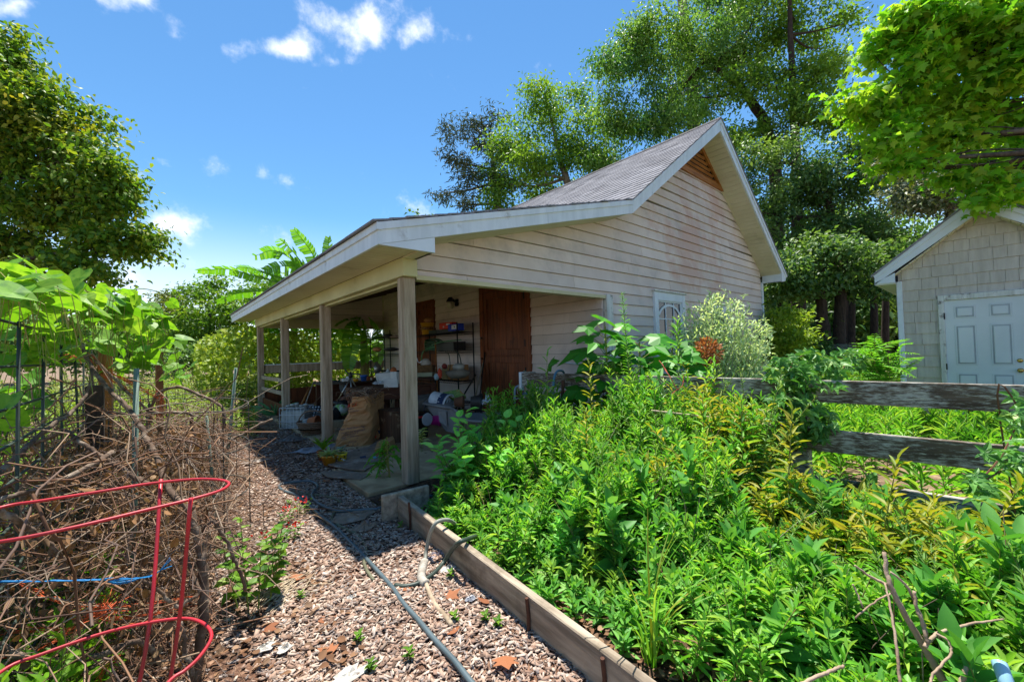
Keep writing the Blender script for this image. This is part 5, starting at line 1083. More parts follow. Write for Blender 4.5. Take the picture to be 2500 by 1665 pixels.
SEED = [(1000, 1610, 'seedling low on the path right of centre'), (905, 1640, 'broad-leaved seedling at the bottom of the path'), (735, 1465, 'seedling in the middle-left of the chips'), (1110, 1520, 'seedling right of the bleached stick'), (1185, 1520, 'seedling cluster near the near stake'), (1100, 1412, 'seedling below the dark green hose'), (978, 1292, 'seedling at the far stake'), (875, 1570, 'tiny seedling among chips'), (1215, 1535, 'seedling against the edging foot'), (705, 1235, 'seedling inside the hose loop')]
for px, py, lb in SEED:
    b_ = G(px, py, .01); t_ = thing('seedling', lb, 'seedling', b_, group='green seedlings in the wood chips'); MB().tube([b_, b_+np.array([0, 0, .05])], .0025, 4).build('stem', M_STEM, t_)
    for k in range(10):
        a = k*2.4; leaf_at(ME_BAS[k % 3], t_, b_+np.array([0, 0, .015+.004*k]), (math.cos(a), math.sin(a), .2+.05*k), (0, 0, 1), .034*(.7+.5*rnd()))

# ---------------------------------------------------------------- banana plants beyond the porch end
def banana(lb, base, h, lvs, seed, droops=()):
    g = np.random.default_rng(seed); t_ = thing('banana_plant', lb, 'banana plant', base); base = np.array(base, float)
    MB().tube(spline([base, base+np.array([.03, .02, h*.5]), base+np.array([0, 0, h])], 5), np.linspace(.17, .09, 11), 10).build('stem', mat('banana_stem', '#8a8a4a', .7, '#6a5a38', 4, (4, 4, .6)), t_)
    for pts, w in lvs:
        q = spline(np.array([AT(*p) for p in pts]), 9); n = len(q); ax = norm(np.gradient(q, axis=0)); sd = norm(np.cross(ax, _f*.55+np.array([0, 0, .65]))); up = np.cross(sd, ax)
        t = np.linspace(0, 1, n); ww = w*np.clip(np.sin(np.pi*np.clip(.06+.9*t, 0, 1))**.45, .1, 1); ww[0] = .03; vs = []; fs = []
        vs += [tuple(p) for p in q]
        for sgn in (1, -1):
            for i in range(n-1):
                if g.random() < .12: continue
                sl = g.random()*.10; o = len(vs); dr = -.25-.25*g.random()
                a0, a1 = q[i]+(q[i+1]-q[i])*sl*.5, q[i+1]
                vs += [a0, a1, a1+sgn*sd[i+1]*ww[i+1]+up[i]*dr*ww[i]+ax[i]*.06, a0+sgn*sd[i]*ww[i]*(1-.1*g.random())+up[i]*dr*ww[i]+ax[i]*.06]; fs.append((o, o+1, o+2, o+3))
        m_ = MB().add(vs, fs); m_.tube(q, np.linspace(.022, .006, n), 5); m_.build('leaf', LM_BAN, t_)
    return t_
bb = AT(790, 960, 14.2); bb[2] = 0
banana('tallest banana plant whose fresh leaves rise above the porch roof', bb, 3.2, [([(790, 700, 14.2), (765, 625, 14.2), (742, 590, 14), (718, 560, 13.8)], .30), ([(780, 700, 14.2), (720, 620, 14), (695, 595, 14), (683, 583, 13.8)], .26), ([(790, 690, 14.2), (802, 630, 14.3), (802, 580, 14.4)], .22), ([(780, 700, 14), (720, 640, 13.8), (670, 612, 13.6), (622, 625, 13.4)], .30), ([(790, 720, 14), (740, 660, 13.8), (690, 650, 13.6), (645, 660, 13.4)], .34), ([(790, 730, 14), (830, 700, 14.4), (860, 690, 14.6)], .28)], 1)
b2 = AT(720, 960, 13.4); b2[2] = 0
banana('banana plant with one long flat leaf pointing left past the eave', b2, 2.8, [([(720, 700, 13.4), (640, 680, 13.3), (560, 658, 13.2), (483, 661, 13)], .22), ([(720, 690, 13.4), (650, 668, 13.4), (610, 655, 13.4), (578, 652, 13.4)], .18), ([(720, 715, 13.4), (640, 710, 13.3), (580, 716, 13.2), (530, 735, 13)], .20), ([(720, 725, 13.4), (650, 735, 13.2), (600, 752, 13), (562, 768, 12.8)], .20), ([(720, 740, 13.4), (690, 760, 13), (650, 790, 12.8), (600, 812, 12.6)], .22), ([(720, 760, 13.4), (680, 800, 13), (640, 820, 12.8), (610, 850, 12.6)], .16)], 2)
b3 = AT(890, 960, 13.2); b3[2] = 0
banana('banana plant with hanging leaves seen through the back of the porch', b3, 2.2, [([(880, 775, 13.2), (866, 800, 12.9), (858, 850, 12.7), (852, 900, 12.6)], .30), ([(900, 775, 13.2), (920, 800, 13), (925, 850, 12.8), (922, 890, 12.8)], .22), ([(880, 775, 13.2), (840, 790, 12.9), (815, 830, 12.7), (810, 870, 12.6)], .24), ([(890, 775, 13.4), (880, 720, 13.5), (900, 700, 13.6)], .2), ([(885, 780, 13.2), (895, 830, 13), (890, 890, 13)], .20)], 3)
b4 = AT(690, 960, 12.8); b4[2] = 0
banana('low banana plant whose dark leaves show between the far posts', b4, 1.9, [([(690, 810, 12.8), (660, 800, 12.6), (625, 808, 12.5), (600, 822, 12.4)], .20), ([(690, 815, 12.8), (720, 795, 12.8), (760, 800, 12.6), (790, 815, 12.5)], .22), ([(690, 820, 12.8), (660, 830, 12.5), (635, 850, 12.4)], .18), ([(690, 812, 12.8), (700, 785, 12.8), (740, 775, 12.8)], .2)], 4)
K = 1500; P = np.stack([2.2+3.2*rnd(K), 11+1.5*rnd(K), 2.0*rnd(K)], 1)
tag(leaves('understory', P, norm(rdir(K)+np.array([0, -.3, -.5])), rdir(K), .3*(.6+.8*rnd(K)), .07, T_LAN, LM_SHRUB), 'tangled green and straw stems below the banana plants', None, None, 'stuff')
# ================================================================== vegetable plot on the left: cages, stakes, dry vines
M_RED = mat('red_coated_wire', '#c0222f', .45, '#98202a', 6, spec=.5, bump=.05)
cg = thing('tomato_cage', 'red wire tomato cage closest to the camera at the left edge', 'tomato cage', (-2.2, -2.55, 0))
ring = [G(x, y, 1.1) for x, y in [(0, 1239), (108, 1221), (249, 1199), (360, 1181), (468, 1170), (522, 1170), (553, 1175), (558, 1184), (533, 1199), (465, 1219), (360, 1244), (180, 1287), (0, 1322)]]+[np.array([-2.47, -2.63, 1.1]), np.array([-2.51, -2.5, 1.1])]
MB().tube(spline(ring, 6, True), .0044, 8, True).build('ring', M_RED, cg, True)
ring = [G(x, y, .75) for x, y in [(0, 1641), (108, 1594), (252, 1545), (360, 1520), (443, 1509), (486, 1516), (512, 1536), (514, 1562), (486, 1604), (450, 1637), (414, 1662)]]+[np.array([-2.14, -3.0, .75]), np.array([-2.32, -2.93, .75]), np.array([-2.42, -2.75, .75])]
MB().tube(spline(ring, 6, True), .0044, 8, True).build('ring', M_RED, cg, True)
ring = [(-2.17+.13*math.cos(a), -2.72+.13*math.sin(a), .35) for a in np.linspace(0, 6.283, 17)[:-1]]; MB().tube(spline(ring, 3, True), .005, 8, True).build('ring', M_RED, cg, True)
for P in ([G(466, 1216, 1.105), G(438, 1511, .75), np.array([-2.10, -2.63, .35]), np.array([-2.13, -2.66, -.05])], [G(393, 1170, 1.105), G(366, 1518, .75), np.array([-2.17, -2.6, .35]), np.array([-2.17, -2.68, -.05])], [(-2.47, -2.64, 1.105), (-2.41, -2.75, .75), (-2.28, -2.74, .35), (-2.22, -2.72, -.05)]):
    MB().tube(spline(P, 5), .0052, 8).build('leg', M_RED, cg, True)
M_GWIRE = mat('dark_green_wire', '#3e4a40', .55, '#2f3a34', 6)
wp = thing('wire_trellis', 'dark green wire grid trellis rising behind the red cage', 'wire trellis', (-2.5, -1.8, 0))
for k in range(8):
    y = -2.57+.432*k; MB().tube([(-2.5+rng.normal(0, .006), y, -.02), (-2.5+rng.normal(0, .006), y+.005, .9), (-2.5, y-.004, 1.665)], .0062, 6).build('rod', M_GWIRE, wp, True)
for z in (1.655, 1.49, 1.335, 1.2, 1.06, .9, .72, .52, .28): MB().tube([(-2.506, -3.1, z+.004), (-2.508, -1.8, z), (-2.504, .5, z)], .0055, 6).build('rod', M_GWIRE, wp, True)
M_GAL = mat('weathered_cage_wire', '#4a4843', .6, '#39372f', 8)
for lb, c, r, zs in (('rusty round wire cage smothered in dry vines near the path', (-1.95, -.1), .42, (1.12, .8, .45)), ('farther round wire cage at the path end of the dry tangle', (-1.85, 1.4), .40, (1.1, .75, .4)), ('wire cage deepest inside the dry vine tangle', (-2.6, .9), .42, (1.2, .8, .4))):
    t_ = thing('wire_cage', lb, 'wire cage', (*c, 0), group='dull wire cages in the vine tangle')
    for z in zs: MB().tube([(c[0]+r*math.cos(a), c[1]+r*math.sin(a), z+.02*math.sin(a*2)) for a in np.linspace(0, 6.283, 25)[:-1]], .0045, 5, True).build('ring', M_GAL, t_, True)
    for k in range(6): a = k*1.047; MB().tube([(c[0]+r*math.cos(a), c[1]+r*math.sin(a), 0), (c[0]+r*math.cos(a), c[1]+r*math.sin(a), zs[0]+.03)], .0045, 5).build('leg', M_GAL, t_)
M_TEAL = mat('grey_green_stake', '#71877a', .6, '#5d7266', 6, (6, 6, .6), bump=.2)
for P, lb, r in (((G(318, 1600, 0), AT(333, 900, 2.25)), 'pale green garden stake beside the leaning dead branch', .013), ((AT(557, 1090, 4.6), AT(576, 898, 4.6)), 'teal garden stake at the path end of the tangle', .016), ((AT(236, 1300, 2.9), AT(226, 960, 2.9)), 'dull green stake left of the wooden post', .012), ((AT(512, 1110, 3.4), AT(505, 1015, 3.4)), 'short dark green stake tied with teal twine', .011)):
    a, b = np.array(P[0], float), np.array(P[1], float); a = a+(a-b)*max(0, a[2])/max(.2, b[2]-a[2])
    s = MB().tube([a, (a+b)/2+np.array([.004, 0, 0]), b], [r*1.0, r, r*.95], 8).build('garden_stake', M_TEAL, None, True); tag(s, lb, 'stake', 'green stakes in the vegetable plot')
a = AT(257, 800, 3.3); tag(MB().box(a[0]-.04, a[0]+.04, a[1]-.05, a[1]+.05, -.1, a[2], .005).build('wooden_post', mat('orange_brown_post', '#a06a34', .8, '#6d4524', 3, (8, 8, .7), bump=.4)), 'orange-brown square post poking out of the bean vine', 'post')
a = AT(388, 812, 4.6); tag(MB().box(a[0]-.035, a[0]+.035, a[1]-.04, a[1]+.04, -.1, a[2], .005).build('wooden_post', MATS['orange_brown_post']), 'farther thin brown post among the bean leaves', 'post')
a = AT(232, 1000, 2.5); tag(MB().box(a[0]-.04, a[0]+.04, a[1]-.04, a[1]+.04, -.1, a[2]+.15, .006).build('wooden_post', M_BARKD), 'dark post wrapped in dry vines below the bean leaves', 'post')

# dead branches one can tell apart
M_BR = mat('dead_branch_bark', '#6e5a4a', .9, '#4a3a30', 9, (1, 1, 1), dirt='#9a8c7c', dscale=14, dlo=.5, dhi=.68, bump=.7)
def c3(L_, D0, D1): return [AT(x/2.613, 650+y/2.613, D0+(D1-D0)*i/(len(L_)-1)) for i, (x, y) in enumerate(L_)]
def c4_(L_, D0, D1): return [AT(x/2.775, 1100+y/2.775, D0+(D1-D0)*i/(len(L_)-1)) for i, (x, y) in enumerate(L_)]
BR = [(c3([(400, 285), (460, 400), (530, 540), (610, 690), (700, 790), (800, 890), (880, 1000), (960, 1150), (1020, 1260), (1040, 1350), (1100, 1450), (1230, 1550)], 2.5, 1.9), .009, .016, 'longest dead branch leaning diagonally across the plot'),
      (c3([(-60, 1340), (0, 1310), (150, 1170), (230, 1100), (350, 1000), (440, 945), (560, 800), (580, 660)], 1.5, 2.2), .012, .007, 'grey dead branch climbing from the left edge to the post'),
      (c3([(180, 1140), (300, 1100), (420, 1055), (480, 1100), (580, 1170), (680, 1230), (760, 1280), (850, 1340), (950, 1390)], 1.9, 1.9), .008, .012, 'kinked brown dead branch over the red ring'),
      (c3([(960, 990), (960, 940), (975, 880), (1010, 810), (1130, 770), (1250, 810), (1380, 870), (1430, 930), (1430, 1030)], 3.2, 3.0), .012, .010, 'arching vine looped over the far cage'),
      (c3([(-40, 1500), (200, 1430), (400, 1360), (600, 1260), (720, 1190)], 1.45, 1.9), .009, .012, 'straight split dead stem pointing up to the right'),
      (c3([(560, 560), (660, 650), (800, 790), (900, 880), (980, 930), (1210, 940), (1220, 1020), (1280, 1190)], 2.6, 2.9), .008, .010, 'pale thin branch bent at a right angle near the far cage'),
      (c4_([(-40, 395), (100, 460), (190, 530), (280, 590), (400, 690), (470, 770), (540, 840)], 1.35, 1.7), .012, .006, 'pale dead branch just under the upper red ring'),
      (c4_([(-40, 1310), (60, 1370), (300, 1425), (500, 1420), (700, 1380), (900, 1290), (1000, 1330), (1090, 1440)], 1.4, 1.7), .013, .010, 'thick dark dead vine below the lower red ring'),
      (c4_([(1280, 380), (1340, 600), (1370, 750), (1380, 950), (1375, 1150), (1330, 1580)], 1.95, 1.85), .018, .022, 'upright dead stem right of the red cage'),
      (c4_([(1330, 620), (1430, 480), (1530, 600), (1600, 760), (1650, 880), (1660, 950)], 2.0, 2.1), .009, .008, 'crooked dead twig dangling over the path edge'),
      (c4_([(1260, 720), (1310, 850), (1350, 960), (1260, 1020), (1200, 1060), (1080, 960), (960, 870)], 1.9, 1.7), .008, .007, 'pale broken stem behind the red legs'),
      (c4_([(1220, 1160), (1250, 1260), (1255, 1380), (1300, 1460), (1290, 1580)], 1.7, 1.7), .009, .010, 'bleached bent stem inside the lower red ring'),
      ([AT(350+x/2.852, 550+y/2.852, D) for x, y, D in [(900, 1350, 4.3), (800, 1390, 4.2), (700, 1450, 4.1), (620, 1490, 4.0), (560, 1560, 3.9), (540, 1640, 3.8)]], .012, .016, 'bleached forked branch lying at the head of the path')]
for P, r0, r1, lb in BR:
    q = spline(P, 6); q = q+rng.normal(0, .002, q.shape); rr = np.linspace(r0, r1, len(q))*(1+.12*np.sin(np.arange(len(q))*1.9))
    tag(MB().tube(q, rr, 7).build('dead_branch', M_BR, None, True), lb, 'branch')

# the mass of dry vines
def xb(y): return np.interp(y, [-3.2, -1.6, -1, 1.45, 3.9, 6], [-2.0, -1.95, -1.86, -1.62, -1.42, -1.0])
K = 3700; y0 = -2.35+5.6*rnd(K)**1.15; x0 = xb(y0)-1.15*rnd(K)**1.1; hm = np.interp(y0, [-2.4, -1, 1, 3.2], [1.02, 1.22, .95, .5])
ok = ~((x0 > -2.6) & (y0 < -1.9) & (rnd(K) < .8)); x0, y0, hm = x0[ok], y0[ok], hm[ok]; K = len(x0)
z0 = hm*rnd(K)**1.25; L0 = .25+.75*rnd(K); a = rnd(K)*6.283; sl = rng.normal(0, .35, K); vert = rnd(K) < .38; sl[vert] = 2.2*np.sign(rng.normal(0, 1, vert.sum()))
m_ = 8; t = np.linspace(-.5, .5, m_)[None]; wob = lambda s: np.cumsum(rng.normal(0, s, (K, m_)), 1)*L0[:, None]; cc = 1/np.sqrt(1+sl**2)
P = np.stack([x0[:, None]+np.cos(a)[:, None]*cc[:, None]*L0[:, None]*t+wob(.06), y0[:, None]+np.sin(a)[:, None]*cc[:, None]*L0[:, None]*t+wob(.06), np.maximum(.01, z0[:, None]+sl[:, None]*cc[:, None]*L0[:, None]*t+wob(.055)-.12*L0[:, None]*(2*t)**2)], -1)
V1, F1 = stalks(P, (.0012+.0034*rnd(K, 1)**2)*np.linspace(1.1, .6, m_)[None], 4)
n = 15000; yy = -2.3+5.2*rnd(n); cl = np.round(rnd(n)*14); xx = xb(yy)-.05-.95*rnd(n); hh = np.interp(yy, [-2.4, -1, 1, 3.2], [.95, 1.1, .85, .45])
g_ = (np.sin(xx*9+cl)*np.cos(yy*5+cl*2)) > -.1; yy, xx, hh = yy[g_], xx[g_], hh[g_]; n = len(yy)
ok = ~((xx > -2.62) & (yy < -1.95)); xx, yy, hh = xx[ok], yy[ok], hh[ok]; n = len(xx)
V2, F2 = leaf_arrays(np.stack([xx, yy, hh*rnd(n)], 1), norm(rdir(n)+np.array([0, 0, -.9])), rdir(n), .045*(.5+rnd(n)), .022*(.5+rnd(n)), T_OVA)
tag(link('dry_vine_tangle', stuff_mesh('dry_vine_tangle', [(V1, F1, 0), (V2, F2, 1)], [M_DRYST, M_DRYLF], '')), 'tangle of dry brown vines over the cages', None, None, 'stuff')
K = 1500; y0 = -.5+6.5*rnd(K); x0 = xb(y0)+.35*rng.normal(0, 1, K)-.25; x0 = np.where(y0 > 2.6, x0-.3*rnd(K), x0); a = rnd(K)*6.283; L0 = .2+.5*rnd(K); t = np.linspace(-.5, .5, 5)[None]
P = np.stack([x0[:, None]+np.cos(a)[:, None]*L0[:, None]*t, y0[:, None]+np.sin(a)[:, None]*L0[:, None]*t, .03+.10*rnd(K, 1)*(1-(2*t)**2)+.03*rnd(K, 1)+np.where(y0 > 2.5, .12, 0)[:, None]*rnd(K, 1)], -1)+rng.normal(0, .01, (K, 5, 3))
V1, F1 = stalks(P, .0015+.002*rnd(K, 1), 3)
tag(link('dry_straw', np_mesh('dry_straw', V1, F1, M_DRYST)), 'loose straw-coloured dry stalks along the path edge', None, None, 'stuff')
c = G(690, 1440, .03); t_ = thing('straw_bunch', 'bleached bunch of straw lying flat on the left of the path', 'straw', c)
K = 40; a = R(25)+rng.normal(0, .5, K); o = rng.normal(0, .07, (K, 2)); t = np.linspace(-.5, .5, 5)[None]; L0 = .15+.25*rnd(K)
P = np.stack([c[0]+o[:, :1]+np.cos(a)[:, None]*L0[:, None]*t, c[1]+o[:, 1:]+np.sin(a)[:, None]*L0[:, None]*t, c[2]+.02*rnd(K, 1)*(1-4*t*t)+0*t], -1); V, F = stalks(P, .0022, 4)
link('stalks', np_mesh('stalks', V, F, mat('bleached_straw', '#cbb99c', .8, '#a8957a', 8)), t_)

# bean vine with large leaves
T_HRT = (np.array([(0, 0, 0), (-.14, .26, .02), (.05, .47, .04), (.35, .48, .03), (.7, .26, 0), (1, 0, -.12), (.7, -.26, 0), (.35, -.48, .03), (.05, -.47, .04), (-.14, -.26, .02), (.35, 0, -.06)]), np.array([(10, i, (i+1) % 10) for i in range(10)])[:, ::-1])
ME_BN = [lmesh('leaf', T_HRT, .92, LM_BEAN, c) for c in (.05, .25, -.15)]
bv = thing('bean_vine', 'sprawling bean vine with large lime-green leaves over the trellis at the left edge', 'vine', (-2.6, -1.5, 0)); s = MB(); g = np.random.default_rng(5)
lo = [(60, 700, 1.7, 90, 50, 34), (30, 640, 1.9, 50, 30, 5), (150, 720, 2.1, 90, 40, 36), (250, 740, 2.4, 90, 45, 40), (330, 770, 2.9, 70, 45, 34), (380, 830, 3.2, 60, 50, 26), (60, 830, 2.0, 80, 60, 30), (180, 830, 2.5, 90, 50, 28), (300, 850, 3.0, 70, 50, 24), (10, 1060, 1.9, 30, 60, 8), (60, 960, 2.4, 70, 50, 14), (450, 900, 3.8, 60, 40, 12)]
for (px, py, D, rx, ry, n) in lo:
    for k in range(n):
        a = g.random()*6.28; r = math.sqrt(g.random()); p = AT(px+rx*r*math.cos(a), py+ry*r*math.sin(a), D+g.normal(0, .15)); an = g.random()*6.28
        dv = (math.cos(an), math.sin(an), -.45+g.normal(0, .35)); leaf_at(ME_BN[k % 3], bv, p, dv, (g.normal(0, .45)-.15, g.normal(0, .45)-.25, 1), .115*(.7+.6*g.random()))
        s.tube([p, p-np.array([dv[0]*.05, dv[1]*.05, .03]), p-np.array([dv[0]*.08, dv[1]*.08, .16+.1*g.random()])], .0016, 3)
for px, py, D, an, dz, sz in [(337, 720, 2.3, 2.2, -1.3, .10), (412, 735, 3.2, .6, -.6, .10), (340, 752, 2.3, .8, .15, .10), (25, 965, 1.5, 4.2, -1.2, .115), (205, 660, 2.0, 4.0, -1.5, .11)]:
    leaf_at(ME_BN[0], bv, AT(px, py, D), (math.cos(an), math.sin(an), dz), (-.5, -.7, .3), sz)
for L_ in ([(20, 720, 1.8), (140, 690, 2.1), (300, 740, 2.5), (340, 705, 2.4), (400, 725, 3.1), (330, 770, 2.9)], [(60, 830, 2.0), (180, 760, 2.4), (260, 735, 2.5), (390, 800, 3.1)], [(0, 900, 1.7), (120, 840, 2.2), (240, 800, 2.5), (330, 860, 3.0), (450, 900, 3.8)], [(120, 690, 2.0), (180, 735, 2.2), (260, 800, 2.6)]): s.tube(spline(P3(L_), 8), .003, 5)
s.build('stem', M_STEM, bv)
# twine
M_BLUE = mat('blue_twine', '#2f8fd0', .6, '#2478b4', 20); M_ORT = mat('orange_twine', '#d8683a', .75, '#b8502c', 20)
tw = MB()
for k in range(3): q = spline(c4_([(-20, 888), (300, 884), (620, 874), (800, 880-8*k), (960, 860), (1040, 845)], 1.35, 1.62), 6); tw.tube(q+rng.normal(0, .0012, q.shape), .0022, 4)
for e in ((1150, 725), (1165, 780), (1130, 760), (1120, 800), (1155, 740)): tw.tube(spline(c4_([(1040, 845), (1085, 810), e], 1.62, 1.6), 5), .0016, 4)
for k in range(3): tw.tube(spline(c4_([(700, 868), (780, 890+6*k), (880, 880+5*k), (960, 858)], 1.5, 1.58), 5), .0013, 4)
tag(tw.build('twine', M_BLUE), 'bright blue baling twine tied to the red cage leg', 'twine')
for lb, Ls in (('orange frayed twine stretched under the blue one', [([(100, 890), (300, 980), (480, 1050), (640, 1085), (700, 1075), (900, 1075), (1100, 1060), (1390, 1015)], 1.6, 1.9), ([(640, 1085), (560, 1150), (470, 1210), (250, 1215), (0, 1225)], 1.6, 1.5), ([(640, 1100), (760, 1150), (1000, 1130), (1180, 1090)], 1.6, 1.8), ([(470, 1200), (400, 1270), (200, 1370), (40, 1390)], 1.6, 1.5), ([(820, 1380), (740, 1440), (680, 1568)], 1.6, 1.6)]),):
    tw = MB()
    for P, a, b in Ls:
        q = spline(c4_(P, a, b), 8)
        for k in range(5): tw.tube(q+np.cumsum(rng.normal(0, .0022, q.shape), 0), .0014, 3)
    q = np.array(AT(700/2.775, 1100+1085/2.775, 1.6))
    for k in range(40): e = q+rng.normal(0, .035, 3)*np.array([1.3, 1.3, .8]); tw.tube([q+rng.normal(0, .02, 3), (q+e)/2+rng.normal(0, .01, 3), e], .0013, 3)
    tag(tw.build('twine', M_ORT), lb, 'twine')
tw = MB()
for P, a, b in (([(280, 430), (380, 500), (520, 570), (640, 650), (800, 730), (980, 820), (1040, 830)], 2.4, 3.2), ([(380, 570), (460, 565), (530, 580)], 2.4, 2.5), ([(1030, 830), (1040, 880), (1020, 930), (960, 975)], 3.1, 3.1), ([(650, 690), (760, 740), (860, 830), (830, 890)], 2.7, 3.0)):
    q = spline(c3(P, a, b), 8)
    for k in range(6): tw.tube(q+np.cumsum(rng.normal(0, .004, q.shape), 0), .002, 3)
tag(tw.build('twine', M_ORT), 'orange twine running from the bean vine to the far cage', 'twine')
tw = MB()
for k in range(4): q = spline(P3([(1610, 880, 3.9), (1622, 898, 3.75), (1636, 920, 3.6), (1650, 945, 3.55), (1668, 960, 3.5)] if k < 2 else [(1668, 918, 3.62), (1667, 940, 3.58), (1652, 952, 3.55), (1640, 962, 3.5)]), 5); tw.tube(q+rng.normal(0, .002, q.shape), .0028, 4)
tag(tw.build('twine', mat('rust_red_twine', '#b0553c', .8, '#8a4030', 12)), 'rust-red twine knotted round the upper fence board', 'twine')

# dead twigs and blue tube in the near corner of the bed
def c9(L_, D0, D1): return [AT(1800+x/2.776, 1100+y/2.776, .88*(D0+(D1-D0)*i/(len(L_)-1))) for i, (x, y) in enumerate(L_)]
M_TW = mat('bleached_twig', '#b09a84', .85, '#8a735e', 10, bump=.5)
for P, r0, r1, a, b, lb in (([(1000, 690), (1012, 830), (1050, 940), (1130, 1100), (1240, 1290), (1330, 1440), (1420, 1600)], .006, .014, 1.75, 1.6, 'thickest bleached dead stem in the lower right of the bed'), ([(800, 780), (900, 850), (1000, 900), (1060, 960)], .004, .007, 1.75, 1.72, 'side twig meeting the thickest bleached stem'),
                            ([(1040, 820), (1150, 920), (1210, 1040), (1265, 1180), (1280, 1290)], .004, .006, 1.7, 1.62, 'thin curved twig right of the thickest bleached stem'), ([(1200, 950), (1215, 1060), (1260, 1180), (1285, 1300)], .005, .006, 1.66, 1.6, 'hooked pale twig crossing the thin curved one'), ([(1270, 1330), (1350, 1240), (1500, 1190), (1640, 1165), (1800, 1140)], .007, .003, 1.6, 1.7, 'twig pointing right toward the fence corner'),
                            ([(400, 1600), (560, 1520), (640, 1490), (720, 1455)], .006, .005, 1.5, 1.6, 'forked pale twig at the bottom of the bed'), ([(1350, 1240), (1430, 1290), (1450, 1380), (1340, 1490), (1300, 1600)], .004, .004, 1.6, 1.5, 'looping thin twig beside the bottom edge'), ([(1000, 900), (1040, 1080), (1075, 1300), (1105, 1600)], .003, .005, 1.7, 1.5, 'long thin dead stalk left of the thickest stem'), ([(1560, 1465), (1530, 1540), (1510, 1620)], .006, .008, 1.52, 1.5, 'short stub twig near the blue tube'), ([(800, 1130), (950, 1010), (1060, 960)], .003, .003, 1.66, 1.7, 'slim twig sloping down left of the stems'), ([(780, 900), (820, 980), (850, 1060)], .003, .003, 1.7, 1.66, 'short reddish twig among the leaves')):
    q = spline(c9(P, a, b), 6); tag(MB().tube(q+rng.normal(0, .0012, q.shape), np.linspace(r0, r1, len(q)), 6).build('dead_twig', M_TW, None, True), lb, 'twig')
a, b = AT(2440, 1618, 1.30), AT(2466, 1690, 1.24); d_ = b-a; d_ /= np.linalg.norm(d_); u_ = norm(np.cross(d_, [0, 1, 0])); w_ = np.cross(d_, u_)
tag(MB().lathe([(.019, 0), (.019, .12), (.0165, .12), (.0165, .004)], a, 16, (u_, w_, d_), cap=False).build('plastic_tube', mat('pale_blue_plastic', '#9cc4d8', .35, '#7fb0c8', 4, spec=.5), None, True), 'pale blue open plastic tube in the bottom right corner', 'tube')
# ================================================================== things on and around the porch
from mathutils.bvhtree import BVHTree
HR = norm(np.array([CR[0], CR[1], 0])); HF = norm(np.array([_f[0], _f[1], 0])); ZZ = np.array([0, 0, 1.])
M_KRAFT = mat('kraft_paper', '#b98a5c', .8, '#a87a4e', 5, dirt='#8a6440', dscale=6, dlo=.6, dhi=.8, bump=.3)
M_WOODT = mat('red_brown_table_wood', '#5f3622', .5, '#43251a', 3, (.8, 9, 9), bump=.2, isl=.1)
M_CRATEW = mat('old_crate_wood', '#70503a', .85, '#4a3426', 3, (9, 9, .8), dirt='#9a8266', dscale=7, dlo=.58, dhi=.7, bump=.5, isl=.14)
M_FOAM = mat('white_foam', '#d4d6d2', .8, '#c0c3c0', 6)
M_WHITEP = mat('white_plastic', '#d2d6da', .4, '#bfc4c9', 3, spec=.5)
M_GREYP = mat('grey_plastic', '#8d8a88', .5, '#7b7876', 3, dirt='#68645f', dscale=4, dlo=.56, dhi=.8, spec=.4)
M_BLKP = mat('black_plastic', (.014, .014, .015), .45, spec=.5)
M_SILV = mat('silver_metal', '#a9aaa4', .3, '#93948e', 4, metal=.8)
M_BLUEP = mat('blue_plastic', '#2a62b8', .4, '#2050a0', 3, spec=.5)
M_YELP = mat('yellow_plastic', '#d8a024', .45, '#c08a1c', 3, spec=.4)
M_INK = mat('navy_ink', '#2c3856', .8, '#2c3856')
M_REDI = mat('red_ink', '#cf3a24', .7, '#b83020')
M_TERR = mat('terracotta', '#b4693f', .8, '#9a5834', 5, bump=.2)
M_POTS = mat('potting_soil', '#2c221a', .95, '#1e1712', 20, bump=.8)
def stand(px, py, D, z=.05):
    """a spot on the porch floor (or given height) below this pixel at this depth"""
    p = AT(px, py, D); return np.array([p[0], p[1], z])
def mbox(name, label, cat, c, w, d, h, m, rz=0., ch=.004, group=None, parent=None):
    A = (np.array([math.cos(rz), math.sin(rz), 0]), np.array([-math.sin(rz), math.cos(rz), 0]), ZZ)
    o = MB().obox(np.array(c)+ZZ*h/2, A, (w/2, d/2, h/2), ch).build(name, m, parent)
    return tag(o, label, cat, group)
# ---- paper yard waste bags
def bag(levels, D, dep, lab, mt, seed):
    g = np.random.default_rng(seed); vs = []; n = 28; L_ = spline(np.array(levels, float), 4)
    for (xl, xr, y) in L_:
        c = AT((xl+xr)/2, y, D); hw = (xr-xl)/2*D/FPX
        for k in range(n):
            a = 2*math.pi*k/n; ca, sa = math.cos(a), math.sin(a); e = .45
            vs.append(c+HR*hw*math.copysign(abs(ca)**e, ca)+HF*(dep*.5+dep*.5*math.copysign(abs(sa)**e, sa)))
    m = len(L_); V = np.array(vs).reshape(m, n, 3); from_noise = g.normal(0, 1, (m, n))
    sm = (from_noise+np.roll(from_noise, 1, 0)+np.roll(from_noise, 1, 1)+np.roll(from_noise, -1, 1))/2; sm[0] = 0
    V += (HF*.011)[None, None]*sm[..., None]+HR*.006*np.roll(sm, 2, 1)[..., None]
    fs = [(i*n+k, i*n+(k+1) % n, (i+1)*n+(k+1) % n, (i+1)*n+k) for i in range(m-1) for k in range(n)]
    b = MB().add(V.reshape(-1, 3), fs+[tuple(range(n-1, -1, -1))]); o = b.build('paper_bag', mt)
    tag(o, lab, 'paper bag'); o['_v'] = 0; del o['_v']
    return o, BVHTree.FromPolygons([Vector(v) for v in b.v], b.f)
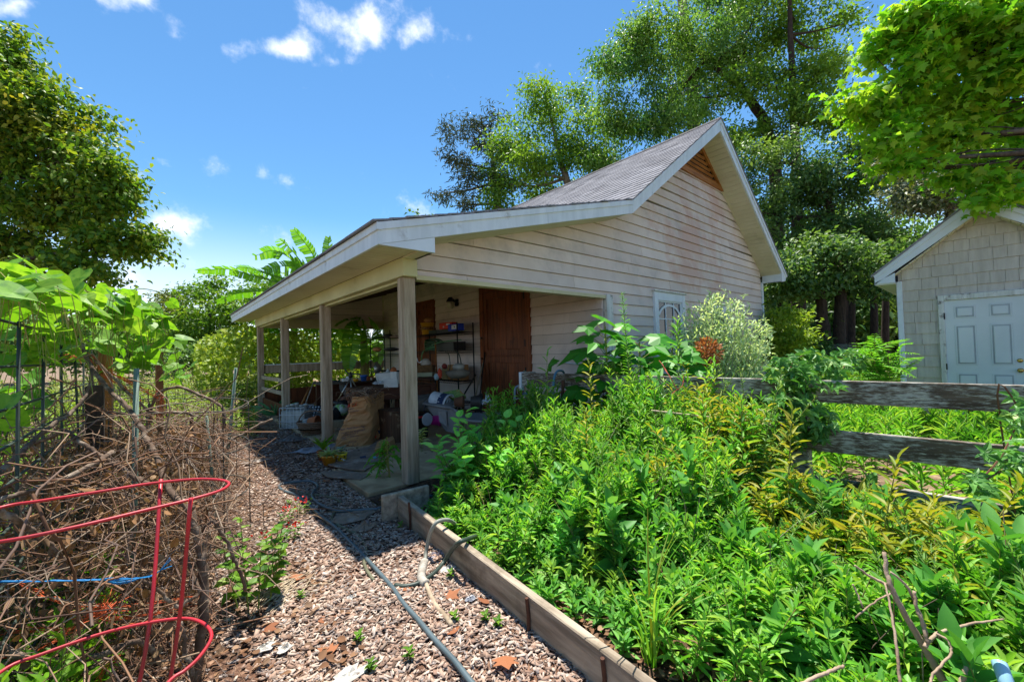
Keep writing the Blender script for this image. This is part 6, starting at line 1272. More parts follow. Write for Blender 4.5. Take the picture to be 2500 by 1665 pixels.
def project_on(bvh, mesh_v, off=.004):
    out = []
    for v in mesh_v:
        o = Vector(CP); d = (Vector(v)-o).normalized(); h = bvh.ray_cast(o, d)
        out.append(h[0]-d*off if h[0] is not None else Vector(v))
    return out
def print_text(name, s, px, py, D, hpx, m, bvh, parent, ang=0., shear=0., align='LEFT'):
    cu = bpy.data.curves.new(name, 'FONT'); cu.body = s; cu.size = 1; cu.shear = shear; cu.resolution_u = 3
    o = bpy.data.objects.new(name, cu); COL.objects.link(o); me0 = bpy.data.meshes.new_from_object(o.evaluated_get(bpy.context.evaluated_depsgraph_get()))
    bpy.data.objects.remove(o); bpy.data.curves.remove(cu)
    k = hpx*D/FPX*1.35; c = AT(px, py, D); a = R(ang); X = HR*math.cos(a)+ZZ*math.sin(a); Y = -HR*math.sin(a)+ZZ*math.cos(a)
    vs = [c+X*v.co.x*k+Y*v.co.y*k for v in me0.vertices]; vs = project_on(bvh, vs) if bvh else vs
    fs = [tuple(p.vertices) for p in me0.polygons]
    bpy.data.meshes.remove(me0)
    return MB().add(vs, fs).build(name, m, parent)
b1, bv1 = bag([(812, 896, 1106), (813, 900, 1080), (824, 907, 1050), (838, 907, 1022), (847, 902, 998), (852, 899, 980), (855, 898, 968)], 6.35, .42, 'open brown paper yard waste bag stuffed with dry vines beside the second porch post', M_KRAFT, 3)
print_text('lettering', 'ACE', 848, 996, 6.3, 10, M_REDI, bv1, b1, 14, .25)
print_text('lettering', 'HARDWARE', 851, 1001, 6.3, 3.0, M_INK, bv1, b1, 12)
print_text('lettering', 'The Helpful Place', 848, 1008, 6.3, 3.2, M_INK, bv1, b1, 8)
print_text('lettering', 'Paper Yard Waste Bags', 828, 1051, 6.3, 5.0, M_INK, bv1, b1, 6, .2)
for i, s in enumerate(('\u2022MOISTURE RESISTANT', '\u2022COMPOSTABLE', '\u2022SELF STANDING')): print_text('lettering', s, 833, 1060+5.6*i, 6.3, 4.3, M_INK, bv1, b1, 7)
ln = MB(); ln.add(project_on(bv1, [AT(x, y, 6.3) for x, y in [(834, 1073.2), (874, 1068.4), (874, 1069.2), (834, 1074)]]), [(0, 1, 2, 3)]); ln.build('rule', M_INK, b1)
print_text('lettering', 'RECYCLED', 851, 1080, 6.3, 3, M_INK, bv1, b1, 4)
M_FINK = mat('faint_ink', '#8a6a50', .8, '#8a6a50')
for (dx, dy) in ((-6, -3), (6, -3), (0, 6)):
    r1 = [AT(862+dx+6.2*math.cos(a), 1088+dy+6.2*math.sin(a), 6.3) for a in np.linspace(0, 6.283, 21)[:-1]]; r2 = [AT(862+dx+5.2*math.cos(a), 1088+dy+5.2*math.sin(a), 6.3) for a in np.linspace(0, 6.283, 21)[:-1]]
    MB().add(project_on(bv1, r1+r2), [(i, (i+1) % 20, 20+(i+1) % 20, 20+i) for i in range(20)]).build('emblem', M_FINK, b1)
b2_, bv2 = bag([(890, 920, 1078), (888, 930, 1066), (890, 931, 1052), (893, 927, 1030), (895, 922, 1005), (896, 921, 985), (899, 921, 962)], 6.75, .40, 'second brown paper bag printed with big red letters, behind the stuffed one', M_KRAFT, 5)
M_NAVY = mat('navy_print', '#27304a', .8, '#27304a')
for (cx, cy, ro, ri) in ((908, 1008, 9.5, 5), (910, 1030, 7, 3.2), (908, 1056, 11, 5)):
    r1 = [AT(cx+ro*math.cos(a), cy+ro*.9*math.sin(a), 6.7) for a in np.linspace(0, 6.283, 25)[:-1]]; r2 = [AT(cx+ri*math.cos(a), cy+ri*math.sin(a), 6.7) for a in np.linspace(0, 6.283, 25)[:-1]]
    MB().add(project_on(bv2, r1+r2), [(i, (i+1) % 24, 24+(i+1) % 24, 24+i) for i in range(24)]).build('print', M_REDI, b2_)
for P in ([(897, 1020), (906, 1020), (903, 1068), (897, 1066)], [(902, 1062), (920, 1064), (914, 1073), (898, 1073)]): MB().add(project_on(bv2, [AT(x, y, 6.7) for x, y in P]), [(0, 1, 2, 3)]).build('print', M_REDI, b2_)
for P in ([(915, 1000), (919, 998), (920, 1034), (916, 1036)], [(914, 1036), (919, 1034), (930, 1054), (926, 1059)]): MB().add(project_on(bv2, [AT(x, y, 6.7) for x, y in P]), [(0, 1, 2, 3)]).build('print', M_NAVY, b2_)
c = AT(885, 972, 6.6); K = 130; a = rnd(K)*6.283; P = []
for k in range(K):
    s = c+np.array([rng.normal(0, .09), rng.normal(0, .09), -.08]); e = s+np.array([rng.normal(0, .12), rng.normal(0, .10), .10+.16*rnd()]); P.append(spline([s, (s+e)/2+rng.normal(0, .05, 3), e, e+np.array([rng.normal(0, .09), rng.normal(0, .07), -.08*rnd()])], 3))
V, F = stalks(np.array(P), .004, 4); tag(link('dry_vines', np_mesh('dry_vines', V, F, M_DRYST)), 'wad of dry vines poking out of the paper bag', 'dry vines', None, None)
# ---- wooden box
c = G(955, 1084, .05); t_ = thing('wooden_box', 'upright box of reddish old planks beside the printed paper bag', 'wooden box', c)
for k, (y0, y1) in enumerate(((0, .17), (.175, .34), (.345, .52))): MB().box(c[0]-.0, c[0]+.022, c[1]+y0, c[1]+y1, .05, .53, .003).build('plank', M_CRATEW, t_)
for k, (x0, x1) in enumerate(((.024, .17), (.174, .33))): MB().box(c[0]+x0, c[0]+x1, c[1]-.0, c[1]+.022, .05, .525, .003).build('plank', M_CRATEW, t_)
for k in range(3): MB().box(c[0]+.0+.11*k, c[0]+.108+.11*k, c[1]-.005, c[1]+.525, .532, .555, .003).build('lid_board', M_CRATEW, t_)
MB().box(c[0]+.03, c[0]+.32, c[1]+.03, c[1]+.5, .05, .52).build('inner', M_DARK, t_)
# ---- cardboard on the floor, tape
cb = [G(x, y, .065) for x, y in [(800, 1136), (838, 1104), (900, 1092), (930, 1070), (963, 1083), (925, 1128), (890, 1150), (850, 1147)]]
o = MB().prism(cb, (0, 0, .012)).build('cardboard_sheet', M_CARD); tag(o, 'flattened brown cardboard lying under the paper bags', 'cardboard')
MB().prism([G(x, y, .0785) for x, y in [(908, 1117), (940, 1101), (941, 1105), (915, 1119)]], (0, 0, .002)).build('tape_strip', mat('turquoise_tape', '#4fb0c4', .5, '#3f9cb2', 5), o)
MB().prism([G(x, y, .0785) for x, y in [(878, 1115), (893, 1112), (894, 1117), (880, 1119)]], (0, 0, .002)).build('print', M_INK, o)
tag(MB().prism([G(x, y, .08) for x, y in [(925, 1093), (962, 1079), (966, 1086), (935, 1108), (918, 1116)]], (-.02, .0, .10)).build('cardboard_flap', M_KRAFT), 'folded cardboard flap rising toward the front post', 'cardboard')
tag(MB().prism([G(x, y, .052) for x, y in [(780, 1152), (845, 1150), (905, 1158), (880, 1172), (800, 1166)]], (0, 0, .008)).build('cardboard_sheet', M_CARD), 'wet grey cardboard layer at the edge of the porch floor', 'cardboard')
# ---- flower pots
def pot(lb, px, py, D, r, h, m, group='flower pots by the second porch post'):
    c = stand(px, py, D, .05); t_ = thing('flower_pot', lb, 'flower pot', c, group=None)
    MB().lathe([(r*.68, 0), (r*.92, h*.78), (r, h*.80), (r*1.02, h), (r*.90, h), (r*.88, h*.86), (.001, h*.85)], c, 20).build('pot', m, t_, True); MB().lathe([(r*.87, h*.86), (r*.5, h*.9), (.001, h*.91)], c, 16).build('soil', M_POTS, t_)
    return c, t_
c, t_ = pot('mustard yellow flower pot with a pale succulent', 804, 1128, 5.35, .105, .13, mat('mustard_glaze', '#cf9426', .4, '#b8801c', 4, spec=.5))
LMP = leafmat('pale_succulent', ['#9aac6a', '#aebc80', '#869c58'], .3); me = lmesh('leaf', T_LAN, .28, LMP, .2)
for k in range(34): a = k*2.4; e = .2+.9*k/34; leaf_at(me, t_, c+np.array([math.cos(a)*.03, math.sin(a)*.03, .12]), (math.cos(a)*math.cos(e), math.sin(a)*math.cos(e), math.sin(e)), (-math.cos(a)*math.sin(e), -math.sin(a)*math.sin(e), math.cos(e)), .13*(.7+.5*rnd()))
c, t_ = pot('plain terracotta pot with upright green blades', 789, 1121, 5.6, .08, .13, M_TERR)
me = lmesh('leaf', T_LAN, .10, LM_SHRUB, .1)
for k in range(12): a = k*2.4; e = .7+.7*rnd(); leaf_at(me, t_, c+ZZ*.12, (math.cos(a)*math.cos(e), math.sin(a)*math.cos(e), math.sin(e)), (-math.cos(a)*math.sin(e), -math.sin(a)*math.sin(e), math.cos(e)), .26*(.6+.5*rnd()))
c, t_ = pot('small yellow, black and white patterned pot with grey-blue leaves', 834, 1119, 5.45, .075, .125, mat('yellow_glaze', '#d9c22e', .35, '#c8b024', 3, spec=.5))
for k in range(30):
    a = k*2.4; z = .015+.085*rnd(); r = .075*(.70+.24*z/.1)+.0015; u = np.array([-math.sin(a), math.cos(a), 0]); n_ = np.array([math.cos(a), math.sin(a), 0]); q = c+n_*r+ZZ*z; s = .011+.006*rnd()
    MB().add([q+u*s, q+ZZ*s*.8, q-u*s*.8, q-ZZ*s], [(0, 1, 2, 3)]).build('patch', M_BLKP if k % 2 else M_WHITEP, t_)
me = lmesh('leaf', T_OVA, .5, leafmat('grey_blue_leaf', ['#7f9c92', '#94aea4', '#6c8a80'], .3), .1)
for k in range(16): a = k*2.4; e = .3+.7*rnd(); leaf_at(me, t_, c+np.array([0, 0, .13+.05*rnd()]), (math.cos(a)*math.cos(e), math.sin(a)*math.cos(e), math.sin(e)), (0, 0, 1), .085)
# ---- tripod
t_ = thing('tripod', 'silver camera tripod standing behind the paper bag', 'tripod', stand(856, 1000, 8.2)); ap = AT(856, 922, 8.2)
for (x, y, D) in ((786, 1032, 7.9), (866, 1010, 8.0), (915, 1000, 8.9)):
    f = AT(x, y, D); f[2] = .05; m_ = ap+(f-ap)*.45; MB().tube([ap, m_], .014, 8).build('leg', M_SILV, t_, True); MB().tube([m_, f], .009, 8).build('leg_tip', M_SILV, t_, True); MB().lathe([(.02, -.025), (.02, .025)], m_, 10).build('clamp', M_BLKP, t_)
    MB().tube([ap-ZZ*.42, m_+(f-m_)*.0], .006, 6).build('brace', M_SILV, t_)
MB().lathe([(.012, -.42), (.012, .0), (.04, .0), (.045, .05), (.02, .07), (.02, .12)], ap, 12).build('head', M_BLKP, t_, True)
MB().tube(spline([ap+ZZ*.10-HR*.11+ZZ*.07, ap+ZZ*.09-HR*.05, ap+ZZ*.075+HR*.08, ap+ZZ*.06+HR*.20], 5), [.014]*16, 8).build('pan_handle', mat('dark_blue_grip', '#2a3a52', .5, '#222e42'), t_, True)
# ---- dark wooden table with foam boxes
c = AT(940, 946, 7.6); zt = c[2]; t_ = thing('table', 'red-brown turned-leg table carrying white foam boxes', 'table', (c[0], c[1], .05)); xa, xb_, ya, yb = c[0]-.42, c[0]+1.0, c[1]-.05, c[1]+.75
MB().box(xa-.04, xb_+.04, ya-.04, yb+.04, zt-.04, zt, .008).build('tabletop', M_WOODT, t_)
for q in ((xa, xb_, ya, ya+.03), (xa, xb_, yb-.03, yb), (xa, xa+.03, ya+.03, yb-.03), (xb_-.03, xb_, ya+.03, yb-.03)): MB().box(*q, zt-.23, zt-.042, .004).build('apron', M_WOODT, t_)
for (x, y) in ((xa+.02, ya+.02), (xb_-.02, ya+.02), (xa+.02, yb-.02), (xb_-.02, yb-.02)):
    MB().box(x-.06, x+.06, y-.06, y+.06, zt-.25, zt-.043, .006).build('leg_block', M_WOODT, t_); MB().lathe([(.03, .05), (.035, .08), (.025, .12), (.04, .3), (.045, .42), (.03, .5), (.05, .56), (.05, zt-.25)], (x, y, 0), 12).build('leg', M_WOODT, t_, True)
for k in range(4): MB().lathe([(.018, .14), (.028, .3), (.028, .42), (.018, zt-.23)], (xa+.25+.28*k, ya+.35, 0), 8).build('spindle', M_WOODT, t_, True)
MB().box(xa+.05, xb_-.05, ya+.30, ya+.40, .11, .14).build('shelf_bar', M_WOODT, t_)
rz = -.3; f0 = AT(938, 938, 7.75)
t2 = thing('foam_box', 'open white foam box on the red-brown table', 'foam box', (f0[0], f0[1], zt), rz)
MB().prism([f0+HR*x+ZZ*z for x, z in ((-.17, .18), (-.12, -.0+.0), (.28, .0), (.28, .22), (-.15, .21))], HF*.3).build('tub', M_FOAM, t2)
f1 = AT(955, 942, 7.6); mbox('foam_block', 'white foam block with fine print in front of the open foam box', 'foam block', (f1[0], f1[1], zt), .26, .05, .16, M_FOAM, math.atan2(HR[1], HR[0])); f1 = AT(962, 922, 7.62); mbox('foam_block', 'small square foam block stacked on the printed one', 'foam block', (f1[0], f1[1], zt+.16), .12, .05, .13, M_FOAM, math.atan2(HR[1], HR[0]))
o = crumple(AT(922, 938, 7.5), .13, .09, 14, .05, 21).build('plastic_wrap', mat('clear_wrap', '#b6bcc0', .3, '#a4abb0', 8, spec=.6)); tag(o, 'crumpled clear plastic wrap at the table edge', 'plastic wrap')
# ---- workbench at the porch end with clutter
c = AT(880, 928, 9.6); zb = c[2]; wb = thing('workbench', 'long cluttered workbench along the back of the porch', 'workbench', (c[0], c[1], .05))
MB().box(c[0]-.9, c[0]+1.0, c[1]-.1, c[1]+.6, zb-.05, zb-.0, .006).build('worktop', mat('bench_top', '#5d5a52', .8, '#46433c', 5), wb)
for x in (-.8, .9): MB().box(c[0]+x-.04, c[0]+x+.04, c[1]-.05, c[1]+.03, .05, zb-.05).build('leg', M_WOODT, wb); MB().box(c[0]+x-.04, c[0]+x+.04, c[1]+.5, c[1]+.58, .05, zb-.05).build('leg', M_WOODT, wb)
MB().box(c[0]-.76, c[0]+.86, c[1]+.42, c[1]+.45, .1, zb-.08).build('back_panel', M_WOODT, wb)
q = spline([AT(860, 925, 9.3), AT(838, 926, 9.3), AT(829, 935, 9.3), AT(830, 952, 9.3), AT(840, 965, 9.3)], 5); m_ = MB(); m_.add([p+HF*k for p in q for k in (0, .3)]+[p+HF*k+ZZ*.02 for p in q for k in (0, .3)], [(2*i, 2*i+1, 2*i+3, 2*i+2) for i in range(len(q)-1)]); tag(m_.build('plastic_sheet', M_FOAM), 'white bent plastic sheet hanging off the workbench end', 'plastic sheet')
def blob(name, lb, cat, px, py, D, rx, ry, rz_, m, seed=1, n=10):
    g = np.random.default_rng(seed); c = AT(px, py, D); m_ = MB(); prof = []
    vs = []; K_ = 7
    for i in range(K_):
        ph = -math.pi/2+math.pi*i/(K_-1)
        for k in range(n): a = 2*math.pi*k/n; s = 1+g.normal(0, .09); vs.append(c+HR*rx*math.cos(ph)*math.cos(a)*s+HF*ry*math.cos(ph)*math.sin(a)*s+ZZ*rz_*math.sin(ph)*s)
    fs = [(i*n+k, i*n+(k+1) % n, (i+1)*n+(k+1) % n, (i+1)*n+k) for i in range(K_-1) for k in range(n)]
    return tag(m_.add(vs, fs).build(name, m, None, True), lb, cat)
def tub(name, lb, cat, c, r0, r1, h, m, A=None, lid=None, handle=None, n=20):
    t_ = thing(name, lb, cat, c); A_ = np.eye(3) if A is None else A
    MB().lathe([(r0, 0), (r1, h), (r1*1.06, h), (r1*1.06, h-.02), (r1*1.0, h-.02)][:3]+[(r1*.93, h), (r0*.92, .01), (.001, .01)], c, n, A_).build('body', m, t_, True)
    MB().lathe([(r1*1.0, h-.03), (r1*1.07, h-.03), (r1*1.07, h+.002), (r1*1.0, h+.002)], c, n, A_, cap=False).build('rim', lid or m, t_, True)
    return t_
def onb(px, D): p = AT(px, 925, D); return np.array([p[0], p[1], zb])
tub('cup', 'bright blue plastic cup on the workbench', 'cup', onb(888, 9.3), .055, .075, .13, M_BLUEP)
mbox('tin_box', 'small brown-red tin on the workbench beside the blue cup', 'tin', onb(902, 9.5), .16, .1, .09, M_TERR, .4)
mbox('tray', 'long grey metal tray lying across the workbench', 'tray', onb(872, 9.5), .7, .22, .06, M_SILV, -.5)
tub('bowl', 'yellow-lidded jar among white cartons on the workbench', 'jar', onb(868, 9.2), .05, .055, .06, M_YELP)
for i, (x, d, w, h, lb) in enumerate(((845, 9.3, .16, .07, 'flat white carton at the near end of the workbench'), (852, 9.5, .10, .10, 'small white carton leaning at the tray'), (862, 9.6, .10, .05, 'pale carton under the tripod handle'))): mbox('carton', lb, 'carton', onb(x, d), w, .1, h, M_FOAM, .3*i)
m_ = MB().lathe([(.02, .0), (.06, .03), (.12, .07), (.16, .12), (.15, .12), (.11, .08), (.02, .02)], AT(932, 900, 9.2), 18, (HF, ZZ, -HR)); tag(m_.build('lamp_reflector', M_SILV, None, True), 'silver bowl reflector tilted up beside the rear shelf', 'lamp')
c = onb(948, 9.0); t_ = thing('jug', 'translucent white jug with a blue label', 'jug', c); MB().lathe([(.08, 0), (.09, .02), (.09, .17), (.06, .21), (.03, .24), (.03, .27)], c, 16).build('body', mat('milky_plastic', '#c9cfd0', .35, '#b8bfc0', 4, spec=.5), t_, True); MB().lathe([(.0915, .04), (.0915, .09)], c, 16, cap=False).build('label', M_BLUEP, t_)
tub('bowl', 'black-blue enamel pot behind the foam boxes', 'pot', onb(972, 8.9), .10, .13, .16, mat('navy_enamel', '#1c2236', .3, '#161b2c', spec=.5))
blob('brown_jar', 'brown earthen jar tucked between jug and enamel pot', 'jar', 961, 905, 9.0, .07, .07, .08, M_TERR, 4)
# ---- wire shelf units
def shelf_unit(lb, x0, x1, y0, y1, zs, top, n):
    t_ = thing('wire_shelf', lb, 'shelf', ((x0+x1)/2, (y0+y1)/2, .05))
    for (x, y) in ((x0, y0), (x1, y0), (x0, y1), (x1, y1)): MB().tube([(x, y, .05), (x, y, top)], .016, 8).build('post', M_BLACK, t_, True)
    for z in zs:
        m_ = MB()
        for (a, b) in (((x0, y0), (x1, y0)), ((x1, y0), (x1, y1)), ((x1, y1), (x0, y1)), ((x0, y1), (x0, y0))):
            for dz in (0, -.045): m_.tube([(*a, z+dz), (*b, z+dz)], .006, 5)
        for k in range(n): y = y0+(y1-y0)*(k+.5)/n; m_.tube([(x0, y, z+.004), (x1, y, z+.004)], .004, 4)
        for (a, b) in (((x0, y0), (x0, y1)),):
            for k in range(n*1): y = y0+(y1-y0)*k/n; m_.tube([(x0, y, z), (x0, y+(y1-y0)/n/2, z-.045), (x0, y+(y1-y0)/n, z)], .003, 3)
        m_.build('shelf', M_BLACK, t_)
    return t_
shelf_unit('black wire shelf unit between the two brown doors', 2.98, 3.42, 3.58, 5.62, (1.93, 1.50, .80, .30), 2.15, 24)
shelf_unit('black wire shelf unit at the far end of the porch wall', 2.90, 3.36, 6.98, 8.45, (1.98, 1.46, .95), 2.16, 18)
def on1(y, z, x=3.15): return np.array([x, y, z+.012])
c = on1(5.25, 1.93); t_ = tub('bucket', 'yellow plastic bucket on the top shelf', 'bucket', c, .13, .165, .30, M_YELP); MB().lathe([(.150, .12), (.158, .2)], c, 20, cap=False).build('label', mat('bucket_print', '#6b4a1c', .6, '#8a6426', 30, lo=.45, hi=.55), t_); MB().tube([(c[0]+.16*math.cos(a)-.05, c[1]+.16*math.sin(a), c[2]+.24-.10*abs(math.sin(a/1.0))) for a in np.linspace(1.57, 4.7, 12)], .004, 5).build('handle', M_SILV, t_)
blob('paper_wad', 'crumpled brown paper stuck in the yellow bucket', 'paper', 1045, 782, 9.75, .10, .10, .06, M_KRAFT, 9)
mbox('flat_case', 'long flat dark case on the top shelf', 'case', on1(4.25, 1.93), .22, .7, .08, M_BLKP)
mbox('green_case', 'dull green box beside the yellow bucket', 'box', on1(4.82, 1.93), .2, .36, .09, mat('dull_green_plastic', '#3c4436', .6, '#30372b'))
o = mbox('carton', 'red and white carton on the dark case of the top shelf', 'carton', on1(4.15, 2.015, 3.1), .16, .52, .15, mat('red_carton', '#c8402c', .6, '#b8341f', 3), .05); MB().box(3.015, 3.018, 4.2, 4.38, 2.06, 2.10).build('print', M_WHITEP, o); MB().box(3.015, 3.018, 3.95, 4.1, 2.11, 2.15).build('print', M_WHITEP, o)
o = mbox('carton', 'blue carton with white panels at the end of the top shelf', 'carton', on1(3.78, 1.95, 3.08), .15, .44, .16, mat('blue_carton', '#2648b8', .6, '#1e3aa0', 3), .02); MB().box(2.998, 3.004, 3.64, 3.84, 2.00, 2.10).build('print', M_WHITEP, o); MB().box(2.997, 2.9985, 3.70, 3.74, 2.03, 2.07).build('print', M_BLKP, o)
M_GH = mat('green_hose', '#2f5a3a', .45, '#24482e', 6, spec=.5)
hc = MB()
for k in range(16):
    r = .20+.012*(k % 5); z = 1.53+.032*(k//2)*.9; hc.tube([(3.1+.16*math.cos(a)+.01*k % .03, 4.85+(r+.12)*math.sin(a), z+.02*math.sin(2*a+k)+.10*max(0, math.sin(a+.5))) for a in np.linspace(0, 6.283, 30)[:-1]], .013, 6, True)
tag(hc.build('hose_coil', M_GH, None, True), 'dark green hose coiled on the second shelf', 'hose')
hc = MB(); hc.tube(spline([(3.05, 4.3, 1.62), (2.95, 4.7, 1.60), (2.88, 5.0, 1.50), (2.88, 5.12, 1.2), (2.9, 5.16, .85)], 6), .014, 8); hc.tube(spline([(3.1, 3.6, 1.75), (2.9, 4.1, 1.72), (2.9, 4.6, 1.66)], 6), .013, 7)
tag(hc.build('garden_hose', mat('mid_green_hose', '#4a8a58', .45, '#3c7448', 6, spec=.5), None, True), 'mid-green hose drooping off the second shelf', 'hose')
hc = MB(); hc.tube(spline([(3.0, 3.72, 1.5), (2.93, 3.45, 1.42), (2.93, 3.38, 1.15), (2.95, 3.55, .95), (3.0, 3.9, .85)], 6), .012, 7); hc.tube(spline([(2.95, 4.05, 1.48), (2.9, 3.82, 1.4), (2.9, 3.8, 1.1), (2.92, 4.0, .95)], 6), .010, 7)
tag(hc.build('garden_hose', M_HOSE4, None, True), 'dark hose loops hanging from the right end of the second shelf', 'hose')
mbox('bin', 'wide black bin filling the second shelf', 'bin', on1(4.25, 1.50), .34, 1.0, .20, M_BLKP)
mbox('carton', 'beige open carton at the back of the third shelf', 'carton', on1(4.0, .80, 3.25), .2, .6, .36, M_KRAFT); mbox('carton', 'small pale block standing beside the beige carton', 'carton', on1(4.42, .80, 3.2), .14, .24, .30, mat('pale_card', '#b7a678', .8, '#a3936a'))
mbox('yellow_card', 'yellow card with punched holes at the left of the third shelf', 'card', on1(5.35, .80, 3.0), .02, .24, .20, mat('yellow_card_mat', '#c9a440', .7, '#b28e30'))
nest = MB()
for k in range(70):
    cc_ = np.array([3.05+rng.normal(0, .06), 4.85+rng.normal(0, .22), .88+abs(rng.normal(0, .10))]); a = rnd()*6.28; nest.tube(spline([cc_, cc_+np.array([.05*math.cos(a), .14*math.sin(a), .05]), cc_+np.array([.1*math.cos(a+.6), .2*math.sin(a+.6), -.03])], 4), .006, 4)
tag(nest.build('cord_tangle', mat('pale_cord', '#b4b4a0', .8, '#98987f', 6)), 'tangle of pale cords on the third shelf', 'cord')
blob('plastic_bag', 'dull clear plastic bag on the third shelf', 'plastic bag', 1118, 912, 8.8, .28, .12, .10, mat('dusty_plastic', '#8a8478', .5, '#726c60', 6), 6); blob('plastic_bag', 'grey-white plastic bag over the dusty one', 'plastic bag', 1120, 896, 8.8, .15, .1, .08, mat('grey_white_plastic', '#a8aaa4', .4, '#92948e', 6), 7)
blob('orange_cloth', 'orange cloth strip hanging off the third shelf', 'cloth', 1074, 912, 8.7, .05, .05, .11, mat('orange_cloth_mat', '#d8543a', .7, '#c04630', 6), 8); blob('rag', 'pale blue rag hanging by the orange cloth', 'rag', 1066, 920, 8.7, .06, .05, .07, mat('pale_blue_rag', '#a8c0c8', .8, '#90a8b0', 6), 12)
blob('work_glove', 'white work glove lying left of the third shelf', 'glove', 1040, 886, 9.4, .12, .08, .10, M_RAG, 13); blob('red_tin', 'dark red spool in the cord tangle', 'spool', 1085, 894, 8.8, .06, .06, .06, mat('dark_red', '#7a2c24', .5, '#661f1a'), 14)
mbox('basket', 'brown wicker basket on the low table left of the shelf', 'basket', AT(1033, 910, 9.4), .50, .3, .18, mat('wicker', '#7a5c3a', .85, '#5a4228', 20, bump=.8), math.atan2(HR[1], HR[0])); mbox('tray', 'pale green-grey tray below the wicker basket', 'tray', AT(1040, 919, 9.2), .34, .25, .09, mat('sage_tray', '#a3a68a', .6, '#8f9278'), math.atan2(HR[1], HR[0]))
c = AT(1035, 921, 9.3); t_ = thing('side_table', 'low stand carrying the wicker basket', 'table', (c[0], c[1], .05)); rz = math.atan2(HR[1], HR[0]); MB().obox((c[0], c[1], c[2]-.02), (HR, HF, ZZ), (.35, .25, .018), .004).build('tabletop', M_WOODT, t_)
for sx in (-.3, .3):
    for sy in (-.2, .2): q = np.array([c[0], c[1], 0])+HR*sx+HF*sy; MB().tube([(q[0], q[1], .05), (q[0], q[1], c[2]-.04)], .02, 6).build('leg', M_BLACK, t_)
q = P3([(1014, 865, 9.0), (1018, 876, 9.0), (1021, 884, 9.0), (1026, 885, 9.0), (1029, 881, 9.0)]); tag(MB().tube(spline(q, 5), .009, 7).build('hook', M_WHITEP, None, True), 'white bent pipe hook beside the front post', 'pipe')
for i, (px, py, sx, sz, lb) in enumerate(((948, 821, .12, .05, 'dark shoe on the far top shelf'), (965, 822, .16, .035, 'flat brown object on the far top shelf'), (955, 853, .18, .045, 'dark folded cloth on the second far shelf'), (921, 853, .12, .06, 'pale crumpled paper on the second far shelf'))): blob('shelf_item', lb, 'clutter', px, py, 9.9 if i < 3 else 10.6, sx, .12, sz, M_BLKP if i in (0, 2) else (M_CARD if i == 1 else M_KRAFT), 20+i)
# ---- long tools leaning by the doors
def pole(lb, a, b, r, m, name='tool_handle', cat='tool handle'): tag(MB().tube([a, (np.array(a)+np.array(b))/2, b], r, 8).build(name, m, None, True), lb, cat, 'tool handles leaning on the porch wall')
M_HAN = mat('varnished_handle', '#a8703a', .5, '#8a5828', 4, (8, 8, .6))
pole('orange-brown broom handle leaning on the wire shelf', (2.72, 4.05, .05), (2.9, 4.42, 1.72), .017, M_HAN)
pole('weathered grey rake handle beside the stable door', (3.2, 3.42, .05), (3.52, 3.36, 1.2), .018, M_POST); pole('black iron bar standing beside the stable door', (3.25, 3.25, .05), (3.54, 3.30, 1.45), .014, M_BLACK); pole('dark shovel handle slanting toward the shelf', (2.9, 3.75, .05), (3.3, 3.35, .95), .018, M_BARKD); pole('short red tool handle by the stable door frame', (3.2, 2.98, .05), (3.40, 2.93, .62), .020, mat('red_handle', '#a83a34', .6, '#8a2c28', 4))
# ---- wall lamp
c = PX(1113, 738, 3.56); t_ = thing('wall_lamp', 'unlit jelly-jar wall lamp above the wire shelf', 'lamp', c); A_ = ((0, 1, 0), (1, 0, 0), (0, 0, 1)); MB().box(c[0]-.0, c[0]+.05, c[1]-.08, c[1]+.08, c[2]-.10, c[2]+.08, .02).build('bracket', M_BLACK, t_)
MB().lathe([(.02, .15), (.06, .13), (.105, .06), (.11, .03), (.09, .03)], (c[0]-.12, c[1]+.06, c[2]-.02), 16).build('cap', M_BLACK, t_, True); MB().tube([(c[0]+.02, c[1]+.02, c[2]+.03), (c[0]-.12, c[1]+.06, c[2]+.10)], .02, 8).build('arm', M_BLACK, t_); MB().lathe([(.08, .03), (.085, -.02), (.08, -.10), (.05, -.145), (.001, -.15)], (c[0]-.12, c[1]+.06, c[2]-.02), 16).build('jar', mat('frosted_glass', '#b4b296', .3, '#a3a186', 3, spec=.5), t_, True)
# ---- grey cart, pail and heap in front of the stable door
t_ = thing('cart_tub', 'upturned grey plastic cart tub with ribbed sides', 'cart', stand(1075, 1040, 7.0))
lipA, lipB, lipC = AT(1034, 986, 6.9), AT(1102, 996, 6.5), AT(1128, 1012, 6.3); lo = [AT(1072, 1020, 6.8), AT(1088, 1052, 6.6), AT(1118, 1060, 6.4)]
def sheetq(P, e): return MB().prism(P, e)
sheetq([lipA, lipB, lo[1], lo[0]], HF*.02).build('side', M_GREYP, t_); sheetq([lipB, lipC, lo[2], lo[1]], HF*.02).build('side', M_GREYP, t_); sheetq([AT(1070, 1003, 6.66), AT(1090, 1004, 6.58), AT(1092, 1040, 6.55), AT(1074, 1030, 6.6)], -HF*.02).build('rib', M_GREYP, t_)
MB().tube([lipA, (lipA+lipB)/2, lipB], .026, 8).build('rim', M_GREYP, t_, True); MB().tube([lipB, lipC], .024, 8).build('rim', M_GREYP, t_, True); sheetq([lipA, lipB, lipB+HF*.55+ZZ*.05, lipA+HF*.55+ZZ*.05], ZZ*.02).build('bottom', M_GREYP, t_); MB().tube([AT(1040, 990, 6.85), AT(1034, 1002, 6.8), AT(1060, 1022, 6.9)], .018, 8).build('axle', M_BLKP, t_)
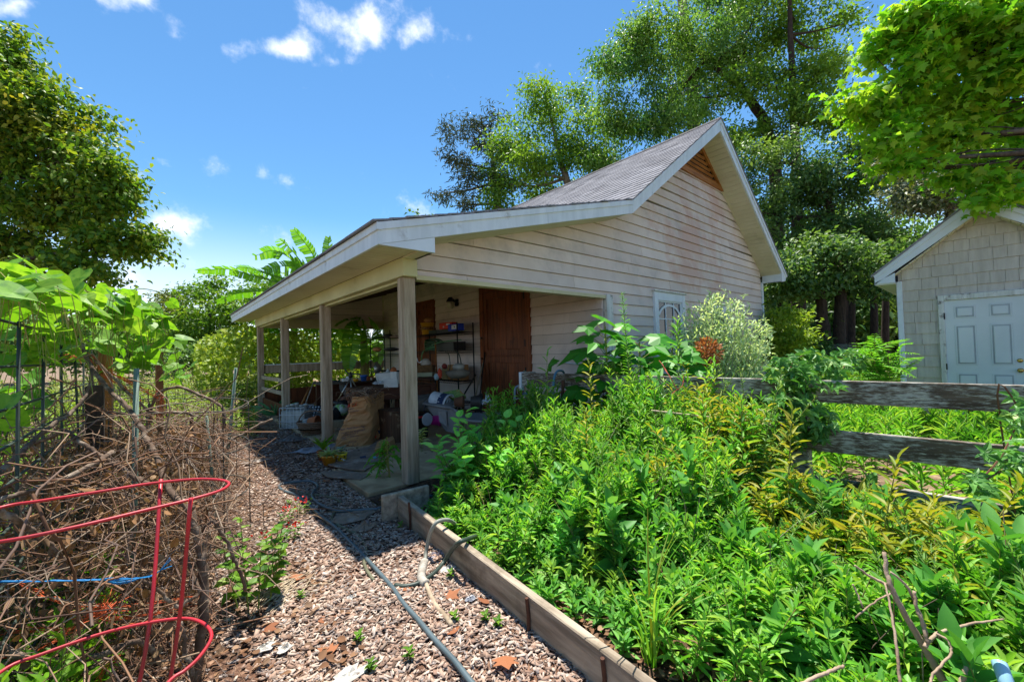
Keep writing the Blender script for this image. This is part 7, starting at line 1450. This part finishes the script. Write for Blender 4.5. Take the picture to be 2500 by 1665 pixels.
blob('tarp', 'dusty grey-brown tarp heaped behind the cart tub', 'tarp', 1046, 986, 7.6, .42, .35, .18, mat('dusty_tarp', '#6d655c', .85, '#585149', 5, bump=.5), 31, 16)
c = AT(1058, 974, 7.0); ax_ = norm(AT(1112, 990, 6.8)-c); u_ = norm(np.cross(ax_, ZZ)); w_ = np.cross(u_, ax_)
t_ = thing('pail', 'white plastic pail with a dark label lying on the cart tub', 'pail', c); MB().lathe([(.13, 0), (.135, .02), (.155, .32), (.165, .32), (.165, .34), (.15, .34), (.12, .03), (.001, .03)], c, 24, (u_, w_, ax_)).build('body', M_WHITEP, t_, True); MB().lathe([(.1468, .18), (.1545, .30)], c, 24, (u_, w_, ax_), cap=False).build('label', M_INK, t_, True)
MB().lathe([(.001, -.002), (.135, -.002), (.135, .004)], c, 24, (u_, w_, ax_)).build('base', M_WHITEP, t_)
pb = BVHTree.FromPolygons([Vector(v) for v in MB().lathe([(.13, 0), (.135, .02), (.155, .32)], c, 24, (u_, w_, ax_)).v], MB().lathe([(.13, 0), (.135, .02), (.155, .32)], c, 24, (u_, w_, ax_)).f)
MB().add(project_on(pb, [AT(x, y, 7) for x, y in [(1063, 966), (1076, 968), (1072, 982), (1060, 980)]], .006), [(0, 1, 2, 3)]).build('print', mat('grey_print', '#8b9098', .8, '#c9ced4', 90, lo=.47, hi=.53), t_)
for k in range(4): MB().add(project_on(pb, [AT(x+5*k, y+2.4*k, 7) for x, y in [(1092, 975), (1095, 976), (1092, 985), (1089, 984)]], .007), [(0, 1, 2, 3)]).build('print', M_WHITEP, t_)
M_CAMO = mat('green_print_sack', '#6b8a4a', .75, '#8a9a58', 26, lo=.45, hi=.55, dirt='#b07a44', dscale=5, dlo=.54, dhi=.6)
t_ = MB().prism([AT(x, y, D) for x, y, D in [(1080, 958, 7.1), (1120, 950, 7.1), (1137, 966, 7.0), (1112, 976, 6.9), (1098, 968, 6.95)]], HF*.06-ZZ*.05).build('sack', M_CAMO); tag(t_, 'green and orange printed sack folded on top of the heap', 'sack')
blob('sack', 'orange-brown sack end under the green printed one', 'sack', 1100, 968, 7.15, .20, .12, .06, mat('orange_sack', '#b0703e', .75, '#8f5a30', 9), 33, 12)
tub('nursery_pot', 'brown nursery pot lying beside the white pail', 'pot', AT(1110, 982, 6.6), .07, .10, .15, mat('brown_pot', '#6b4630', .7, '#553624'), (ZZ, HF, HR)); tub('nursery_pot', 'black nursery pot tipped toward the stable door', 'pot', AT(1150, 985, 6.5), .11, .15, .18, M_BLKP, (norm(ZZ+HF*.3), norm(HF-ZZ*.3), HR))
o = crumple(AT(1188, 988, 6.4), .10, .07, 14, .10, 41).build('paper_wrap', mat('printed_white_wrap', '#c8ccd0', .6, '#5a6068', 30, lo=.55, hi=.62)); tag(o, 'white printed wrapper crumpled on the round tub', 'wrapper')
c = AT(1204, 994, 6.2); t_ = tub('paper_cup', 'white paper cup with green lid and scribbles', 'cup', c, .05, .06, .10, mat('scribbled_cup', '#d0d4d6', .6, '#3f4a40', 26, lo=.58, hi=.62), None, mat('green_lid', '#3f9a4a', .5, '#358440'))
tub('round_tub', 'big grey round tub with weeds growing over its side', 'tub', stand(1195, 1040, 6.1, .05), .33, .40, .46, M_GREYP, n=28)
tub('bucket', 'black bucket with a red rim behind the front post', 'bucket', stand(1022, 1050, 6.9), .15, .19, .38, M_BLKP, None, mat('red_rim', '#c0281e', .5, '#a82018'))
c = AT(1044, 1024, 6.6); tag(MB().lathe([(.001, 0), (.10, 0), (.105, .01), (.001, .012)], c, 24, (norm(HR*.45+HF*.5), ZZ, norm(-HF*.45+HR*.5)*-1)).build('lid', mat('pale_grey_lid', '#a9a9ac', .5, '#98989b')), 'pale grey round lid leaning on the black bucket', 'lid')
tub('pot', 'magenta plastic pot lying under the cart tub', 'pot', AT(1052, 1026, 6.75), .07, .095, .17, mat('magenta_plastic', '#b01a78', .4, '#941464', spec=.5), (ZZ, HF, HR))
me = lmesh('leaf', T_OVA, .42, leafmat('variegated_leaf', ['#c9cf8a', '#a8b85a', '#d8d8a8', '#8fa54a', '#c8a84a'], .4), .2); c = stand(1030, 1090, 5.9)
t_ = thing('variegated_plant', 'small cream and green variegated plant at the base of the front post', 'plant', c); MB().tube([c, c+ZZ*.28], .006, 5).build('stem', M_STEM, t_)
for k in range(22): a = k*2.4; leaf_at(me, t_, c+ZZ*(.10+.010*k), (math.cos(a), math.sin(a), .35), (-.2, -.3, 1), .11*(.7+.5*rnd()))
# ---- left end of the porch: crates, basket, garden clutter
c = stand(726, 1052, 8.3); t_ = thing('wire_crate', 'white wire crate packed with jars beside the third post', 'crate', c)
m_ = MB(); A = (HR, HF, ZZ); w, d, h = .26, .2, .40
for z in (0, .13, .26, h):
    P = [c+HR*sx*w*.95+HF*sy*d+ZZ*z for sx, sy in ((-1, -1), (1, -1), (1, 1), (-1, 1))]
    for a, b in zip(P, P[1:]+P[:1]): m_.tube([a, b], .006, 5)
for k in range(8):
    for sy in (-1, 1): m_.tube([c+HR*w*.95*(-1+2*k/7)+HF*sy*d, c+HR*w*.95*(-1+2*k/7)+HF*sy*d+ZZ*h], .004, 4)
m_.build('frame', M_WHITEP, t_); MB().obox(c+ZZ*.17, A, (w*.88, d*.9, .165), .01).build('liner', mat('milky_crate_liner', '#b3b8b4', .6, '#8f948f', 8, lo=.4, hi=.6), t_)
for k in range(5): tub('jar', ['tall clear jar standing in the white wire crate', 'chipped clear jar in the white wire crate', 'squat clear jar in the white wire crate', 'grey-lidded jar in the white wire crate', 'open clear jar at the corner of the white wire crate'][k], 'jar', c+HR*(-.18+.09*k)+ZZ*.335, .035, .04, .10+.02*(k % 3), mat('clear_jar', '#a9b0ae', .2, '#989f9d', spec=.6), n=10)
c = stand(766, 1075, 7.5); t_ = thing('basket', 'woven basket with a hoop handle near the second post', 'basket', c); M_WK = mat('wicker_grey', '#8a7462', .85, '#66543f', 22, bump=.9)
m_ = MB(); 
for k in range(7): m_.tube([c+HR*(.20+.015*k)*math.cos(a)+HF*(.15+.012*k)*math.sin(a)+ZZ*(.02+.033*k) for a in np.linspace(0, 6.283, 25)[:-1]], .017, 5, True)
m_.build('weave', M_WK, t_, True); MB().tube([c+HR*.27*math.cos(a)+ZZ*(.22+.20*math.sin(a)) for a in np.linspace(0, 3.1416, 14)], .012, 6).build('handle', M_WK, t_, True); MB().lathe([(.26, .1), (.001, .1)], c, 16).build('bottom', M_DARK, t_)
tub('terracotta_pot', 'terracotta pot on its side inside the woven basket', 'pot', c+ZZ*.2-HR*.08, .09, .12, .16, M_TERR, (ZZ, HF, HR)); blob('sack', 'pale cloth bunched over the basket rim', 'cloth', 752, 1035, 7.6, .13, .08, .10, M_RAG, 51)
M_CHK = mat('black_tray', (.012, .012, .013), .5)
c = AT(768, 1008, 8.8); t_ = thing('seed_tray', 'black seedling tray with white cells propped up', 'tray', c); up_ = norm(ZZ*.8+HF*.5); MB().obox(c, (HR, up_, np.cross(HR, up_)), (.30, .17, .015), .004).build('tray', M_CHK, t_)
for i in range(9):
    for j in range(5): MB().obox(c+HR*(-.26+.065*i)+up_*(-.13+.065*j)-np.cross(HR, up_)*-.016, (HR, up_, np.cross(HR, up_)), (.016, .016, .004)).build('cell', M_WHITEP, t_)
for i in range(0):
    pass
tub('nursery_pot', 'large black nursery pot lying against the second post', 'pot', AT(775, 1022, 8.2), .13, .16, .28, M_BLKP, (norm(ZZ), HF, HR)); mbox('blue_box', 'flat bright blue box under the black pot', 'box', stand(762, 1042, 8.3, .10), .40, .15, .09, M_BLUEP, math.atan2(HR[1], HR[0]))
pole('reddish rake handle leaning out of the white crate', AT(724, 1012, 8.4), AT(757, 945, 8.9), .020, M_HAN); pole('grey bamboo cane beside the reddish rake handle', AT(735, 1015, 8.3), AT(765, 935, 8.9), .012, M_GREYW); pole('second pale cane crossing behind the wire crate', AT(742, 1010, 8.4), AT(790, 960, 9.0), .010, M_DRYST)
blob('black_hat', 'black floppy hat on a green heap under the tripod', 'hat', 835, 982, 8.6, .20, .15, .05, M_BLKP, 61, 14); blob('green_bag', 'green and white bag below the black hat', 'bag', 832, 1000, 8.5, .18, .14, .13, mat('green_white_bag', '#7fae5a', .6, '#c4ccc0', 9, lo=.45, hi=.55), 62, 14); blob('grey_bag', 'dark grey bag between the tripod and the second post', 'bag', 815, 1012, 8.4, .16, .14, .16, mat('charcoal_cloth', '#3a3d3e', .8, '#2a2d2e', 6), 63, 12)
for i, (px, py, D, w, h) in enumerate(((822, 1020, 8.1, .34, .13), (845, 1022, 8.6, .24, .14))): mbox('concrete_block', ('grey block on the floor behind the stuffed paper bag', 'brown block beside the grey one')[i], 'block', stand(px, py, D), w, .2, h, (M_CONC, M_CRATEW)[i], math.atan2(HR[1], HR[0]))
c = stand(640+30, 985, 10.0, 0); me = lmesh('leaf', T_LAN, .09, leafmat('blue_green_blade', ['#6fae7c', '#5f9c6c', '#86bd8e'], .4), .15); t_ = thing('iris_clump', 'blue-green bladed clump between the far posts', 'plant', c)
for k in range(30): a = k*2.4; e = .7+.6*rnd(); leaf_at(me, t_, c+np.array([math.cos(a)*.08, math.sin(a)*.08, 0]), (math.cos(a)*math.cos(e), math.sin(a)*math.cos(e), math.sin(e)), (-math.cos(a)*math.sin(e), -math.sin(a)*math.sin(e), math.cos(e)), .55*(.6+.5*rnd()))
# ---- spigot and pipes at the fence end post
t_ = thing('water_spigot', 'white standpipe with a weathered spigot by the fence end post', 'spigot', AT(1281, 1050, 5.6)*np.array([1, 1, 0])); b_ = AT(1281, 1050, 5.6); tp = AT(1282, 990, 5.6)
MB().tube([np.array([b_[0]-.02, b_[1], 0]), b_, tp], .020, 10).build('pipe', M_WHITEP, t_, True); MB().lathe([(.028, 0), (.028, .05)], tp, 10).build('coupling', M_WHITEP, t_, True); MB().lathe([(.02, 0), (.03, .03), (.03, .09), (.018, .12)], tp+ZZ*.05, 10).build('valve', M_SILV, t_, True); MB().tube([tp+ZZ*.10, tp+ZZ*.10-HR*.10, tp+ZZ*.08-HR*.13], .013, 8).build('spout', M_SILV, t_, True); MB().tube([tp+ZZ*.12+HR*.0, tp+ZZ*.15+HR*.08], .016, 8).build('spout', M_SILV, t_, True)
MB().tube(spline([tp+ZZ*.16-HR*.03, tp+ZZ*.17+HR*.02, tp+ZZ*.15+HR*.03], 5), .010, 6).build('handle', M_BLUEP, t_); MB().tube(spline([tp+ZZ*.12-HR*.04, tp+ZZ*.18-HR*.10, tp+ZZ*.30-HR*.07], 5), .005, 5).build('wire', M_SILV, t_)
tag(MB().tube(spline([AT(1257, 985, 5.8), AT(1257, 960, 5.8), AT(1259, 947, 5.8), AT(1266, 942, 5.8), AT(1279, 936, 5.75)], 5), .016, 9).build('bent_pipe', mat('blue_grey_pipe', '#8fa4b2', .45, '#7a90a0', 4), None, True), 'blue-grey bent pipe rising beside the spigot', 'pipe')
tag(MB().tube(spline([AT(1281, 905, 5.75), AT(1280, 950, 5.72), AT(1276, 1000, 5.7), AT(1272, 1050, 5.7)], 5), .020, 8).build('garden_hose', mat('grey_olive_hose', '#5c6a58', .5, '#4b5848', 6), None, True), 'grey-olive hose hanging straight down behind the spigot', 'hose')
tag(MB().tube(spline([AT(1351, 985, 5.1), AT(1351, 950, 5.05), AT(1353, 922, 5.05), AT(1359, 908, 5.1), AT(1368, 905, 5.2), AT(1376, 909, 5.35), AT(1380, 930, 5.4)], 5), .015, 8).build('garden_hose', mat('steel_blue_hose', '#4d7f9c', .45, '#3e6c88', 6, spec=.5), None, True), 'steel-blue hose hooped over the fence board', 'hose')
tag(MB().tube([AT(1373, 975, 5.0), AT(1375, 928, 5.0)], .020, 8).build('rusty_pipe', M_RUST, None, True), 'rusty brown pipe standing against the fence board', 'pipe')
tag(MB().tube([AT(1395, 950, 5.0), AT(1412, 978, 4.9)], .016, 8).build('dark_pipe', mat('dark_green_pipe', '#1f3a30', .5, '#18302a'), None, True), 'short dark green pipe slanting below the fence board', 'pipe')
tag(MB().tube(spline(P3([(1352, 962, 5.25), (1370, 958, 5.25), (1392, 952, 5.25)]), 4), .012, 6).build('garden_fork', mat('orange_plastic', '#d2502a', .5, '#b8421f'), None, True), 'orange tool handle lying behind the rusty pipe', 'tool')
tag(MB().tube(spline(P3([(1374, 884, 6.2), (1400, 888, 6.2), (1440, 890, 6.2), (1446, 896, 6.2)]), 4), .010, 6).build('white_rod', M_WHITEP, None, True), 'thin white rod resting behind the top fence board', 'rod')
q = [AT(1590, 1002, 3.7), AT(1700, 1015, 3.6), AT(1800, 1025, 3.5), AT(1940, 1032, 3.4)]; tag(MB().tube(q, .009, 6).build('cane', mat('bleached_cane', '#c4b49a', .8, '#a8987e', 5), None, True), 'bleached cane lying across the weeds below the fence board', 'cane')
